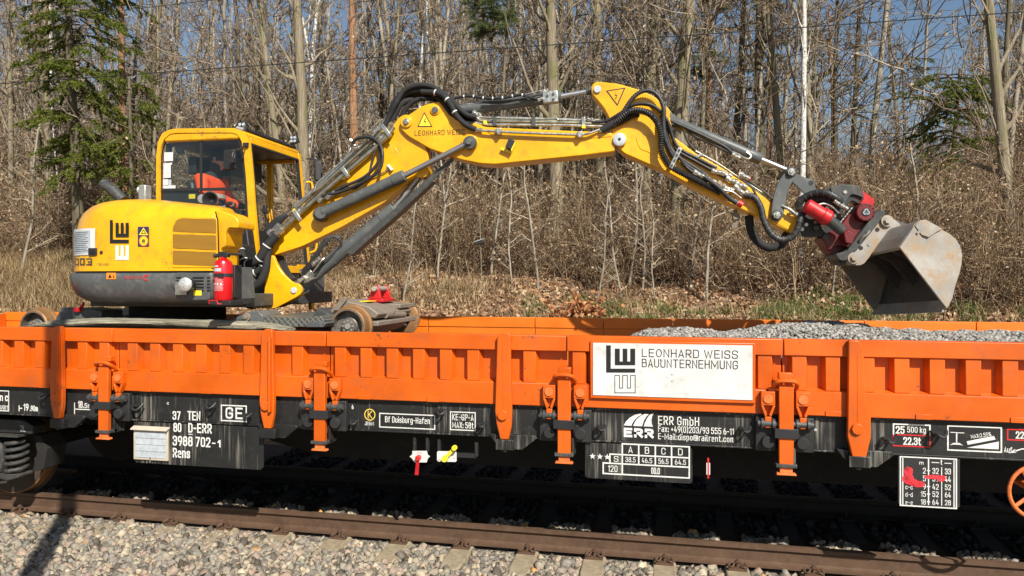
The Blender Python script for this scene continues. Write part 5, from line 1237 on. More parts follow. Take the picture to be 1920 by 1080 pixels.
    hose([(735,228,.1),(742,212,.1),(750,198,.1),(760,190,.08),(775,186,.05)], .03, 'sleeve', 'hose_sleeve', n=10)
    hose([(852,184,.08),(880,180,.08),(908,184,.08),(940,184,.09),(975,178,.09),(995,183,.09),(1008,187,.09)], .015, 'sleeve', 'hose_sleeve', collars=3, cmat='white')
    hose([(905,190,.1),(960,187,.1),(1000,180,.09),(1020,176,.08)], .010, 'hose')
    hose([(868,196,.04),(930,188,.04),(980,178,.03),(1015,170,.02),(1026,168,.01)], .007, 'zinc', 'steel_pipe'); fitting((1008,188),(1018,184),.015,.1); fitting((1018,173),(1028,168),.015,.05)
    fitting((888,218),(898,224),.018,.1); fitting((888,210),(900,216),.016,.04)
    # pipes along the second section
    for (v0, v1, h, r_, mt) in ((219,224,.02,.013,'zinc'),(226,230,.06,.014,'pipe'),(232,235,.10,.014,'zinc'),(223,227,.04,.012,'pipe')):
        hose([(884,v0-4,h),(906,v0+1,h),(960,v0+2,h),(1060,v1,h),(1118,v1+2,h),(1134,v1+2,h)], r_, mt, 'steel_pipe', n=10)
    hose([(893,243,.16),(910,245,.17),(960,248,.17),(1060,252,.17),(1092,252,.17),(1108,249,.17),(1124,243,.16),(1136,238,.15)], .013, 'zinc', 'steel_pipe', n=10)
    hose([(908,220,.05),(990,223,.05),(1040,222,.05),(1052,225,.05),(1108,224,.05),(1125,225,.05)], .008, 'zinc', 'steel_pipe')
    for u, v in ((935,246),(1087,252)):
        mb = MB(); slab(mb, [(u-4,v-6),(u+4,v-6),(u+3,v+6),(u-3,v+6)], .195, -.13); mb.build('pipe_clamp', M['zinc'], exc, bevel=.003); fitting((u-6,v),(u+7,v+.5),.018,.17)
    for u, v in ((927,228),(1000,229),(1094,229)):
        mb = MB(); slab(mb, [(u-4,v-10),(u+3,v-10),(u+4,v+8),(u-3,v+8)], .125, -.0); mb.build('pipe_clamp', M['greydark'] if u != 1094 else M['zinc'], exc, bevel=.003)
    mb = MB(); slab(mb, [(906,226),(912,226),(913,233),(907,233)], .135, -.11); slab(mb, [(1091,234),(1097,234),(1098,240),(1091,240)], .135, -.11); mb.build('pipe_bracket', M['decalyellow'], exc)
    for a in (((886,243),(904,245)), ((902,217),(886,211)), ((884,221),(900,226)), ((1110,228),(1126,229)), ((1100,224),(1112,225))): fitting(a[0], a[1], .02, .15 if a[0][1] > 240 else .06)
    # corrugated conduits over the elbow
    hose([(1150,236,.16),(1166,214,.17),(1184,187,.18),(1200,173,.18),(1218,170,.18),(1234,180,.18),(1244,202,.19),(1244,232,.19),(1247,258,.19),(1256,282,.18),(1266,300,.17)], .024, 'hose', 'corrugated_hose', n=10, corr=True)
    hose([(1136,238,.15),(1158,226,.17),(1180,209,.2),(1200,207,.21),(1218,214,.21),(1232,230,.21),(1239,252,.21),(1240,278,.21),(1248,298,.2),(1262,315,.19),(1290,330,.18),(1330,350,.17),(1352,362,.16)], .032, 'hose', 'corrugated_hose', n=12, corr=True)
    hose([(1138,236,.13),(1160,222,.14),(1180,200,.16),(1206,194,.17),(1228,200,.17),(1244,216,.17),(1254,232,.16),(1260,252,.15),(1268,272,.15),(1282,284,.14),(1310,298,.13),(1345,316,.13)], .017, 'hose', 'corrugated_hose', n=8, corr=True)
    hose([(1110,229,.10),(1136,227,.11),(1160,214,.13),(1186,198,.15),(1210,196,.15),(1232,204,.15),(1246,224,.15),(1256,246,.14),(1262,262,.14),(1270,282,.14),(1300,300,.13),(1340,322,.13),(1362,334,.13)], .015, 'hose', 'hose', n=8)
    hose([(1140,239,.14),(1165,228,.14),(1186,216,.14),(1198,214,.13)], .03, 'sleeve', 'hose_sleeve', n=10)
    hose([(1128,244,.16),(1140,237,.16),(1150,231,.16)], .034, 'sleeve', 'hose_sleeve', n=10)
    for k in range(3):
        hose([(1240+3*k,215+5*k,.12),(1246+2*k,240,.12),(1250+2*k,268,.12),(1258+2*k,284,.13),(1268+2*k,292,.14),(1290,306+5*k,.15),(1325,328+5*k,.15)], .017, 'hose')
    # steel clamp bar
    mb = MB(); slab(mb, [(1272,275.5),(1279.5,279),(1261,317),(1254,313)], .235, -.215); mb.build('clamp_bar', M['zinc'], exc, bevel=.004)
    for u, v in ((1274,281),(1269.5,290),(1265,300),(1260,309)):
        mb = MB(); ecyl(mb, (u, v), .011, .25, -.23, 6); mb.build('clamp_bolt', M['greydark'], exc)
    # hoses under the bucket cylinder
    hose([(1255,236,.06),(1285,240,.08),(1300,254,.08),(1330,268,.07),(1372,288,.07)], .013, 'hose'); hose([(1256,226,.09),(1290,241,.1),(1330,260,.09),(1360,276,.08),(1380,293,.07)], .015, 'hose')
    hose([(1282,244,.1),(1288,262,.1),(1300,278,.1),(1312,286,.1)], .012, 'hose')
    fitting((1372,289),(1388,297),.016,.09)
    hose([(1304,283,.11),(1350,309,.1),(1396,340,.09),(1440,368,.09),(1446,376,.09)], .008, 'pipe', 'steel_pipe')
    mb = MB(); slab(mb, [(1300,293),(1317,287),(1319,290),(1303,297)], .125, -.10); mb.build('pipe_bracket', M['zinc'], exc)
    # couplings along the stick
    for (a, b, h) in (((1300,322),(1322,333),.17), ((1322,334),(1342,344),.17), ((1333,320),(1352,324),.14), ((1352,324),(1372,331),.14), ((1360,334),(1378,342),.15), ((1378,343),(1400,352),.15), ((1356,352),(1376,358),.17),
                      ((1376,348),(1394,364),.17), ((1363,370),(1384,382),.17), ((1386,326),(1404,335),.13), ((1396,360),(1412,368),.15)):
        fitting(a, b, .022, h)
    for (a, b, h) in (((1344,343),(1360,356),.16), ((1358,352),(1344,345),.18)): fitting(a, b, .028, h, 'axle')
    for (a, b, h, r_) in (((1384,380),(1392,385),.18,.032), ((1398,333),(1406,336),.13,.02)):
        mb = MB(); mb.cyl(E(*a, h), E(*b, h), r_, 12); mb.build('dust_cap', M['ext_red'], exc, bevel=.003)
    hose([(1320,331,.19),(1348,352,.2),(1358,362,.2),(1368,372,.19),(1382,381,.18)], .026, 'hose', 'corrugated_hose', n=10, corr=True)
    hose([(1346,349,.2),(1360,357,.21),(1374,360,.21),(1390,372,.2)], .008, 'zinc', 'steel_pipe')
    hose([(1388,318,.15),(1384,335,.17),(1378,350,.17),(1374,372,.15)], .004, 'pipe', 'cable_tie')
    # hoses from stick to rotator
    hose([(1396,366,.14),(1414,370,.16),(1426,388,.17),(1432,412,.18),(1444,436,.19),(1462,449,.19),(1482,446,.2),(1494,432,.21),(1500,412,.21),(1508,396,.18)], .030, 'hose', 'wrapped_hose', n=12, collars=5, cmat='greydark')
    hose([(1404,404,.0),(1408,432,.0),(1420,452,.0),(1442,464,.0),(1465,458,.0),(1475,440,.0),(1490,425,.0)], .040, 'sleeve', 'hose_sleeve', n=12)
    hose([(1398,344,.14),(1410,352,.15),(1420,372,.16),(1424,392,.16)], .011, 'hose'); hose([(1402,338,.12),(1430,358,.12),(1446,372,.12),(1448,380,.12)], .010, 'hose')
    hose([(1466,386,.15),(1480,392,.17),(1490,400,.17),(1498,408,.16)], .012, 'zinc', 'steel_pipe'); fitting((1480,396),(1496,404),.02,.15)
    hose([(1500,400,.05),(1498,382,.08),(1510,370,.1),(1530,362,.15),(1548,362,.2),(1566,370,.22),(1578,380,.2)], .034, 'hose', 'wrapped_hose', n=12, collars=5, cmat='greydark')
    hose([(1520,376,.22),(1530,384,.24),(1545,382,.24),(1560,388,.22),(1572,400,.2)], .009, 'zinc', 'steel_pipe')
    for k in range(4): hose([(1508,392+3*k,.06+.03*k),(1520,368+4*k,.1),(1545,366+3*k,.14),(1565,380+3*k,.16),(1572,398,.16)], .015, 'hose')
    for k in range(4): fitting((1564+4*k,376+2*k),(1574+5*k,384+3*k),.017,.23-.02*k)
    for k in range(6): fitting((1575+4*k,418-5*k),(1580+4*k,412-5*k),.010,.05)
    # lifting hook under the stick
    mb = MB(); mb.tube([E(1379,393), E(1378,408), E(1383,414)], .018, 6); slab(mb, [(1372,398),(1386,400),(1389,410),(1376,412)], .03, .03); mb.cyl(E(1377,424,.03), E(1377,424,-.03), .028, 12); mb.tube([E(1382,410),E(1380,418),E(1377,424)], .014, 6); mb.build('lifting_hook', M['axle'], exc, bevel=.003)
build_hoses()

# ---- superstructure
XB0, XB1 = pX(133, 6.6), pX(408, 6.05)      # rear and front of the hood
def build_house():
    Yn = 5.99; Yf = 8.28; Y_ = M['yellow']
    def plan(x0, x1, y0, y1, rr, rf, k=8):
        """plan outline, rear corners (x0) rounded rr, front corners rf; anticlockwise from front near"""
        pts = []
        for (cx, cy, r, a0) in ((x1-rf, y0+rf, rf, -90), (x1-rf, y1-rf, rf, 0), (x0+rr, y1-rr, rr, 90), (x0+rr, y0+rr, rr, 180)):
            for j in range(k+1):
                a = R(a0+90*j/k); pts.append((cx+r*math.cos(a), cy+r*math.sin(a)))
        return pts
    def loft(levels, fn, cap=True):
        mb = MB(); V = []; n = None
        for z, args in levels:
            p = fn(*args); n = len(p); V += [(x, y, z(x, y) if callable(z) else z) for x, y in p]
        F = []
        for i in range(len(levels)-1):
            for j in range(n): F.append((i*n+j, i*n+(j+1) % n, (i+1)*n+(j+1) % n, (i+1)*n+j))
        F += [tuple(range(n))[::-1], tuple(range((len(levels)-1)*n, len(levels)*n))]
        mb.add(V, F); return mb
    z_seam = pZ(270, 508, Yn); z_top = pZ(240, 373, Yn+.25)
    rear = pX(134, 6.45)+.12
    x1 = XB1
    # hood: nearly upright to 85 %, then rolled over
    lv = []
    def P_(i): return lambda: None
    H = z_top-z_seam; RR = .62; YF = 6.42
    def drop(x, y):  # the hood falls a little to the front
        return -.12*max(0, (x-(rear+1.1))/(x1-rear-1.1))**1.5-.035*max(0, (rear+.45-x)/.45)**2
    def lev(frac, inset): return (lambda x, y, f=frac: z_seam+H*f+drop(x, y)*f, (rear+inset*1.15, x1-inset*.35, Yn+inset, Yf-inset*.5, RR, .05))
    for f, ins in ((0, .0), (.3, .0), (.55, .008), (.72, .025), (.82, .05), (.90, .09), (.95, .135), (.98, .19), (1.0, .30)): lv.append(lev(f, ins))
    xs_ = pX(300, 7.14)-.05
    def plan_hood(x0, x1_, y0, y1, rr, rf, k=8):
        p = plan(x0, x1_, y0, y1, rr, rf, k); m_ = k+1; p = p[:m_]+[(x1_, YF-.02), (x1_-.02, YF), (xs_+.05, YF), (xs_, YF+.05), (xs_, y1)]+p[2*m_:]
        return p
    hood = loft(lv, plan_hood).build('engine_hood', Y_, exc, sharp=50)
    mb = MB(); mb.box(xs_+.06, x1-.25, YF+.01, 7.10, z_seam, z_seam+.3); mb.build('engine_block', M['under'], exc, bevel=.03)
    # front hood segment with its seam
    # counterweight (grey)
    zb = pZ(270, 571, Yn); G_ = M['grey']; rr_ = rear-.02
    lv = [(zb, (rr_+.20, x1-.02, Yn+.12, Yf-.1, .55, .05)), (zb+.03, (rr_+.12, x1-.0, Yn+.05, Yf-.05, .60, .05)), (zb+.09, (rr_+.03, x1, Yn-.0, Yf, .62, .05)), (zb+.2, (rr_-.02, x1, Yn-.02, Yf, .64, .05)),
          (z_seam-.05, (rr_-.03, x1, Yn-.025, Yf, .64, .05)), (z_seam-.022, (rr_-.02, x1, Yn-.015, Yf, .64, .05))]
    cw = loft(lv, plan).build('counterweight', G_, exc, sharp=50)
    mb = MB(); s_ = plan(rear+.01, x1-.01, Yn+.01, Yf-.01, .60, .05); V = [(x, y, z) for z in (z_seam-.0215, z_seam-.001) for x, y in s_]; n = len(s_)
    mb.add(V, [(j, (j+1) % n, n+(j+1) % n, n+j) for j in range(n)]); mb.build('seam_gap', M['ink'], exc)
    Yh = Yn-.002; Yc = Yn-.026
    # grilles
    def rp(u, v, Y=Yh): return px(u, v, Y)
    def panel(poly, name, mat, par, Y, t, bev=.002, fr=3):
        mb = MB(); mb.prism([px(u, v, Y) for u, v in (fil(poly, fr, 3) if fr else poly)], (0, t, 0)); return mb.build(name, mat, par, bevel=bev)
    fr_out = [(319,500),(319,428),(327,411),(338,405),(408.5,407),(410.5,500)]
    panel([(321.5,502),(321.5,428),(328,412),(340,406),(407,408),(408.5,502)], 'grille_surround', Y_, hood, Yh-.004, .02, .004, 5)
    panel([(323.6,434.5),(324.5,425),(331,412.5),(341,409),(404.5,410.5),(405.3,437.5)], 'grille', M['grille'], hood, Yh-.0075, .003)
    panel([(323.6,438.5),(405.5,441.5),(406,469),(323.6,465.5)], 'grille', M['grille'], hood, Yh-.0075, .003)
    panel([(323.6,469.5),(406,473),(406.5,499),(323.6,496)], 'grille', M['grille'], hood, Yh-.0075, .003)
    # marks
    logo(Yh-.003, 0, hood, 205.8, 412.5, 241.5, 487.5, M['ink'], M['white'], False)
    mb = MB(); quadY(mb, rp(258.6,440).x, rp(279.6,440).x, rp(269,462).z, rp(269,425).z, Yh-.003); mb.build('warning_decal', M['decalblue'], hood, smooth=False)
    mb = MB(); mb.add([rp(u, v, Yh-.0045) for u, v in ((269,426.5),(260.5,440.5),(277.8,440.8))], [(0,1,2)]); mb.build('decal_triangle', M['decalyellow'], hood, smooth=False)
    mb = MB(); mb.add([rp(u, v, Yh-.0055) for u, v in ((269,430),(264,438.3),(274.5,438.5))], [(0,1,2)]); mb.build('decal_figure', M['ink'], hood, smooth=False)
    mb = MB(); mb.add([rp(u, v, Yh-.0062) for u, v in ((269,432.5),(266.5,437),(272,437.2))], [(0,1,2)]); mb.build('decal_figure', M['decalyellow'], hood, smooth=False)
    c = rp(269.2, 451.7, Yh-.0045); mb = MB(); mb.ring(ngon(c, .050, 24), ngon(c, .038, 24), (0, .0008, 0)); mb.build('decal_ring', M['decalorange'], hood, smooth=False)
    mb = MB(); g = ngon(c, .038, 20); mb.add(g, [tuple(range(20))]); mb.build('decal_field', M['decalyellow'], hood, smooth=False)
    mb = MB()
    for dx in (-.014, .0, .014): quadY(mb, c.x+dx-.004, c.x+dx+.004, c.z-.024, c.z+.022-abs(dx)*.3, Yh-.006)
    quadY(mb, c.x-.02, c.x+.02, c.z-.004, c.z+.004, Yh-.0064); mb.build('decal_figure', M['ink'], hood, smooth=False)
    # document plate and handle on the rounded corner
    cx, cy, r = rear+RR, Yn+RR, RR
    def arc(a, z, out=.004): return Vector((cx-(r+out)*math.sin(R(a)), cy-(r+out)*math.cos(R(a)), z))
    def curved(a0, a1, z0, z1, out, name, mat, par=hood, k=8, mx=0.):
        mb = MB(); V = []
        for i in range(k+1):
            a = a0+(a1-a0)*i/k; V += [arc(a, z0, out), arc(a, z1, out)]
        mb.add(V, [(2*i, 2*i+1, 2*i+3, 2*i+2) for i in range(k)]); return mb.build(name, mat, par)
    zz0, zz1 = pZ(150, 479, Yn+.1), pZ(150, 430, Yn+.1)
    curved(2.5, 46, zz0, zz1, .006, 'data_plate', M['whiteplate']); curved(8, 45, zz0+.02, zz1-.02, .0075, 'data_plate_field', M['docplate'])
    for i in range(11):
        z = zz1-.035-i*.0185; curved(10+(i*7 % 5), 34+(i*13 % 9), z-.003, z+.002, .009, 'printed_line', M['ink'], k=4)
    mb = MB(); p, q = rp(166.5, 479), rp(182, 465); mb.box(p.x, q.x, Yn-.012, Yn+.01, p.z, q.z); mb.build('hood_latch', M['plastic'], hood, bevel=.004)
    mb = MB(); p, q = rp(169, 476), rp(179, 471); mb.box(p.x, q.x, Yn-.016, Yn-.0125, p.z, q.z); mb.build('latch_pull', M['ink'], hood)
    mb = MB(); p = rp(190, 473.5, Yh); mb.cyl((p.x, Yn+.0, p.z), (p.x, Yn-.006, p.z), .017, 16); mb.build('key_lock', M['plastic'], hood)
    a3, b3_ = 13.5, 6; zA, zB = pZ(158, 497, Yn+.03), pZ(158, 484.5, Yn+.03); mb = MB()
    for (q0, q1, y0, y1) in ((a3,b3_,zA,zA+.010),(a3,b3_,zB-.010,zB),(a3-2,b3_,(zA+zB)/2-.005,(zA+zB)/2+.005),(b3_+1.4,b3_,zA,zB)): mb.add([arc(q0,y0,.006),arc(q1,y0,.006),arc(q1,y1,.006),arc(q0,y1,.006)], [(0,1,2,3)])
    mb.build('lettering', M['greydark'], hood, smooth=False); ptext('e', 165.5, 490, 172, 497, Yn-.002, M['greydark'], hood, 0)
    for (ch, a, b) in (('0', 15.5, 23.5), ('0', 26, 37), ('1', 42, 45)):
        mb = MB(); z0, z1 = pZ(150, 497, Yn+.1), pZ(150, 484.5, Yn+.1)
        if ch == '0':
            for (q0, q1, y0, y1) in ((a,b,z0,z0+.010),(a,b,z1-.010,z1),(a,a+2,z0,z1),(b-2,b,z0,z1)): V = [arc(q0,y0,.006),arc(q1,y0,.006),arc(q1,y1,.006),arc(q0,y1,.006)]; mb.add(V, [(0,1,2,3)])
        else: mb.add([arc(a,z0,.006),arc(a+1.5,z0,.006),arc(a+1.5,z1,.006),arc(a,z1,.006)], [(0,1,2,3)])
        mb.build('lettering', M['greydark'], hood, smooth=False)
    ptext('railway', 182.5, 492, 204, 498, Yh-.002, M['greydark'], hood, -.01, spacing=1.2)
    # marks on the counterweight
    mb = MB(); quadY(mb, px(200,517,Yc).x, px(218,517,Yc).x, px(209,523.5,Yc).z, px(209,511.5,Yc).z, Yc-.003); mb.build('caution_decal', M['decalorange'], cw, smooth=False)
    mb = MB(); mb.add([px(u, v, Yc-.0045) for u, v in ((206,513.5),(202.5,521),(209.5,521))], [(0,1,2)]); mb.add([px(u, v, Yc-.0045) for u, v in ((211,515),(215,520),(212.5,521.5))], [(0,1,2)]); mb.build('decal_figure', M['ink'], cw, smooth=False)
    ptext('small torn', 233.5, 516.5, 267, 523, Yc-.003, M['redink'], cw, 0)
    c = px(274, 520.5, Yc-.003); mb = MB(); O, I = ngon(c, .030, 20), ngon(c, .018, 20); n = 17
    mb.add(O[1:18]+I[1:18], [(i, i+1, n+i+1, n+i) for i in range(n-1)]); mb.build('round_mark', M['redink'], cw, smooth=False)
    # louvres, recess, lamp
    panel([(323,516),(331,511),(394,513),(393.5,562),(345,563),(330,548),(321,530)], 'louvre_panel', G_, cw, Yc-.006, .01, .003, 5)
    for (u0, u1) in ((330.5,340),(361,382),(388,393.5)):
        for k in range(5):
            v = 520+k*6.0; mb = MB(); a, b = px(u0, v, Yc-.0075), px(u1, v+.4, Yc-.0075); mb.box(a.x, b.x, Yc-.0078, Yc-.0058, b.z-.012, b.z+.006); mb.build('louvre_slot', M['ink'], cw)
    a = px(347.5, 533.5, Yc-.15); mb = MB(); mb.lathe((a.x-.02, Yc-.012, a.z), (.12, -1, 0), [(0,.03),(.05,.055),(.09,.066),(.13,.068),(.135,.06)], 28); lamp = mb.build('work_lamp', M['plastic'], cw)
    mb = MB(); mb.lathe((a.x-.004, Yc-.146, a.z), (.12, -1, 0), [(0,.066),(.008,.064),(.02,.05),(.026,.02)], 28); mb.build('lamp_lens', M['lens'], lamp)
    mb = MB(); q = px(330.5, 553, Yc-.01); mb.box(q.x, px(352, 553, Yc-.01).x, Yc-.03, Yc-.008, q.z, px(338, 528, Yc-.01).z); mb.build('lamp_bracket', M['zinc'], lamp, bevel=.003)
    mb = MB(); quadY(mb, px(362.5,549,Yc-.008).x, px(378,549,Yc-.008).x, px(370,554,Yc-.008).z, px(370,544.5,Yc-.008).z, Yc-.0085); mb.build('caution_decal', M['decalyellow'], cw, smooth=False)
    mb = MB(); mb.prism([rp(u, v, Yh-.003) for u, v in ((402.5,396),(404.5,396.5),(409,412),(411.5,500),(411.8,507),(410,507),(409.6,500),(407,413))], (0,.006,0)); mb.build('panel_gap', M['ink'], hood)
    # front end of the hood beyond the seam, with the cut-out
    Y2 = Yn+.02
    mb = MB(); poly = fil([(404,393),(425,399),(441,406),(447,415),(447,428),(428,427),(423,436),(423,462),(414,466),(412,512),(408,570),(400,570),(404,500)], 4, 3)
    mb.prism([px(u, v, Y2) for u, v in poly], (0, .28, 0)); fe = mb.build('hood_front', Y_, exc, bevel=.02)
    mb = MB(); a = px(409, 490, Y2); mb.prism([px(u, v, 7.0) for u, v in ((420,424),(462,424),(480,560),(474,575),(415,575))], (0, .13, 0)); mb.build('tank_side', M['blackclean'], exc, bevel=.01)
    mb = MB(); mb.prism([px(u, v, Y2-.002) for u, v in ((408,570),(411,508),(440,500),(446,560),(440,572))], (0, .3, 0)); mb.build('lower_corner', M['grey'], exc, bevel=.01)
    zq = lambda v: pZ(430, v, 6.24); mb = MB(); mb.box(x1+.001, x1+.005, 6.16, 6.31, zq(466), zq(440)); sgn = mb.build('fire_sticker', M['ext_red'], exc)
    mb = MB()
    for k in range(4): mb.add([(x1+.0065, 6.18+(u-425)*.0095, zq(v)) for u, v in ((425.5,461-5*k),(430,455.5-4.5*k),(436,452-3*k),(436,454-3*k),(431,458-4.5*k),(427,464-5*k))], [(0,1,2,3,4,5)])
    mb.build('flame_mark', M['white'], sgn, smooth=False)
    # deck and slew ring
    zd = zb; mb = MB(); mb.box(rear+.3, px(500,560,6.6).x, Yn+.25, Yf-.2, zd-.03, zd+.10); mb.build('slew_platform', M['greydark'], exc, bevel=.01)
    cx_ = pX(335, 7.12); mb = MB(); mb.cyl((cx_, TC, 1.62), (cx_, TC, zd-.02), .50, 40); mb.build('slew_ring', M['under'], exc)
    # exhaust, beacon box, horn
    mb = MB(); mb.tube(spline([px(232,376,6.9), px(215,360,6.9), px(205,352,6.9), px(197,347,6.9), px(193,343,6.9)], 5), .06, 14); mb.build('exhaust_pipe', M['greydark'], exc)
    a = px(268, 360, 6.6); mb = MB(); mb.box(a.x-.045, a.x+.045, 6.58, 6.68, a.z-.12, a.z+.075); mb.cyl((a.x-.07, 6.63, a.z+.02), (a.x-.045, 6.63, a.z+.02), .05, 14); mb.build('warning_beeper', M['silverbox'], exc, bevel=.012)
    a = px(396, 374, 6.55); mb = MB(); d = Vector((.35,-1,0)).normalized(); mb.lathe(a-d*.10, d, [(0,.02),(.03,.028),(.09,.05),(.13,.075),(.135,.082),(.137,.070),(.1,.04),(.06,.02)], 26); hn = mb.build('horn_trumpet', M['plastic'], exc)
    mb = MB(); b = px(381, 373, 6.6); mb.cyl(b+Vector((0,-.03,0)), b+Vector((0,.05,0)), .045, 16); mb.tube([b, b+Vector((.0,.02,-.15))], .015, 6); mb.build('horn_motor', M['silverbox'], hn)
    mb = MB(); mb.tube([px(372,384,6.4), px(410,392,6.4)], .01, 6); mb.build('hood_hinge', M['zinc'], exc)
build_house()
def build_cab():
    Y0, Y1 = 7.14, 8.42; Y_ = M['yellow']
    C = lambda u, v, y=Y0: px(u, v, y)
    cab = thing_part = None
    # near side frame
    outer = [(293,410),(292.5,360),(293,290),(296,266),(304,250),(318,243),(330,241),(400,240),(440,240),(450,244),(459,251),(465,262),(470,285),(475,340),(480,420),(484,500),(485,578),(467,578),(466,500),(466,412)]
    inner = [(299,402),(299,360),(299,292),(302,273),(308,260),(319,251),(331,249),(400,248.5),(434,248.5),(443,251),(449,257),(453,266),(457,290),(461,330),(464,380),(465.5,411),(465.6,411.5),(465.4,411.6),(465,411.4),(462,410)]
    mb = MB(); mb.ring([C(*p) for p in outer], [C(*p) for p in inner], (0,.026,0)); cab = mb.build('cab_frame', Y_, exc, bevel=.008)
    mb = MB(); mb.prism([C(u, v, Y0+.03) for u, v in ((294,409),(466,412),(466,560),(294,560))], (0,.03,0)); mb.build('cab_side_panel', Y_, cab)
    # corner post seen from the front side
    mb = MB(); tx, bx = C(458,252).x, C(484,560).x; z1, z0 = C(458,252).z, C(484,560).z
    def fx(z): return tx+(bx-tx)*(z1-z)/(z1-z0)         # slanting front plane
    def frontquad(mb, y0, y1, za, zb, t=.05):
        mb.prism([(fx(za), y0, za), (fx(za), y1, za), (fx(zb), y1, zb), (fx(zb), y0, zb)], (-t, 0, 0))
    ztop = C(450,243).z; zl = px(570, 500, Y1).z
    frontquad(mb, Y0+.027, Y0+.13, z0+.1, ztop-.06); mb.build('corner_post', Y_, cab, bevel=.008)
    mb = MB(); frontquad(mb, Y1-.07, Y1, zl-.55, ztop-.05); mb.build('corner_post', Y_, cab, bevel=.008)
    mb = MB(); frontquad(mb, Y0+.131, Y1-.071, ztop-.13, ztop-.06); frontquad(mb, Y0+.131, Y1-.071, zl-.10, zl); mb.build('windscreen_frame', Y_, cab, bevel=.006)
    mb = MB(); frontquad(mb, Y0+.13, Y0+.15, zl+.001, ztop-.131, .04); frontquad(mb, Y1-.09, Y1-.071, zl+.001, ztop-.131, .04); frontquad(mb, Y0+.151, Y1-.091, ztop-.15, ztop-.131, .04); mb.build('windscreen_seal', M['rubber'], cab)
    mb = MB(); frontquad(mb, Y0+.4, Y1-.07, zl-.30, zl-.101, .02); mb.build('lower_front_panel', Y_, cab, bevel=.004)
    for k in range(3):
        mb = MB(); frontquad(mb, Y1-.26, Y1-.13, zl-.17-.04*k, zl-.155-.04*k, .012); o = mb.build('louvre', M['greydark'], cab); o.location.x += .004
    # roof
    xr, xf = C(306,245).x, fx(ztop)
    def rring(y, x0, x1, z): return [(x0, y, z), (x1, y, z)]
    mb = MB(); mb.prism([(xr,Y0+.01,ztop-.10),(xf-.03,Y0+.01,ztop-.10),(xf-.0,Y0+.01,ztop-.03),(xf-.05,Y0+.01,ztop+.005),(xr+.05,Y0+.01,ztop+.005),(xr,Y0+.01,ztop-.03)], (0,Y1-Y0-.02,0)); mb.build('roof', Y_, cab, bevel=.02)
    mb = MB(); mb.prism([(xr+.15,Y0+.07,ztop+.006),(xf-.02,Y0+.07,ztop+.006),(xf-.045,Y0+.07,ztop+.05),(xr+.2,Y0+.07,ztop+.05)], (0,Y1-Y0-.16,0)); mb.build('roof_hatch', M['blackclean'], cab, bevel=.015)
    mb = MB(); a = C(447,243,Y0-.0); mb.cyl(a+Vector((-.03,.02,.02)), a+Vector((.05,.03,.0)), .025, 12); mb.build('marker_lamp', M['silverbox'], cab)
    # rear and far sides
    mb = MB(); mb.box(xr-.03, xr+.01, Y0+.07, Y1, 1.95, 2.98); mb.box(xr-.02, xr+.02, Y0+.07, Y0+.12, 2.98, ztop-.1); mb.box(xr-.02, xr+.02, Y1-.08, Y1, 2.98, ztop-.1); mb.build('rear_panel', M['blackclean'], cab)
    zs = 2.62
    mb = MB(); xm = xf-.42
    mb.box(xr+.02, xf-.08, Y1-.05, Y1, ztop-.17, ztop-.101); mb.box(xm-.035, xm+.035, Y1-.05, Y1, 2.0, ztop-.171); mb.box(xr+.02, xm-.036, Y1-.05, Y1, 2.0, zs); mb.build('far_side_frame', Y_, cab, bevel=.005)
    mb = MB(); mb.tube(spline([(xm-.0,Y1-.06,3.05),(xm+.02,Y1-.13,3.08),(xm+.02,Y1-.13,3.3),(xm,Y1-.06,3.38)], 4), .016, 8); mb.build('grab_rail', Y_, cab)
    # glass
    mb = MB(); mb.add([C(u, v, Y0+.035) for u, v in fil([(299,404),(299,250),(452,248),(465,300),(465.5,411.5)], 12, 4)], [tuple(range(25))]); mb.build('side_window', M['glass'], cab, smooth=False)
    mb = MB(); mb.add([(xr+.02,Y1-.02,zs),(xm-.036,Y1-.02,zs),(xm-.036,Y1-.02,ztop-.17),(xr+.02,Y1-.02,ztop-.17)], [(0,1,2,3)]); mb.build('door_window', M['glass'], cab, smooth=False)
    mb = MB(); mb.add([(xr,Y0+.12,2.98),(xr,Y1-.08,2.98),(xr,Y1-.08,ztop-.1),(xr,Y0+.12,ztop-.1)], [(0,1,2,3)]); mb.build('rear_window', M['glass'], cab, smooth=False)
    # black seals and bars of the side window
    yb = Y0+.028
    mb = MB(); o_ = [(299,404),(299,292),(302,273),(308,260),(319,251),(331,249),(434,248.5),(443,251),(449,257),(453,266),(457,290),(461,330),(464.5,395),(465.5,411)]
    i_ = [(302,399),(302,294),(305,277),(311,264),(321,256),(332,254),(432,253.5),(440,256),(445,261),(449,270),(453,292),(457,331),(460,393),(461,402)]
    mb.ring([C(*p, yb) for p in o_], [C(*p, yb) for p in i_], (0,.02,0)); mb.build('window_seal', M['rubber'], cab)
    mb = MB(); mb.prism([C(u, v, yb-.002) for u, v in ((374,254),(377.5,254),(378,354),(374.5,354))], (0,.02,0)); mb.prism([C(u, v, yb-.004) for u, v in ((302,353.5),(459,351),(459,357),(302,358))], (0,.02,0)); mb.build('window_bar', M['rubber'], cab)
    mb = MB(); mb.prism([C(u, v, yb+.02) for u, v in ((299,358),(372,358),(372,385),(299,399))], (0,.01,0)); mb.build('lower_trim', M['blackclean'], cab)
    mb = MB(); quadY(mb, C(349,364).x, C(361,364).x, C(355,371.5).z, C(355,363).z, yb+.019); mb.build('small_decal', M['decalyellow'], cab, smooth=False)
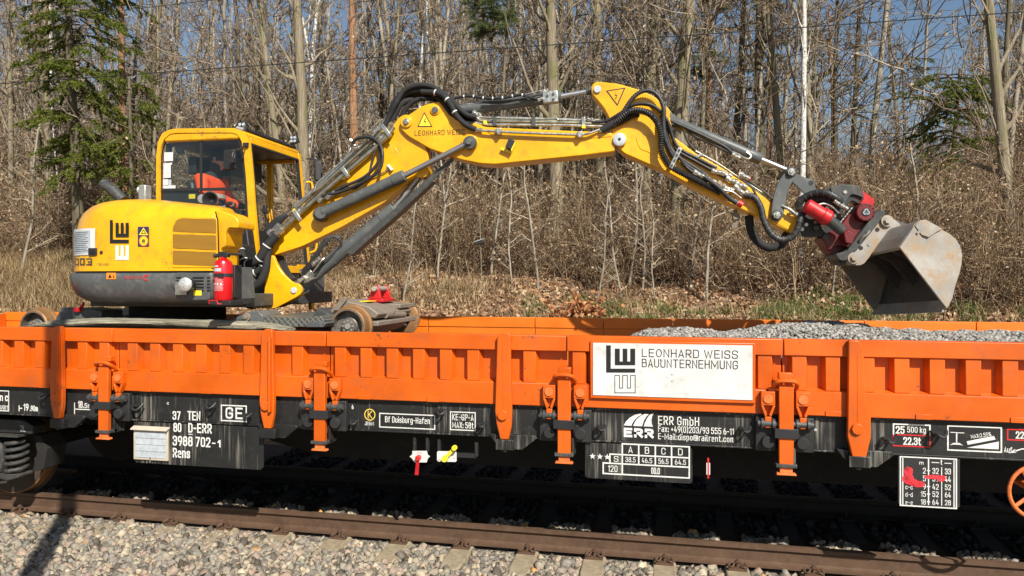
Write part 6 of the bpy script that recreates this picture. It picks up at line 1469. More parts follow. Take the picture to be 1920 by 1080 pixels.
    for k, (u0, v0, u1, v1) in enumerate(((304.5,285,321,301.5),(303,305,317,333),(302.5,335.5,312,346.5),(312.5,336,318,347),(302.5,347.5,326,356))):
        mb = MB(); quadY(mb, C(u0,v0).x, C(u1,v0).x, C(u0,v1).z, C(u0,v0).z, Y0+.030-.0005*k); mb.build('paper_sticker', M['whiteplate'] if k != 3 else M['docplate'], cab, smooth=False)
    c = C(320.5, 307, Y0+.03); mb = MB(); mb.add(ngon(c, .015, 14), [tuple(range(14))]); mb.build('round_sticker', M['whiteplate'], cab, smooth=False)
    # inside: floor, seat, console, lining
    mb = MB(); mb.box(xr+.02, xf-.05, Y0+.08, Y1-.06, ztop-.13, ztop-.105); mb.build('roof_lining', M['greydark'], cab)
    mb = MB(); a = C(322,262,Y0+.3); mb.box(xr+.03, xr+.50, Y0+.55, Y1-.06, ztop-.42, ztop-.181); mb.build('rear_lining', M['greydark'], cab)
    c = C(323,276,Y0+.4); mb = MB(); mb.cyl((c.x, Y0+.53, c.z), (c.x, Y0+.549, c.z), .06, 20); mb.build('loudspeaker', M['plastic'], cab)
    mb = MB(); mb.box(xr+.02, xf+.02, Y0+.07, Y1-.05, 1.98, 2.03); mb.build('cab_floor', M['greydark'], cab)
    sx = xr+.30; sy = 7.52; B_ = M['plastic']
    mb = MB(); mb.prism([(sx-.02,sy-.24,2.82),(sx+.08,sy-.24,2.8),(sx-.02,sy-.24,3.40),(sx-.13,sy-.24,3.42)], (0,.48,0)); st = mb.build('seat_back', B_, cab, bevel=.04)
    mb = MB(); mb.cbox((sx-.11, sy, 3.60), .10, .28, .20); mb.box(sx-.12, sx-.10, sy-.06, sy+.06, 3.4, 3.55); mb.build('headrest', B_, st, bevel=.035)
    mb = MB(); mb.box(sx+.0, sx+.52, sy-.25, sy+.25, 2.04, 2.82); mb.build('seat_cushion', B_, cab, bevel=.04)
    mb = MB(); mb.box(sx+.0, sx+.45, sy-.34, sy-.26, 2.2, 2.70); mb.box(sx-.05, sx+.5, sy+.27, sy+.36, 2.2, 2.75); mb.build('armrest_console', M['greydark'], cab, bevel=.02)
    mb = MB(); a = px(497, 385, 7.6); b = px(502, 430, 7.6)
    mb.tube([b+Vector((0,0,-.12)), b+Vector((-.01,0,.05)), a+Vector((0,0,-.06))], .014, 8); mb.cbox(a+Vector((0,0,-.05)), .045, .045, .10); mb.cbox(b+Vector((-.06,0,-.15)), .25, .3, .25); mb.build('control_lever', B_, cab, bevel=.01)
    for k in range(4):
        mb = MB(); a = px(496+5*k, 392, 7.55); mb.tube([a, a+Vector((.02,0,-.12)), a+Vector((.0,.02,-.26))], .006, 5); mb.build('lever_boot', B_, cab)
    # outside: mirrors, lamps, grab rails
    a = C(431,300,6.75); mb = MB(); mb.cbox(a, .15, .035, .22, Matrix.Rotation(R(-8), 3, 'Z')); m1 = mb.build('mirror', M['plastic'], cab, bevel=.02)
    mb = MB(); mb.tube(spline([C(462,272,Y0), C(450,279,6.95), C(441,282,6.75), C(436,290,6.7), C(437,300,6.70), C(442,315,6.72)], 5), .009, 8); mb.cbox(C(461,272,Y0-.01), .06, .03, .05); mb.cbox(C(437,301,6.69), .05, .05, .05); mb.build('mirror_arm', M['plastic'], m1)
    a = px(597, 321, 8.5); mb = MB(); mb.cbox(a, .10, .05, .26, Matrix.Rotation(R(25), 3, 'Z')); m2 = mb.build('mirror', M['plastic'], cab, bevel=.02)
    mb = MB(); mb.tube(spline([px(575,298,Y1), px(585,298,8.5), px(597,302,8.55), px(603,312,8.5), px(604,325,8.46)], 5), .009, 8); mb.build('mirror_arm', M['plastic'], m2)
    for (u, v, y) in ((456,238,Y0+.12),(552,262,Y1-.1)):
        a = px(u, v, y); mb = MB(); mb.cbox(a, .10, .06, .10, Matrix.Rotation(R(-20), 3, 'Y')); mb.tube([a, a+Vector((-.06,0,-.09))], .012, 6); l_ = mb.build('roof_lamp', M['plastic'], cab, bevel=.006)
        for i in (-1, 1):
            for j in (-1, 1):
                mb = MB(); mb.cbox(a+Vector((i*.022,-.033,j*.022)), .03, .006, .03, Matrix.Rotation(R(-20), 3, 'Y')); mb.build('led', M['docplate'], l_)
    mb = MB(); mb.tube(spline([px(574,342,Y1),px(580,341,Y1+.02),px(585,345,Y1+.04),px(586,356,Y1+.04),px(583,366,Y1+.03)], 4), .014, 8)
    mb.build('grab_rail', Y_, cab)
    mb = MB(); mb.tube(spline([px(580,441,Y1),px(592,443,Y1+.02),px(594,450,Y1+.04),px(592,468,Y1+.04),px(582,474,Y1+.02)], 4), .014, 8); mb.build('grab_rail', Y_, cab)
    mb = MB(); z = px(561,465,Y1).z; frontquad(mb, Y1-.30, Y1-.071, zl+.0, zl+.02, .03); mb.build('sill', Y_, cab)
build_cab()

def build_undercarriage():
    U_ = M['under']; zt = 1.62
    # crawler frame and tracks resting on the deck
    x0, x1 = pX(150, 6.2), pX(560, 6.2)
    for y0, y1 in ((5.92+.12, 6.42), (7.82, 8.22)):
        mb = MB(); r_ = .20; pts = []
        for i in range(13): a = R(90+180*i/12); pts.append((x0+r_+r_*math.cos(a), y0, 1.24+r_+r_*math.sin(a)))
        for i in range(13): a = R(-90+180*i/12); pts.append((x1-r_+r_*math.cos(a), y0, 1.24+r_+r_*math.sin(a)))
        mb.prism(pts, (0, y1-y0, 0)); mb.build('crawler_track', M['rubber'], exc, bevel=.01)
    mb = MB(); mb.box(x0+.3, x1-.3, 6.425, 7.815, 1.38, 1.60); mb.cyl((pX(335,7.12), TC, 1.6), (pX(335,7.12), TC, 1.64), .6, 32); mb.build('car_body', U_, exc, bevel=.02)
    # grey frame beams towards the rail axle
    mb = MB(); Yg = 6.12
    mb.prism([px(u, v, Yg) for u, v in ((375,603),(430,600),(462,586),(482,582),(493,592),(493,610),(375,612))], (0,.35,0)); g = mb.build('support_arm', M['grey'], exc, bevel=.008)
    mb = MB(); a = px(464,594.5,Yg-.001); mb.cyl(a, a-Vector((0,.025,0)), .04, 18); mb.cyl(a-Vector((0,.026,0)), a-Vector((0,.04,0)), .022, 6); mb.build('arm_pin', M['axle'], g, bevel=.004)
    mb = MB(); mb.prism([px(u, v, Yg+.02) for u, v in ((494,592),(560,596),(560,613),(494,612))], (0,1.8,0)); mb.build('tread_plate', M['checker'], g, bevel=.004)
    mb = MB(); mb.prism([px(u, v, Yg+.02) for u, v in ((560.5,597),(600,592),(607,600),(607,613),(560.5,613))], (0,1.8,0)); mb.build('tread_plate', M['checker'], g, bevel=.004)
    mb = MB(); mb.prism([px(u, v, Yg+.0) for u, v in ((575,604),(600,603),(612,606),(606,614),(575,614))], (0,.2,0)); mb.build('step', M['grey'], g, bevel=.006)
    # toothed slew motor cover / black shapes beneath the counterweight
    mb = MB(); mb.box(pX(150,6.6), pX(420,6.6), 6.5, 7.9, 1.55, 1.74); mb.box(pX(185,6.4), pX(300,6.4), 6.3, 6.5, 1.60, 1.73); mb.build('chassis_cover', U_, exc, bevel=.02)
    mb = MB(); mb.prism([px(u, v, 6.3) for u, v in ((110,585),(150,577),(190,583),(190,606),(100,606))], (0,.3,0)); mb.build('rear_support', M['grey'], exc, bevel=.01)
    a = px(150, 577, 6.28); mb = MB(); mb.tube([a, a+Vector((.05,0,.05)), a+Vector((.03,0,.0))], .012, 6); mb.cbox(a+Vector((-.03,0,-.02)), .06, .04, .04); mb.build('safety_clip', M['red'], exc)
def rail_axle(cxu, cv, label_rear=False):
    c = px(cxu, cv, 6.32); z = c.z; x = c.x
    def wheel(yo, sgn, par):
        mb = MB(); mb.lathe((x, yo, z), (0, sgn, 0), [(.09,.148),(0,.150),(0,.168),(.012,.178),(.05,.180),(.105,.186),(.112,.205),(.13,.207),(.14,.19),(.142,.10),(.09,.09)], 48, False)
        w_ = mb.build('rail_wheel', M['wheelrust'], exc)
        mb = MB(); mb.lathe((x, yo+sgn*.002, z), (0, sgn, 0), [(-.003,.153),(-.003,.164),(.004,.166),(.004,.149),(.075,.146),(.076,.085),(.045,.083),(.04,.076),(.02,.07),(.012,.04),(.012,.001)], 40, False); mb.build('wheel_disc', M['wheelgrey'], w_)
        for k in range(8):
            a = 2*math.pi*k/8; mb = MB(); mb.cyl((x+.052*math.cos(a), yo+sgn*.03, z+.052*math.sin(a)), (x+.052*math.cos(a), yo+sgn*.008, z+.052*math.sin(a)), .0095, 6); mb.build('wheel_nut', M['steel'], w_)
        mb = MB(); mb.cyl((x, yo+sgn*.03, z), (x, yo+sgn*.0, z), .028, 16); mb.build('hub_cap', M['steel'], w_)
        return w_
    wheel(6.32, 1, exc); wheel(7.92, -1, exc)
    mb = MB(); mb.lathe((x, 6.47, z-.01), (0,1,0), [(0,.06),(.02,.09),(.2,.10),(1.1,.10),(1.28,.075),(1.3,.05)], 28); ax = mb.build('axle_beam', M['axle'], exc)
    return x, z, ax
def build_axles():
    x, z, ax = rail_axle(651, 612)
    T = z+.16
    # swing arm plate sloping over the axle
    mb = MB(); P_ = [(x-.42, z+.02), (x-.18, T+.09), (x+.12, T+.02), (x+.22, T-.05), (x+.18, T-.10), (x-.05, T-.04), (x-.36, z-.08)]
    mb.prism([(a, 6.56, b) for a, b in P_], (0, .95, 0)); top = mb.build('swing_arm_cover', M['axle'], exc, bevel=.012)
    mb = MB(); mb.prism([(x-.25,6.53,T-.02),(x-.16,6.53,T+.10),(x-.11,6.53,T+.115),(x-.11,6.53,T+.08),(x-.19,6.53,T-.02)], (0,.035,0)); mb.build('arm_cheek', M['axle'], top, bevel=.006)
    mb = MB(); mb.tube(spline([(x+.10,6.62,T-.03),(x+.17,6.75,T-.05),(x+.2,6.95,T-.06),(x+.16,7.1,T-.02)], 5), .03, 10); mb.tube([(x+.19,6.8,T-.07),(x+.2,7.3,T-.09)], .035, 12); mb.build('axle_cylinder', M['axle'], top)
    mb = MB(); mb.box(x+.12, x+.24, 6.5, 7.6, T-.17, T-.12); mb.box(x+.02, x+.22, 7.15, 7.62, T-.02, T+.03); mb.build('cover_ledge', M['axle'], top, bevel=.01)
    mb = MB(); mb.box(x-.09, x+.02, 6.78, 6.98, T+.062, T+.069); mb.build('rating_plate', M['decalyellow'], top)
    # red bracket with its pin
    bx = x-.02; by = 7.22; bz = T+.05
    R_ = M['red']; mb = MB(); mb.box(bx-.08, bx+.10, by-.20, by+.14, bz-.0, bz+.035); br = mb.build('hitch_bracket', R_, top, bevel=.008)
    for yy in (by-.18, by+.08):
        mb = MB(); mb.prism([(bx-.07,yy,bz+.034),(bx+.07,yy,bz+.034),(bx+.04,yy,bz+.15),(bx+.01,yy,bz+.18),(bx-.03,yy,bz+.16)], (0,.035,0)); mb.build('bracket_lug', R_, br, bevel=.008)
    mb = MB(); mb.cyl((bx+.01,by-.24,bz+.14),(bx+.01,by+.16,bz+.14),.026,16); mb.build('bracket_pin', M['steel'], br, bevel=.004)
    # dark ballast box left of the wheel
    mb = MB(); mb.prism([(x-.47,6.42,z-.02),(x-.30,6.42,z-.10),(x-.17,6.42,z+.08),(x-.36,6.42,z+.17)], (0,.30,0)); mb.build('stop_block', M['greydark'], top, bevel=.01)
    # rear axle, mostly below the side wall
    x2, z2, ax2 = rail_axle(62, 613)
    mb = MB(); mb.prism([(x2+.05,6.6,z2+.16),(x2+.6,6.6,z2+.10),(x2+.9,6.6,z2+.12),(x2+.9,6.6,z2-.1),(x2,6.6,z2-.1)], (0,.9,0)); t2 = mb.build('swing_arm_cover', M['grey'], exc, bevel=.012)
    mb = MB(); mb.prism([(x2+.18,6.45,z2+.10),(x2+.22,6.45,z2+.2),(x2+.30,6.45,z2+.2),(x2+.45,6.45,z2+.12),(x2+.42,6.45,z2+.05)], (0,.12,0)); mb.build('arm_cheek', M['grey'], t2, bevel=.006)
build_undercarriage(); build_axles()

def build_extinguisher():
    Y = 5.80; a = px(419, 540, Y); r = .075
    zb, zt = px(419, 563, Y).z, px(419, 486, Y).z
    t = thing('fire_extinguisher', (a.x, Y, zb), 'red fire extinguisher strapped upright to the front corner of the excavator', 'fire extinguisher')
    r = (px(434.5,540,Y).x-px(404.5,540,Y).x)/2
    mb = MB(); mb.lathe((a.x,Y,zb), (0,0,1), [(0,r*.9),(.015,r),(zt-zb-.05,r),(zt-zb-.02,r*.85),(zt-zb,r*.45),(zt-zb+.012,.025),(zt-zb+.03,.025)], 36); mb.build('bottle', M['ext_red'], t)
    mb = MB(); mb.cbox((a.x,Y,zt+.035), .11, .05, .035); mb.cbox((a.x-.01,Y,zt+.058), .07, .03, .02); mb.cyl((a.x-.06,Y-.0,zt+.03),(a.x-.08,Y-.03,zt+.03),.018,10); mb.cyl((a.x+.03,Y,zt+.045),(a.x+.17,Y+.02,zt+.045),.013,8); mb.build('valve_head', M['plastic'], t, bevel=.005)
    for k, z in enumerate((zb+.42*(zt-zb)+.13, )):
        mb = MB(); mb.lathe((a.x,Y,px(419,516,Y).z-.016), (0,0,1), [(0,r+.001),(0,r+.004),(.032,r+.004),(.032,r+.001)], 36); mb.cbox((a.x+.03,Y-r-.006,px(419,516,Y).z), .05, .012, .035); mb.build('strap', M['plastic'], t)
    def lab(z0, z1, a0, a1, mat, out=.0008):
        mb = MB(); V = []; k = 14
        for i in range(k+1):
            an = R(a0+(a1-a0)*i/k); V += [(a.x+(r+out)*math.sin(an), Y-(r+out)*math.cos(an), z0), (a.x+(r+out)*math.sin(an), Y-(r+out)*math.cos(an), z1)]
        mb.add(V, [(2*i, 2*i+2, 2*i+3, 2*i+1) for i in range(k)]); return mb.build('printed_label', mat, t)
    zf = lambda v: px(419, v, Y).z
    lab(zf(509), zf(503), -52, 20, M['docplate']); lab(zf(500.5), zf(498), -52, 0, M['whiteplate'])
    for k in range(9): lab(zf(521.5+2.3*k)-.0012, zf(521.5+2.3*k)+.0012, -25, 25+(k*7 % 12), M['whiteplate'])
    for k in range(4): lab(zf(534.5), zf(530), -52+22*k, -43+22*k, M['whiteplate'], .0012)
    for k in range(4): lab(zf(538+2.2*k)-.001, zf(538+2.2*k)+.001, -50, 30, M['whiteplate'])
    mb = MB(); mb.box(a.x-r-.02, a.x+r+.03, Y-r*.8, Y+r+.06, zb-.045, zb-.002); mb.box(a.x-r-.03, a.x-r-.015, Y-.0, Y+.06, zb, zb+.10); mb.box(a.x-.06, a.x+.06, Y+r+.002, Y+.20, zb+.02, zt-.05); mb.build('holder', M['plastic'], t, bevel=.006)
    mb = MB(); mb.tube([(a.x-r,Y-r-.01,zb-.03),(a.x-r,Y-r-.02,zb-.0),(a.x+.01,Y-r-.03,zb-.0),(a.x+.02,Y-r-.03,zb-.03),(a.x+.05,Y-r-.02,zb-.03)], .006, 6); mb.build('wire_loop', M['red'], t)
build_extinguisher()

def skinned(name, joints, edges, radii, mat, parent, sub=2, root=0):
    me = bpy.data.meshes.new(name); me.from_pydata([tuple(j) for j in joints], edges, []); me.update()
    o = bpy.data.objects.new(name, me); COL.objects.link(o); me.materials.append(mat)
    sk = o.modifiers.new('skin', 'SKIN'); sk.use_smooth_shade = True
    for i, r in enumerate(radii):
        rr = r if isinstance(r, tuple) else (r, r); me.skin_vertices[0].data[i].radius = rr
        me.skin_vertices[0].data[i].use_root = (i == root)
    s = o.modifiers.new('sub', 'SUBSURF'); s.levels = sub; s.render_levels = sub
    if parent: o.parent = parent; o.location = -world_loc(parent)
    return o
def build_person():
    # seated driver facing +X; hip height follows the cushion
    hx, hy, hz = pX(390, 7.52), 7.52, 3.0
    t = thing('person', (hx, hy, hz-.08), 'seated driver in an orange high-visibility jacket inside the excavator cab, hand on a lever', 'person')
    V = Vector; P = V((hx, hy, hz))
    j = [P, P+V((.02,0,.16)), P+V((.03,0,.34)), P+V((.05,0,.47)), P+V((.08,0,.52)), P+V((.11,0,.58)), P+V((.13,0,.65)),
         P+V((.05,-.19,.44)), P+V((.12,-.25,.20)), P+V((.36,-.20,.13)), P+V((.05,.19,.44)), P+V((.12,.25,.20)), P+V((.36,.20,.13)),
         P+V((.06,-.10,.0)), P+V((.44,-.13,.03)), P+V((.52,-.13,-.40)), P+V((.64,-.13,-.44)), P+V((.06,.10,.0)), P+V((.44,.13,.03)), P+V((.52,.13,-.40)), P+V((.64,.13,-.44))]
    e = [(0,1),(1,2),(2,3),(3,4),(4,5),(5,6),(3,7),(7,8),(8,9),(3,10),(10,11),(11,12),(0,13),(13,14),(14,15),(15,16),(0,17),(17,18),(18,19),(19,20)]
    r = [(.15,.15),(.13,.14),(.14,.16),(.12,.14),.055,.085,.095,.065,.052,.042,.065,.052,.042,.09,.075,.05,.045,.09,.075,.05,.045]
    body = skinned('body', j, e, r, M['cloth_dark'], t)
    jk = [P+V((.0,0,.02)), P+V((.02,0,.17)), P+V((.03,0,.34)), P+V((.05,0,.46)), P+V((.05,-.19,.43)), P+V((.12,-.25,.20)), P+V((.32,-.215,.14)), P+V((.05,.19,.43)), P+V((.12,.25,.20)), P+V((.32,.215,.14))]
    skinned('jacket', jk, [(0,1),(1,2),(2,3),(3,4),(4,5),(5,6),(3,7),(7,8),(8,9)], [(.17,.19),(.155,.175),(.16,.19),(.13,.16),.085,.072,.058,.085,.072,.058], M['hivis'], t)
    mb = MB()
    for z in (.10, .22):
        pts = [(P.x+.02+.172*math.cos(a), P.y+.20*math.sin(a), P.z+z) for a in [i*math.pi/14 for i in range(29)]]; V2 = []
        for p in pts: V2 += [p, (p[0], p[1], p[2]+.045)]
        mb.add(V2, [(2*i, 2*i+2, 2*i+3, 2*i+1) for i in range(28)])
    mb.build('reflective_band', M['reflective'], t)
    # head with face
    hd = P+V((.14,0,.665)); mb = MB(); V_, F_ = [], []
    n, m_ = 20, 14
    for i in range(m_+1):
        th = math.pi*i/m_
        for k in range(n):
            ph = 2*math.pi*k/n; x = math.sin(th)*math.cos(ph); y = math.sin(th)*math.sin(ph); z = math.cos(th)
            q = V((x*.098, y*.075, z*.125)); 
            if x > .75 and abs(y) < .25 and -.2 < z < .15: q.x += .022          # nose
            if z < -.3: q.x *= .92; q.y *= .8
            V_.append(hd+q)
    for i in range(m_):
        for k in range(n): F_.append((i*n+k, (i+1)*n+k, (i+1)*n+(k+1) % n, i*n+(k+1) % n))
    mb.add(V_, F_); mb.build('head', M['skin'], t, sharp=80)
    for s_ in (-1, 1):
        mb = MB(); mb.cbox(hd+V((.0, s_*.077, .0)), .035, .018, .06); mb.build('ear', M['skin'], t, bevel=.008)
        mb = MB(); mb.cbox(hd+V((.09, s_*.030, .02)), .008, .022, .010); mb.build('eye', M['hair'], t)
    mb = MB(); mb.cbox(hd+V((.088,0,-.055)), .01, .045, .008); mb.build('mouth', M['red'], t)
    mb = MB(); V_ = []; F_ = []
    for i in range(8):
        th = math.pi*.55*i/7
        for k in range(n): ph = 2*math.pi*k/n; V_.append(hd+V((math.sin(th)*math.cos(ph)*.108-.008, math.sin(th)*math.sin(ph)*.086, math.cos(th)*.135+.004)))
    for i in range(7):
        for k in range(n): F_.append((i*n+k, (i+1)*n+k, (i+1)*n+(k+1) % n, i*n+(k+1) % n))
    mb.add(V_, F_); mb.build('hair', M['hair'], t, sharp=80)
    # hands: palm and five fingers closed round the levers
    for s_, wr in ((-1, P+V((.36,-.20,.13))), (1, P+V((.36,.20,.13)))):
        js = [wr, wr+V((.05,0,.01)), wr+V((.085,0,.012))]; es = [(0,1),(1,2)]; rr = [(.026,.02),(.036,.018),(.034,.016)]
        for k in range(4):
            o_ = -.027+.018*k; b = len(js); L = (.030,.034,.032,.026)[k]
            js += [wr+V((.092,o_,.010)), wr+V((.092+L,o_,-.002)), wr+V((.092+L*1.05,o_,-.030)), wr+V((.085,o_,-.036))]; es += [(2,b),(b,b+1),(b+1,b+2),(b+2,b+3)]; rr += [.0095,.009,.0085,.008]
        b = len(js); js += [wr+V((.04,-s_*.035,.0)), wr+V((.07,-s_*.05,-.012)), wr+V((.095,-s_*.045,-.022))]; es += [(1,b),(b,b+1),(b+1,b+2)]; rr += [.012,.0105,.009]
        skinned('hand', js, es, rr, M['skin'], t, 1)
build_person()

# ================================================================ OVERHEAD WIRES, MAST
def build_wires():
    for (a, b, Y, lab) in (((0,157),(1920,22),10.6,'lower dark overhead wire running above the excavator boom in front of the trees'), ((0,45),(400,0),10.6,'upper thin overhead wire crossing the top left corner before the trees')):
        p, q = px(*a, Y), px(*b, Y); d = (q-p)
        k0, k1 = -1.2, 2.0 if b[0] > 1000 else 8
        mb = MB(); pts = [p+d*(k0+(k1-k0)*i/20) for i in range(21)]; mb.tube(pts, .0075 if b[0] > 1000 else .0055, 6)
        o = mb.build('overhead_wire', M['wire']); tag(o, lab, 'wire')
build_wires()
def build_mast():
    Yp = 1.5; x = pX(100, YW)+(YW-Yp)*SUN.x/(-SUN.y)
    t = thing('catenary_mast', (x, Yp, -.3), 'grey steel overhead line mast beside the track, left of the picture, shading the wagon', 'mast')
    mb = MB(); mb.cyl((x, Yp, -.3), (x, Yp, 8.5), .11, 20, .08); mb.build('pole', M['mast'], t)
    mb = MB(); mb.box(x-.25, x+.25, Yp-.25, Yp+.25, -.35, -.05); mb.build('base', M['concrete'], t, bevel=.02)
build_mast()
# ================================================================ FOREST
def tube_np(acc, pts, rad, n, tint, T0=None):
    """append a tapering tube to acc = [V list, F list, T list, count]"""
    pts = np.asarray(pts, float); m = len(pts); d = np.gradient(pts, axis=0); d /= np.linalg.norm(d, axis=1)[:, None]+1e-9
    ref = np.array([.31, .77, .1]) if abs(d[0, 2]) > .5 else np.array([0, 0, 1.])
    u = np.cross(d, ref); u /= np.linalg.norm(u, axis=1)[:, None]+1e-9; w = np.cross(d, u)
    a = np.arange(n)*2*math.pi/n; rad = np.asarray(rad, float)
    V = pts[:, None]+(u[:, None]*np.cos(a)[None, :, None]+w[:, None]*np.sin(a)[None, :, None])*rad[:, None, None]
    i = np.arange(m-1)[:, None]; k = np.arange(n)[None]; j = (k+1) % n
    A = i*n+k; B = i*n+j; C = (i+1)*n+j; D = (i+1)*n+k
    F = np.stack([np.stack([A, B, C], -1), np.stack([A, C, D], -1)], 2).reshape(-1, 3)
    acc[0].append(V.reshape(-1, 3)); acc[1].append(F+acc[3]); acc[2].append(np.full(m*n, tint)); acc[3] += m*n
def acc_new(): return [[], [], [], 0]
def acc_arr(a): return np.concatenate(a[0]), np.concatenate(a[1]), np.concatenate(a[2])
def wander(rs, p, d, L, k, curl, up=0.):
    pts = [np.array(p, float)]; d = np.array(d, float); d /= np.linalg.norm(d)
    for i in range(k):
        d = d+rs.normal(0, curl, 3)+np.array([0, 0, up]); d /= np.linalg.norm(d); pts.append(pts[-1]+d*L/k)
    return pts
def leafquads(rs, P, size, tint):
    """one small bent card per point"""
    n = len(P); V = np.array([(-.5,-.35,0),(.5,-.35,.08),(.5,.35,0),(-.5,.35,-.06)]); F = np.array([(0,1,2),(0,2,3)])
    s = rs.uniform(.6, 1.3, n)*size; Rm = rand_rot(rs, n)
    v = np.einsum('nij,kj->nki', Rm, V)*s[:, None, None]+P[:, None]
    return v.reshape(-1, 3), (F[None]+(np.arange(n)*4)[:, None, None]).reshape(-1, 3), np.repeat(tint, 4)

def make_tree(seed, H, r0, bark, low=.18, nb=26, blen=3.6, lean=.0, twig_t=(.2, .9), twigr=.009, nsub=7, ntw=4, leaves=0, sides=10, curl=.05):
    rs = np.random.RandomState(seed)
    tr = acc_new(); tw = acc_new()
    path = wander(rs, (0,0,-.3), (lean, rs.uniform(-.02,.02), 1), H, 14, curl)
    z = np.linspace(0, 1, 15); rad = r0*(1-z)**.8*.95+.02; rad[0] *= 1.35
    tube_np(tr, path, rad, sides, .5)
    tips = []
    P_ = np.array(path)
    for b in range(nb):
        f = low+(1-low)*((b+rs.rand())/nb)**.9; f = min(f, .985); i = min(int(f*14), 13); p = P_[i]+(P_[i+1]-P_[i])*(f*14-i)
        an = rs.uniform(0, 2*math.pi); el = rs.uniform(.15, .9)
        L = blen*(1.15-f)*rs.uniform(.6, 1.2); d = (math.cos(an), math.sin(an), el)
        k = 5; br = wander(rs, p, d, L, k, .14, .05); rr = max(.012, r0*.30*(1.05-f))*rs.uniform(.6, 1.1)
        tube_np(tr if rr > .03 else tw, br, np.linspace(rr, .008, k+1), 5 if rr > .03 else 4, rs.uniform(*twig_t))
        B = np.array(br)
        for s in range(nsub):
            g = rs.uniform(.25, 1.0)*k; ii = min(int(g), k-1); q = B[ii]+(B[ii+1]-B[ii])*(g-ii)
            dd = (B[ii+1]-B[ii])/(L/k)+rs.normal(0, .6, 3)+np.array([0, 0, .15]); L2 = L*rs.uniform(.2, .42)
            sb = wander(rs, q, dd, L2, 4, .18, .03); tube_np(tw, sb, np.linspace(twigr*1.5, twigr*.6, 5), 3, rs.uniform(*twig_t))
            S = np.array(sb)
            for t_ in range(ntw):
                g2 = rs.uniform(.15, 1)*4; jj = min(int(g2), 3); q2 = S[jj]+(S[jj+1]-S[jj])*(g2-jj)
                d2 = (S[jj+1]-S[jj])/(L2/4)+rs.normal(0, .7, 3); tt = wander(rs, q2, d2, L2*rs.uniform(.25, .6), 2, .2)
                tube_np(tw, tt, [twigr*.8, twigr*.55, twigr*.3], 3, rs.uniform(*twig_t)); tips.append(tt[-1]); tips.append(tt[1])
    Vt, Ft, Tt = acc_arr(tr); Vw, Fw, Tw = acc_arr(tw)
    lf = None
    if leaves:
        T = np.array(tips); idx = rs.choice(len(T), min(leaves, len(T)), replace=False); lf = leafquads(rs, T[idx]+rs.normal(0, .03, (len(idx), 3)), .06, rs.rand(len(idx)))
    return (Vt, Ft, Tt), (Vw, Fw, Tw), lf, bark
def tree_thing(data, loc, label, group, name='bare_tree', rz=0, sc=1.):
    (Vt, Ft, Tt), (Vw, Fw, Tw), lf, bark = data
    t = thing(name, loc, label, 'tree', group, rz); t.scale = (sc, sc, sc)
    a = np_mesh('trunk', Vt, Ft, Tt, bark, t, True); b = np_mesh('crown', Vw, Fw, Tw, M['twig'], t); b['kind'] = 'stuff'
    if lf is not None: b = np_mesh('dry_leaves', *lf, M['leaf_dry'], t); b['kind'] = 'stuff'
    return t
def instancer(name, sources, pts):
    """one object that repeats the source meshes at the points (x, y, z, scale, turn, which)"""
    P = np.array(pts, float); me = bpy.data.meshes.new(name); me.vertices.add(len(P)); me.vertices.foreach_set('co', P[:, :3].astype(np.float32).ravel())
    for nm, col, typ in (('size', 3, 'FLOAT'), ('turn', 4, 'FLOAT'), ('which', 5, 'INT')):
        a = me.attributes.new(nm, typ, 'POINT'); a.data.foreach_set('value', P[:, col].astype(np.int32 if typ == 'INT' else np.float32))
    me.update(); o = bpy.data.objects.new(name, me); COL.objects.link(o)
    ng = bpy.data.node_groups.new(name, 'GeometryNodeTree'); ng.interface.new_socket('Geometry', in_out='INPUT', socket_type='NodeSocketGeometry'); ng.interface.new_socket('Geometry', in_out='OUTPUT', socket_type='NodeSocketGeometry')
    ns, ls = ng.nodes, ng.links; gi = ns.new('NodeGroupInput'); go = ns.new('NodeGroupOutput'); jn = ns.new('GeometryNodeJoinGeometry')
    def attr(nm, t):
        n = ns.new('GeometryNodeInputNamedAttribute'); n.data_type = t; n.inputs[0].default_value = nm; return n.outputs[0]
    sz, tn, wh = attr('size', 'FLOAT'), attr('turn', 'FLOAT'), attr('which', 'INT')
    cx = ns.new('ShaderNodeCombineXYZ'); ls.new(tn, cx.inputs[2])
    for k, src in enumerate(sources):
        oi = ns.new('GeometryNodeObjectInfo'); oi.transform_space = 'ORIGINAL'; oi.inputs[0].default_value = src; oi.inputs[1].default_value = True
        cmp_ = ns.new('FunctionNodeCompare'); cmp_.data_type = 'INT'; cmp_.operation = 'EQUAL'; ls.new(wh, cmp_.inputs[2]); cmp_.inputs[3].default_value = k
        ip = ns.new('GeometryNodeInstanceOnPoints'); ls.new(gi.outputs[0], ip.inputs['Points']); ls.new(cmp_.outputs[0], ip.inputs['Selection']); ls.new(oi.outputs['Geometry'], ip.inputs['Instance'])
        ls.new(cx.outputs[0], ip.inputs['Rotation']); ls.new(sz, ip.inputs['Scale']); ls.new(ip.outputs[0], jn.inputs[0])
    ls.new(jn.outputs[0], go.inputs[0]); m = o.modifiers.new('repeat', 'NODES'); m.node_group = ng; return o
def two_mat(name, A, B, mats, parent=None):
    V = np.concatenate([A[0], B[0]]); F = np.concatenate([A[1], B[1]+len(A[0])]); T = np.concatenate([A[2], B[2]])
    o = np_mesh(name, V, F, T, mats[0], parent); o.data.materials.append(mats[1])
    o.data.polygons.foreach_set('material_index', np.concatenate([np.zeros(len(A[1]), np.int32), np.ones(len(B[1]), np.int32)])); return o
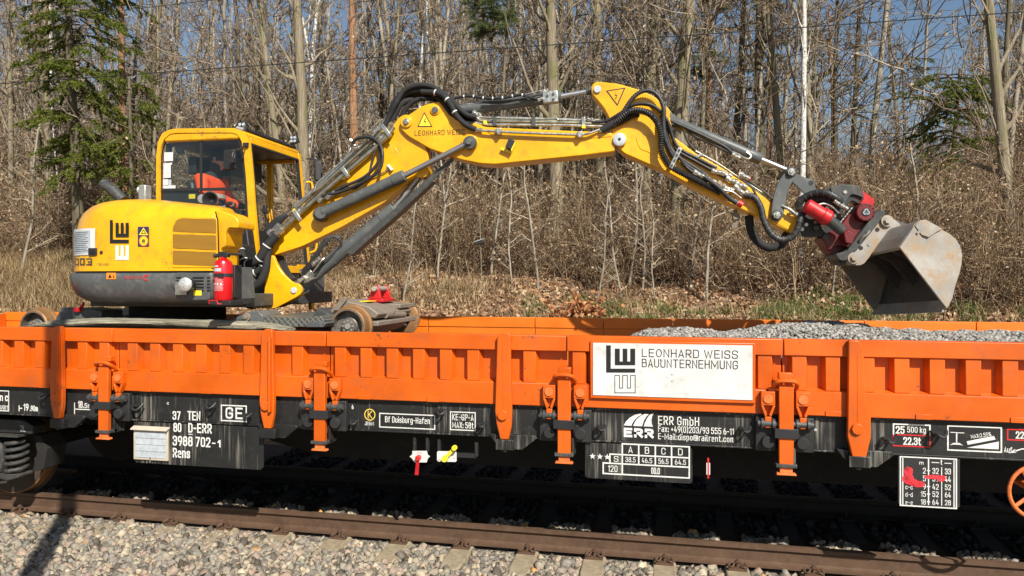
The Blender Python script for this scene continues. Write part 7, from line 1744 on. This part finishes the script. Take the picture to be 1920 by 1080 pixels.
def build_forest():
    rs = np.random.RandomState(21)
    big = [tree_thing(make_tree(100+i, 15, .5, M['bark'], low=.12, nb=34, blen=5.0, nsub=8, ntw=4, leaves=240, twigr=.011), (0,0,0), 'x', None) for i in range(3)]
    drk = [tree_thing(make_tree(140+i, 15, .5, M['bark_dark'], low=.2, nb=26, blen=4.4, nsub=7, ntw=4, leaves=60, twigr=.012), (0,0,0), 'x', None) for i in range(2)]
    pine = tree_thing(make_tree(160, 16, .5, M['bark_pine'], low=.30, nb=16, blen=2.8, nsub=6, ntw=4, twigr=.011, curl=.025), (0,0,0), 'x', None, 'pine_tree')
    birch = tree_thing(make_tree(170, 15, .35, M['birch'], low=.25, nb=22, blen=2.6, nsub=7, ntw=4, twigr=.008, curl=.03), (0,0,0), 'x', None, 'birch_tree')
    used = set()
    def put(proto, u, v, Y, wpx, rad0, label, rz=0., hs=1.0, lean=0., name=None):
        """tree at photo column u (at height v), trunk wpx wide there; horizontal scale from trunk width"""
        p = px(u, v, Y); d = -p.x*SA+p.y*CA; r = wpx*d/FOC/2; g = ground_z(p.x, Y)-.1
        s = r/(rad0*.80); h = max(.62, min(1.25, hs))
        sc = (s, s, h*max(.8, 1.0))
        if proto in used: c = copy_thing(proto, (p.x, Y, g), rz)
        else: used.add(proto); c = proto; c.location = (p.x, Y, g); c.rotation_euler = (0,0,rz)
        # trunk gets the measured width; crown keeps its own breadth
        c.scale = (1, 1, 1); c['label'] = label
        for ch in c.children:
            if ch.name.startswith('trunk'): ch.scale = (s, s, h); 
            else: ch.scale = (1, 1, h)
        if lean: c.rotation_euler = (lean*math.sin(rz)*0, lean, 0)
        return c
    L = [
        (big[0], 574, 200, 19, 21, 'smooth grey-brown beech trunk rising directly behind the right edge of the excavator cab', .3, 0),
        (big[1], 543, 120, 19.6, 13, 'leaning beech trunk just left of the thick trunk behind the excavator cab', 2.2, -.10),
        (pine, 667, 120, 21, 16, 'reddish pine trunk right of the excavator cab, behind the boom foot', 1.0, .02),
        (drk[0], 716, 100, 24, 10, 'thin dark trunk between the reddish pine and the hose bundle', 4.0, 0),
        (big[2], 1045, 150, 19, 25, 'stout reddish-brown trunk wrapped in twigs behind the middle of the boom', .9, 0),
        (big[0], 1074, 120, 22, 15, 'grey trunk just right of the stout reddish one behind the boom', 3.9, 0),
        (big[1], 1127, 150, 20, 21, 'straight grey-brown trunk behind the top ear of the stick', 5.1, 0),
        (drk[1], 1160, 100, 26, 9, 'slim dark trunk between the two thick ones above the yellow ear', 2.2, .03),
        (big[2], 1210, 120, 21, 19, 'thick trunk right of the yellow ear with its danger triangle', 3.3, 0),
        (big[0], 1266, 200, 18, 27, 'thickest grey trunk behind the bucket cylinder', 1.4, 0),
        (drk[0], 1366, 200, 22, 12, 'dark knotty tree left of the white birch, behind the bucket cylinder', 2.9, .06),
        (drk[1], 1430, 150, 21, 17, 'dark straight trunk with twig mass, second left of the birch', 0.4, 0),
        (big[1], 1476, 150, 21, 14, 'bending brown trunk next left of the white birch', 3.2, -.05),
        (birch, 1503, 180, 17, 10, 'white birch trunk standing above the tilt rotator', 0.2, .01),
        (big[2], 1519, 250, 20, 15, 'grey trunk directly behind the white birch', 5.6, 0),
        (drk[0], 1590, 150, 24, 10, 'thin dark branching tree right of the white birch', 5.0, .04),
        (big[1], 1900, 200, 17.5, 19, 'pale sunlit trunk leaning at the right edge of the picture', 1.9, -.06),
        (drk[1], 1868, 150, 20, 9, 'dark forked tree just left of the pale trunk at the right edge', 4.4, .05),
        (pine, 232, 200, 18, 13, 'pale brown trunk standing behind the green spruce boughs', 2.0, .02),
        (big[1], 92, 220, 19, 11, 'grey trunk in the left part of the green spruce', 1.5, 0),
        (drk[1], 285, 100, 22, 8, 'thin dark trunk just right of the green spruce', 1.0, 0),
        (big[0], 20, 200, 20, 9, 'thin brown trunk at the left edge of the picture', 2.6, .03),
        (drk[0], 790, 100, 25, 9, 'thin grey trunk behind the hose bundle at the knee of the boom', .8, 0),
        (drk[1], 1055, 330, 24, 12, 'dark trunk seen through the gap below the middle of the boom', 3.1, 0),
    ]
    for pr, u, v, Y, wpx, lab, rz, lean in L:
        put(pr, u, v, Y, wpx, .5 if pr is not birch else .35, lab, rz, 1.0, lean)
    # slim pale trees filling the wood behind, each an object of its own
    thin = []; KN = ['pale slim leafy tree', 'pale slim bare tree', 'brown slim leafy tree', 'dark slim bare tree', 'white-barked slim tree']
    for i in range(5):
        d = make_tree(300+i, 13, .075, [M['bark_pale'], M['bark_pale'], M['bark'], M['bark_dark'], M['birch']][i], low=.12, nb=26, blen=2.3, nsub=7, ntw=4, twigr=.012, leaves=160 if i in (0, 2) else 40, sides=6, twig_t=(.15, .95), curl=.035)
        thin.append(tree_thing(d, (0,0,0), 'x', 'x', 'slim_tree'))
    ZN = [(-200,60,'beyond the left edge of the spruce'),(60,300,'behind the spruce'),(300,480,'above the excavator cab'),(480,640,'right of the cab'),(640,760,'behind the reddish pine'),(760,900,'behind the hose bundle'),(900,1060,'above the middle of the boom'),(1060,1200,'behind the danger triangle ear'),(1200,1330,'behind the bucket cylinder'),(1330,1490,'left of the white birch'),(1490,1640,'above the rotator'),(1640,1800,'above the bucket'),(1800,2200,'at the right edge')]
    n = 290; cnt = 0; usedt = set(); made = []
    while cnt < n:
        Y = 20.5+36*rs.rand()**1.1; u = rs.uniform(-80, 2000); x = pX(u, Y)
        if 1280 < u < 1950 and rs.rand() < (.85 if 1540 < u < 1830 else .55): continue
        i = rs.choice(5, p=[.3, .24, .24, .17, .05]); s = rs.uniform(.75, 1.3)*(.9+Y*.006)
        loc = (x, Y, ground_z(x, Y)-.1); rz = rs.uniform(0, 6.28)
        lab = KN[i]+' '+[z[2] for z in ZN if z[0] <= u < z[1]][0]+(', near' if Y < 30 else ', far')
        sc = (s*.85, s*.85, s*float(rs.uniform(.9, 1.1)))
        if i not in usedt: usedt.add(i); t = thin[i]; t.location = loc; t.rotation_euler = (0,0,rz); t.scale = sc
        else: t = copy_thing(thin[i], loc, rz, sc)
        made.append((lab, u, t)); cnt += 1
    ORD = ['leftmost', 'second from left', 'third from left', 'fourth from left', 'fifth from left', 'sixth from left', 'seventh from left', 'eighth from left', 'ninth from left', 'tenth from left', 'eleventh from left', 'twelfth from left', 'thirteenth from left', 'fourteenth from left']
    for lab in {m_[0] for m_ in made}:
        same = sorted([m_ for m_ in made if m_[0] == lab], key=lambda m_: m_[1])
        for k, (_, _, t) in enumerate(same):
            t['label'] = lab if len(same) == 1 else lab+', '+ORD[min(k, 13)]; t['group'] = 'slim trees of the wood behind'
    # far wood: the same slim trees standing closer and closer, one mass nobody could count
    for part, nm in ((0, 'far_wood'), (1, 'far_wood_twigs')):
        r2 = np.random.RandomState(91); src = [t.children[part] for t in thin[:4]]; pts = []
        for k in range(760):
            Y = 42+62*r2.rand(); u = r2.uniform(-700, 2500); x = pX(u, Y); g = ground_z(x, Y)-.2
            gap = 1300 < u < 1880
            if (gap and r2.rand() < (.92 if 1540 < u < 1830 else .7)) or r2.rand() < .2: continue
            s = r2.uniform(1.0, 1.7)*(.60 if gap else 1.1); pts.append((x, Y, g, s, r2.uniform(0, 6.28), r2.randint(4)))
        o = instancer(nm, src, pts); tag(o, ['crowd of bare trunks far back in the wood', 'haze of bare twigs far back in the wood'][part], 'woodland', kind='stuff')
build_forest()

def bush_proto(seed, H, spread, ns, twigs, leaves, twigr=.006, lsize=.042):
    rs = np.random.RandomState(seed); a = acc_new(); tips = []
    for s in range(ns):
        an = rs.uniform(0, 6.28); ln = rs.uniform(.05, spread); p = (rs.normal(0, .18), rs.normal(0, .18), -.05)
        L = H*rs.uniform(.5, 1.1); st = wander(rs, p, (math.cos(an)*ln, math.sin(an)*ln, 1), L, 5, .13, .02)
        tube_np(a, st, np.linspace(twigr*2.0, twigr*.7, 6), 3, rs.uniform(.15, .9)); S = np.array(st)
        for t in range(twigs):
            g = rs.uniform(.12, 1)*5; i = min(int(g), 4); q = S[i]+(S[i+1]-S[i])*(g-i); d = (S[i+1]-S[i])/(L/5)+rs.normal(0, .75, 3)
            tt = wander(rs, q, d, L*rs.uniform(.12, .35), 3, .25); tube_np(a, tt, np.linspace(twigr, twigr*.45, 4), 3, rs.uniform(.05, 1.)); tips += tt[1:]
    V, F, T = acc_arr(a); T_ = np.array(tips); idx = rs.choice(len(T_), min(leaves, len(T_)), replace=False)
    return (V, F, T), leafquads(rs, T_[idx]+rs.normal(0, .02, (len(idx), 3)), lsize, rs.rand(len(idx)))
def mass(name, protos, place, mat, label, cat):
    """copies of (V,F,T) protos at (i,x,y,z,scale,rot) joined into one mesh"""
    VV = []; FF = []; TT = []; c = 0
    for (i, x, y, z, s, r, h) in place:
        V, F, T = protos[i]; co, si = math.cos(r), math.sin(r)
        v = np.stack([(V[:,0]*co-V[:,1]*si)*s+x, (V[:,0]*si+V[:,1]*co)*s+y, V[:,2]*s*h+z], 1); VV.append(v); FF.append(F+c); TT.append(T); c += len(V)
    o = np_mesh(name, np.concatenate(VV), np.concatenate(FF), np.concatenate(TT), mat); tag(o, label, cat, kind='stuff'); return o
def build_undergrowth():
    rs = np.random.RandomState(33)
    MM = [M['twig_brush'], M['leaf_dry']]
    spots = [(470,17.4,'seen between the cab and the boom foot'),(735,16.6,'right of the lift cylinder'),(905,17.0,'behind the marker stake'),(1110,16.6,'below the right end of the boom'),(1380,15.6,'below the lifting hook'),(1720,14.9,'behind the top of the bucket'),(1870,14.8,'at the right edge beside the bucket')]
    src = []
    for i, (u, Y, wr) in enumerate(spots):
        A, B = bush_proto(400+i, 2.6, .8, 10, 15, 150); x = pX(u, Y)
        o = two_mat('bare_shrub', A, B, MM); o.location = (x, Y, ground_z(x, Y)); tag(o, 'bare many-stemmed brown shrub '+wr, 'shrub', 'bare shrubs along the front of the brush'); src.append(o)
    pts = []
    for k in range(1850):
        u = rs.uniform(-700, 2500); Y = 16.4+16*rs.rand()**1.25
        if u > 1250: Y -= rs.uniform(0, 2.4)*min(1, (u-1250)/350)
        if u < 420: Y += .8
        x = pX(u, Y); s = rs.uniform(.6, 1.25)*(1.0 if Y > 18 else .75)
        pts.append((x, Y, ground_z(x, Y), s, rs.uniform(0, 6.28), rs.randint(len(src))))
    o = instancer('undergrowth', src, pts); tag(o, 'dense tangle of bare brown twigs and shrubs along the foot of the wood', 'undergrowth', kind='stuff')
    src = []
    for i, (u, Y, wr) in enumerate([(420,27,'behind the excavator cab'),(1000,27,'behind the middle of the boom'),(1260,27.5,'behind the elbow of the stick'),(1640,26.5,'above the bucket')]):
        A, B = bush_proto(500+i, 5.2, .45, 9, 15, 160, .010, .062); x = pX(u, Y)
        o = two_mat('young_tree', A, B, MM); o.location = (x, Y, ground_z(x, Y)); tag(o, 'clump of tall young bare stems '+wr, 'young tree', 'clumps of tall young stems'); src.append(o)
    pts = []
    for k in range(1100):
        Y = rs.uniform(25, 62); u = rs.uniform(-700, 2500); x = pX(u, Y); pts.append((x, Y, ground_z(x, Y), rs.uniform(.8, 1.5)*(1+.012*(Y-25))*(.72 if 1330 < u < 1880 else 1), rs.uniform(0, 6.28), rs.randint(4)))
    o = instancer('thicket', src, pts); tag(o, 'thicket of young bare saplings deep inside the wood', 'thicket', kind='stuff')
    # litter on the bank
    n = 60000; u = rs.uniform(-60, 1990, n); Y = 12.6+8.5*rs.rand(n)**1.3; x = np.array([pX(a, b) for a, b in zip(u, Y)]); z = np.array([ground_z(a, b) for a, b in zip(x, Y)])+rs.uniform(.0, .05, n)
    V, F, T = leafquads(rs, np.stack([x, Y, z], 1), .075, rs.rand(n)); o = np_mesh('leaf_litter', V, F, T, M['litter']); tag(o, 'brown fallen leaves covering the bank below the trees', 'leaf litter', kind='stuff')
    # sticks lying about
    a = acc_new()
    for k in range(900):
        uu = rs.uniform(-60, 1990); yy = 12.8+6*rs.rand(); xx = pX(uu, yy); tube_np(a, wander(rs, (xx, yy, ground_z(xx, yy)+.03), (rs.normal(), rs.normal(), rs.uniform(0, .5)), rs.uniform(.2, .9), 3, .2), [.008, .007, .005, .002], 3, rs.uniform(.3, 1))
    V, F, T = acc_arr(a); o = np_mesh('fallen_twigs', V, F, T, M['twig']); tag(o, 'fallen twigs lying on the leafy bank', 'twigs', kind='stuff')
    # grass: blades as narrow bent triangles
    def blades(name, spots, mat, label, cat, h0, h1, per, rad, lean=.35, w=.006):
        VV = []; 
        for (uu, yy, k, rr) in spots:
            cx = pX(uu, yy)
            for q in range(int(per*k)):
                x = cx+rs.normal(0, rad*rr); y = yy+rs.normal(0, rad*.7*rr); VV.append((x, y))
        P = np.array(VV); n = len(P); z = np.array([ground_z(a, b) for a, b in P])-.01; h = rs.uniform(h0, h1, n); an = rs.uniform(0, 6.28, n); l = rs.uniform(.05, lean, n)*h*1.4
        bx = np.cos(an+1.57)*w; by = np.sin(an+1.57)*w
        p0 = np.stack([P[:,0]-bx, P[:,1]-by, z], 1); p1 = np.stack([P[:,0]+bx, P[:,1]+by, z], 1)
        m0 = np.stack([P[:,0]-bx*.7+np.cos(an)*l*.35, P[:,1]-by*.7+np.sin(an)*l*.35, z+h*.6], 1); m1 = m0+np.stack([bx*1.4, by*1.4, 0*h], 1)
        tp = np.stack([P[:,0]+np.cos(an)*l, P[:,1]+np.sin(an)*l, z+h], 1)
        V = np.stack([p0, p1, m1, m0, tp], 1).reshape(-1, 3); F = (np.array([(0,1,2),(0,2,3),(3,2,4)])[None]+(np.arange(n)*5)[:, None, None]).reshape(-1, 3)
        o = np_mesh(name, V, F, np.repeat(rs.rand(n), 5), mat); tag(o, label, cat, kind='stuff')
    sp = [(rs.uniform(1080, 1260), rs.uniform(13.0, 15.4), .8, .8) for _ in range(22)]+[(rs.uniform(1440, 1720), rs.uniform(13.1, 15.0), .7, .9) for _ in range(26)]+[(rs.uniform(1280, 1950), rs.uniform(13.0, 14.6), .45, .6) for _ in range(34)]+[(rs.uniform(820, 1100), rs.uniform(13, 15), .35, .7) for _ in range(8)]
    blades('green_grass', sp, M['grass'], 'fresh green grass tufts on the bank behind the wagon, right of centre', 'grass', .05, .24, 150, .20, .9)
    sp = [(rs.uniform(-40, 330), rs.uniform(12.9, 17.5), 1.2, 1.5) for _ in range(70)]+[(rs.uniform(600, 860), rs.uniform(13.8, 17), .8, 1.2) for _ in range(15)]+[(rs.uniform(900, 1950), rs.uniform(13, 15.5), .3, 1.) for _ in range(26)]+[(rs.uniform(-40, 160), rs.uniform(13, 19), 1.4, 1.4) for _ in range(30)]
    blades('dry_grass', sp, M['straw'], 'long bleached dry grass on the bank, thickest at the left', 'dry grass', .10, .50, 170, .34, 1.3, .006)
build_undergrowth()

def build_conifers():
    rs = np.random.RandomState(55)
    def needle_branch(acc, p, d, L, droop, dens, nl, wid):
        """a bough: side sprays carrying short needles as slim triangles"""
        b = wander(rs, p, d, L, 6, .06, -droop); B = np.array(b); NV = []; tw = []
        for s in range(int(L*dens)):
            g = rs.uniform(.12, 1)*6; i = min(int(g), 5); q = B[i]+(B[i+1]-B[i])*(g-i); dr = (B[i+1]-B[i])/(L/6)
            side = np.cross(dr, (0,0,1)); sd = dr*.7+side*rs.choice([-1, 1])*rs.uniform(.3, 1)+np.array([0, 0, rs.uniform(-.6, .05)])
            l2 = rs.uniform(.18, .5)*(1.2-g/8); sp_ = wander(rs, q, sd, l2, 3, .1, -.06); S = np.array(sp_); tw.append(sp_)
            m = int(l2*210)
            g2 = rs.uniform(0, 3, m); ii = np.minimum(g2.astype(int), 2); base = S[ii]+(S[ii+1]-S[ii])*(g2-ii)[:, None]; dv = (S[ii+1]-S[ii])/(l2/3)
            nd = dv*.6+rs.normal(0, .7, (m, 3)); nd /= np.linalg.norm(nd, axis=1)[:, None]; tip = base+nd*nl*rs.uniform(.6, 1.2, m)[:, None]
            sw = np.cross(nd, rs.normal(0, 1, (m, 3))); sw /= np.linalg.norm(sw, axis=1)[:, None]+1e-9; sw *= wid
            NV.append(np.stack([base-sw, base+sw, tip], 1))
        if NV:
            N_ = np.concatenate(NV); k = len(N_); acc[0].append(N_.reshape(-1, 3)); acc[1].append(np.arange(k*3).reshape(-1, 3)+acc[3]); acc[2].append(np.repeat(np.clip(rs.normal(.5, .25, k), 0, 1), 3)); acc[3] += k*3
        return b, tw
    def conifer(loc, H, r, boughs, mat, label, name, bark, dens=11, nl=.055, wid=.009, zmin=.0, droop=.10):
        t = thing(name, loc, label, 'tree'); tr = acc_new(); tw = acc_new(); nd = acc_new()
        path = wander(rs, (0,0,-.2), (0,0,1), H, 8, .015); tube_np(tr, path, np.linspace(r, .03, 9), 9, .5)
        for (z, an, L) in boughs:
            b, sprays = needle_branch(nd, (0, 0, z), (math.cos(an), math.sin(an), rs.uniform(-.15, .25)), L, droop, dens, nl, wid)
            tube_np(tw, b, np.linspace(.022, .005, 7), 4, .2)
            for s in sprays: tube_np(tw, s, [.005, .004, .003, .002], 3, .2)
        np_mesh('trunk', *acc_arr(tr), bark, t, True); a = np_mesh('boughs', *acc_arr(tw), M['twig'], t); b = np_mesh('needles', *acc_arr(nd), mat, t); a['kind'] = b['kind'] = 'stuff'
        return t
    # spruce at the left
    Y = 15.8; x = pX(150, Y); g = ground_z(x, Y)
    bo = [(z, rs.uniform(-3.14, 3.14), rs.uniform(.9, 1.9)) for z in np.linspace(2.7, 10.0, 112) if rs.rand() > .1]
    conifer((x, Y, g), 11, .16, bo, M['needle'], 'green spruce with drooping boughs at the upper left, above the rear of the excavator', 'spruce_tree', M['bark_dark'], 15, .075, .012)
    Y = 15.6; x = pX(245, Y); g = ground_z(x, Y)
    bo = [(z, rs.uniform(-3.14, 3.14), rs.uniform(.5, 1.0)) for z in np.linspace(1.6, 5.2, 30)]
    conifer((x, Y, g), 5.6, .06, bo, M['needle'], 'small young spruce just left of the excavator cab', 'spruce_tree', M['bark_dark'], 15, .07, .011)
    # pine bough hanging in at the top
    Y = 18.0; x = pX(925, Y); g = ground_z(x, Y); ztop = px(925, 20, Y).z-g
    bo = [(ztop+rs.uniform(-.55, .9), rs.uniform(-3.14, 3.14), rs.uniform(.35, .8)) for _ in range(40)]
    conifer((x, Y, g), ztop+2.2, .05, bo, M['needle_pine'], 'pine with a soft green crown showing at the top of the picture, above the boom', 'pine_tree', M['bark_dark'], 13, .12, .006, droop=.02)
    for (u, v, Y, n, rr, lab) in ((1330, 60, 26, 26, 1.8, 'bluish-green pine crown high between the trunks above the bucket cylinder'), (1440, 90, 27, 20, 1.6, 'bluish-green pine crown left of the white birch, near the top'), (1560, 130, 28, 10, 1.2, 'small pine crown right of the white birch')):
        x = pX(u, Y); g = ground_z(x, Y); zc = px(u, v, Y).z-g
        bo = [(zc+rs.uniform(-1.6, 1.6), rs.uniform(-3.14, 3.14), rs.uniform(.6, rr)) for _ in range(n)]
        conifer((x, Y, g), zc+2.5, .14, bo, M['needle_pine'], lab, 'pine_tree', M['bark_pine'], 9, .11, .009, droop=-.02)
    for (u, v, Y, n, lab) in ((1775, 175, 20, 58, 'dark broad conifer half hidden by brush at the right'), (1700, 130, 30, 14, 'far pine top showing above the brush at the right')):
        x = pX(u, Y); g = ground_z(x, Y); zc = px(u, v, Y).z-g
        bo = [(zc+rs.uniform(-2.6, .5), rs.uniform(-3.14, 3.14), rs.uniform(.6, 1.5)) for _ in range(n)]
        conifer((x, Y, g), zc+.8, .09, bo, M['needle_pine'] if Y > 25 else M['needle'], lab, 'pine_tree' if Y > 25 else 'spruce_tree', M['bark_dark'], 9, .07, .010)
build_conifers()

def build_small():
    rs = np.random.RandomState(77)
    # copper-leaved little shrub
    Y = 13.6; x = pX(1085, Y); g = ground_z(x, Y); t = thing('beech_shrub', (x, Y, g), 'low shrub full of coppery dead leaves behind the far side wall', 'shrub')
    a = acc_new(); tips = []
    for k in range(46):
        st = wander(rs, (rs.normal(0, .22), rs.normal(0, .1), 0), (rs.normal(0, .9), rs.normal(0, .5), .8), rs.uniform(.25, .6), 4, .2); tube_np(a, st, [.006, .005, .004, .003, .002], 3, .3); tips += st[1:]
    V, F, T = acc_arr(a); np_mesh('stems', V, F, T, M['twig'], t); T_ = np.repeat(np.array(tips), 5, 0); P = T_+rs.normal(0, .04, T_.shape); np_mesh('leaves', *leafquads(rs, P, .075, rs.rand(len(P))), M['redleaf'], t)
    # stake with a small box
    Y = 14.2; x = pX(902, Y); g = ground_z(x, Y); t = thing('marker_stake', (x, Y, g), 'thin wooden stake with a small dark box on top, on the bank under the boom', 'stake')
    zt = px(902, 400, Y).z; zb = px(902, 455, Y).z; mb = MB(); mb.tube([(x+.02, Y, g-.1), (x, Y, (g+zt)/2), (x-.03, Y, zt)], .010, 6); mb.build('stake', M['bark'], t)
    mb = MB(); mb.cbox((x-.02, Y-.05, zb), .17, .08, .07, Matrix.Rotation(R(-18), 3, 'Y')); mb.build('box', M['blackclean'], t, bevel=.01)
    mb = MB(); mb.cbox((x-.02, Y-.05, zb+.045), .19, .10, .012, Matrix.Rotation(R(-18), 3, 'Y')); mb.build('lid', M['docplate'], t)
    # saplings in front of the brush
    spots = [(755,14.6,3.2),(960,15.2,3.0),(1010,15.5,3.4),(820,16,3.8),(1120,15.4,3.0),(1165,15.8,3.4),(1205,16.0,3.2),(1228,15.0,2.4),(1290,15.9,3.6),(1560,14.6,2.6),(1325,15.2,3.9),(855,17,4.4),(1740,14.6,3.4),(1180,17,4.5),(700,16.5,4.2),(920,16.6,4.2),(40,16,5),(300,16.4,4.4)]
    d = make_tree(611, 4.0, .013, M['bark_pale'], low=.15, nb=22, blen=1.0, nsub=6, ntw=3, twigr=.004, leaves=30, sides=5, twig_t=(.4, 1), curl=.07)
    where = ['left of the stake', 'right of the stake', 'second right of the stake', 'below the knee of the boom', 'below the end of the boom', 'under the stick joint', 'just right of the stick joint', 'short one right of the stick joint', 'under the middle of the stick', 'below the rotator', 'below the lifting hook', 'right of the stake, behind the others', 'right of the bucket mouth', 'tall one behind the stick joint', 'right of the lift cylinder', 'tall one behind the stake', 'at the far left', 'behind the hood of the excavator']
    pr = None
    for (u, Y, H), wr in zip(spots, where):
        x = pX(u, Y); loc = (x, Y, ground_z(x, Y)-.05); lab = 'thin pale sapling in front of the brush, '+wr; s = H/4.0; rz = float(rs.uniform(0, 6.28))
        if pr is None: pr = tree_thing(d, loc, lab, 'saplings on the bank', 'sapling', rz, s)
        else: copy_thing(pr, loc, rz, s, lab)
    # fallen branch on the bank
    a = acc_new(); p = px(1405, 577, 13.2); tube_np(a, wander(rs, (p.x, 13.2, ground_z(p.x, 13.2)+.05), (1, 0, .05), .75, 5, .1), [.03, .028, .025, .02, .015, .01], 7, .9)
    V, F, T = acc_arr(a); o = np_mesh('fallen_branch', V, F, T, M['bark_pale'], None, True); tag(o, 'pale fallen branch lying in the grass behind the far side wall', 'branch')
build_small()
# cleaning: every thing carries its group; parts carry no category
for o in scn.objects:
    if o.parent is None and o.get('kind') is None and o.type in ('MESH', 'EMPTY') and o.get('category') is None: print('UNTAGGED', o.name)
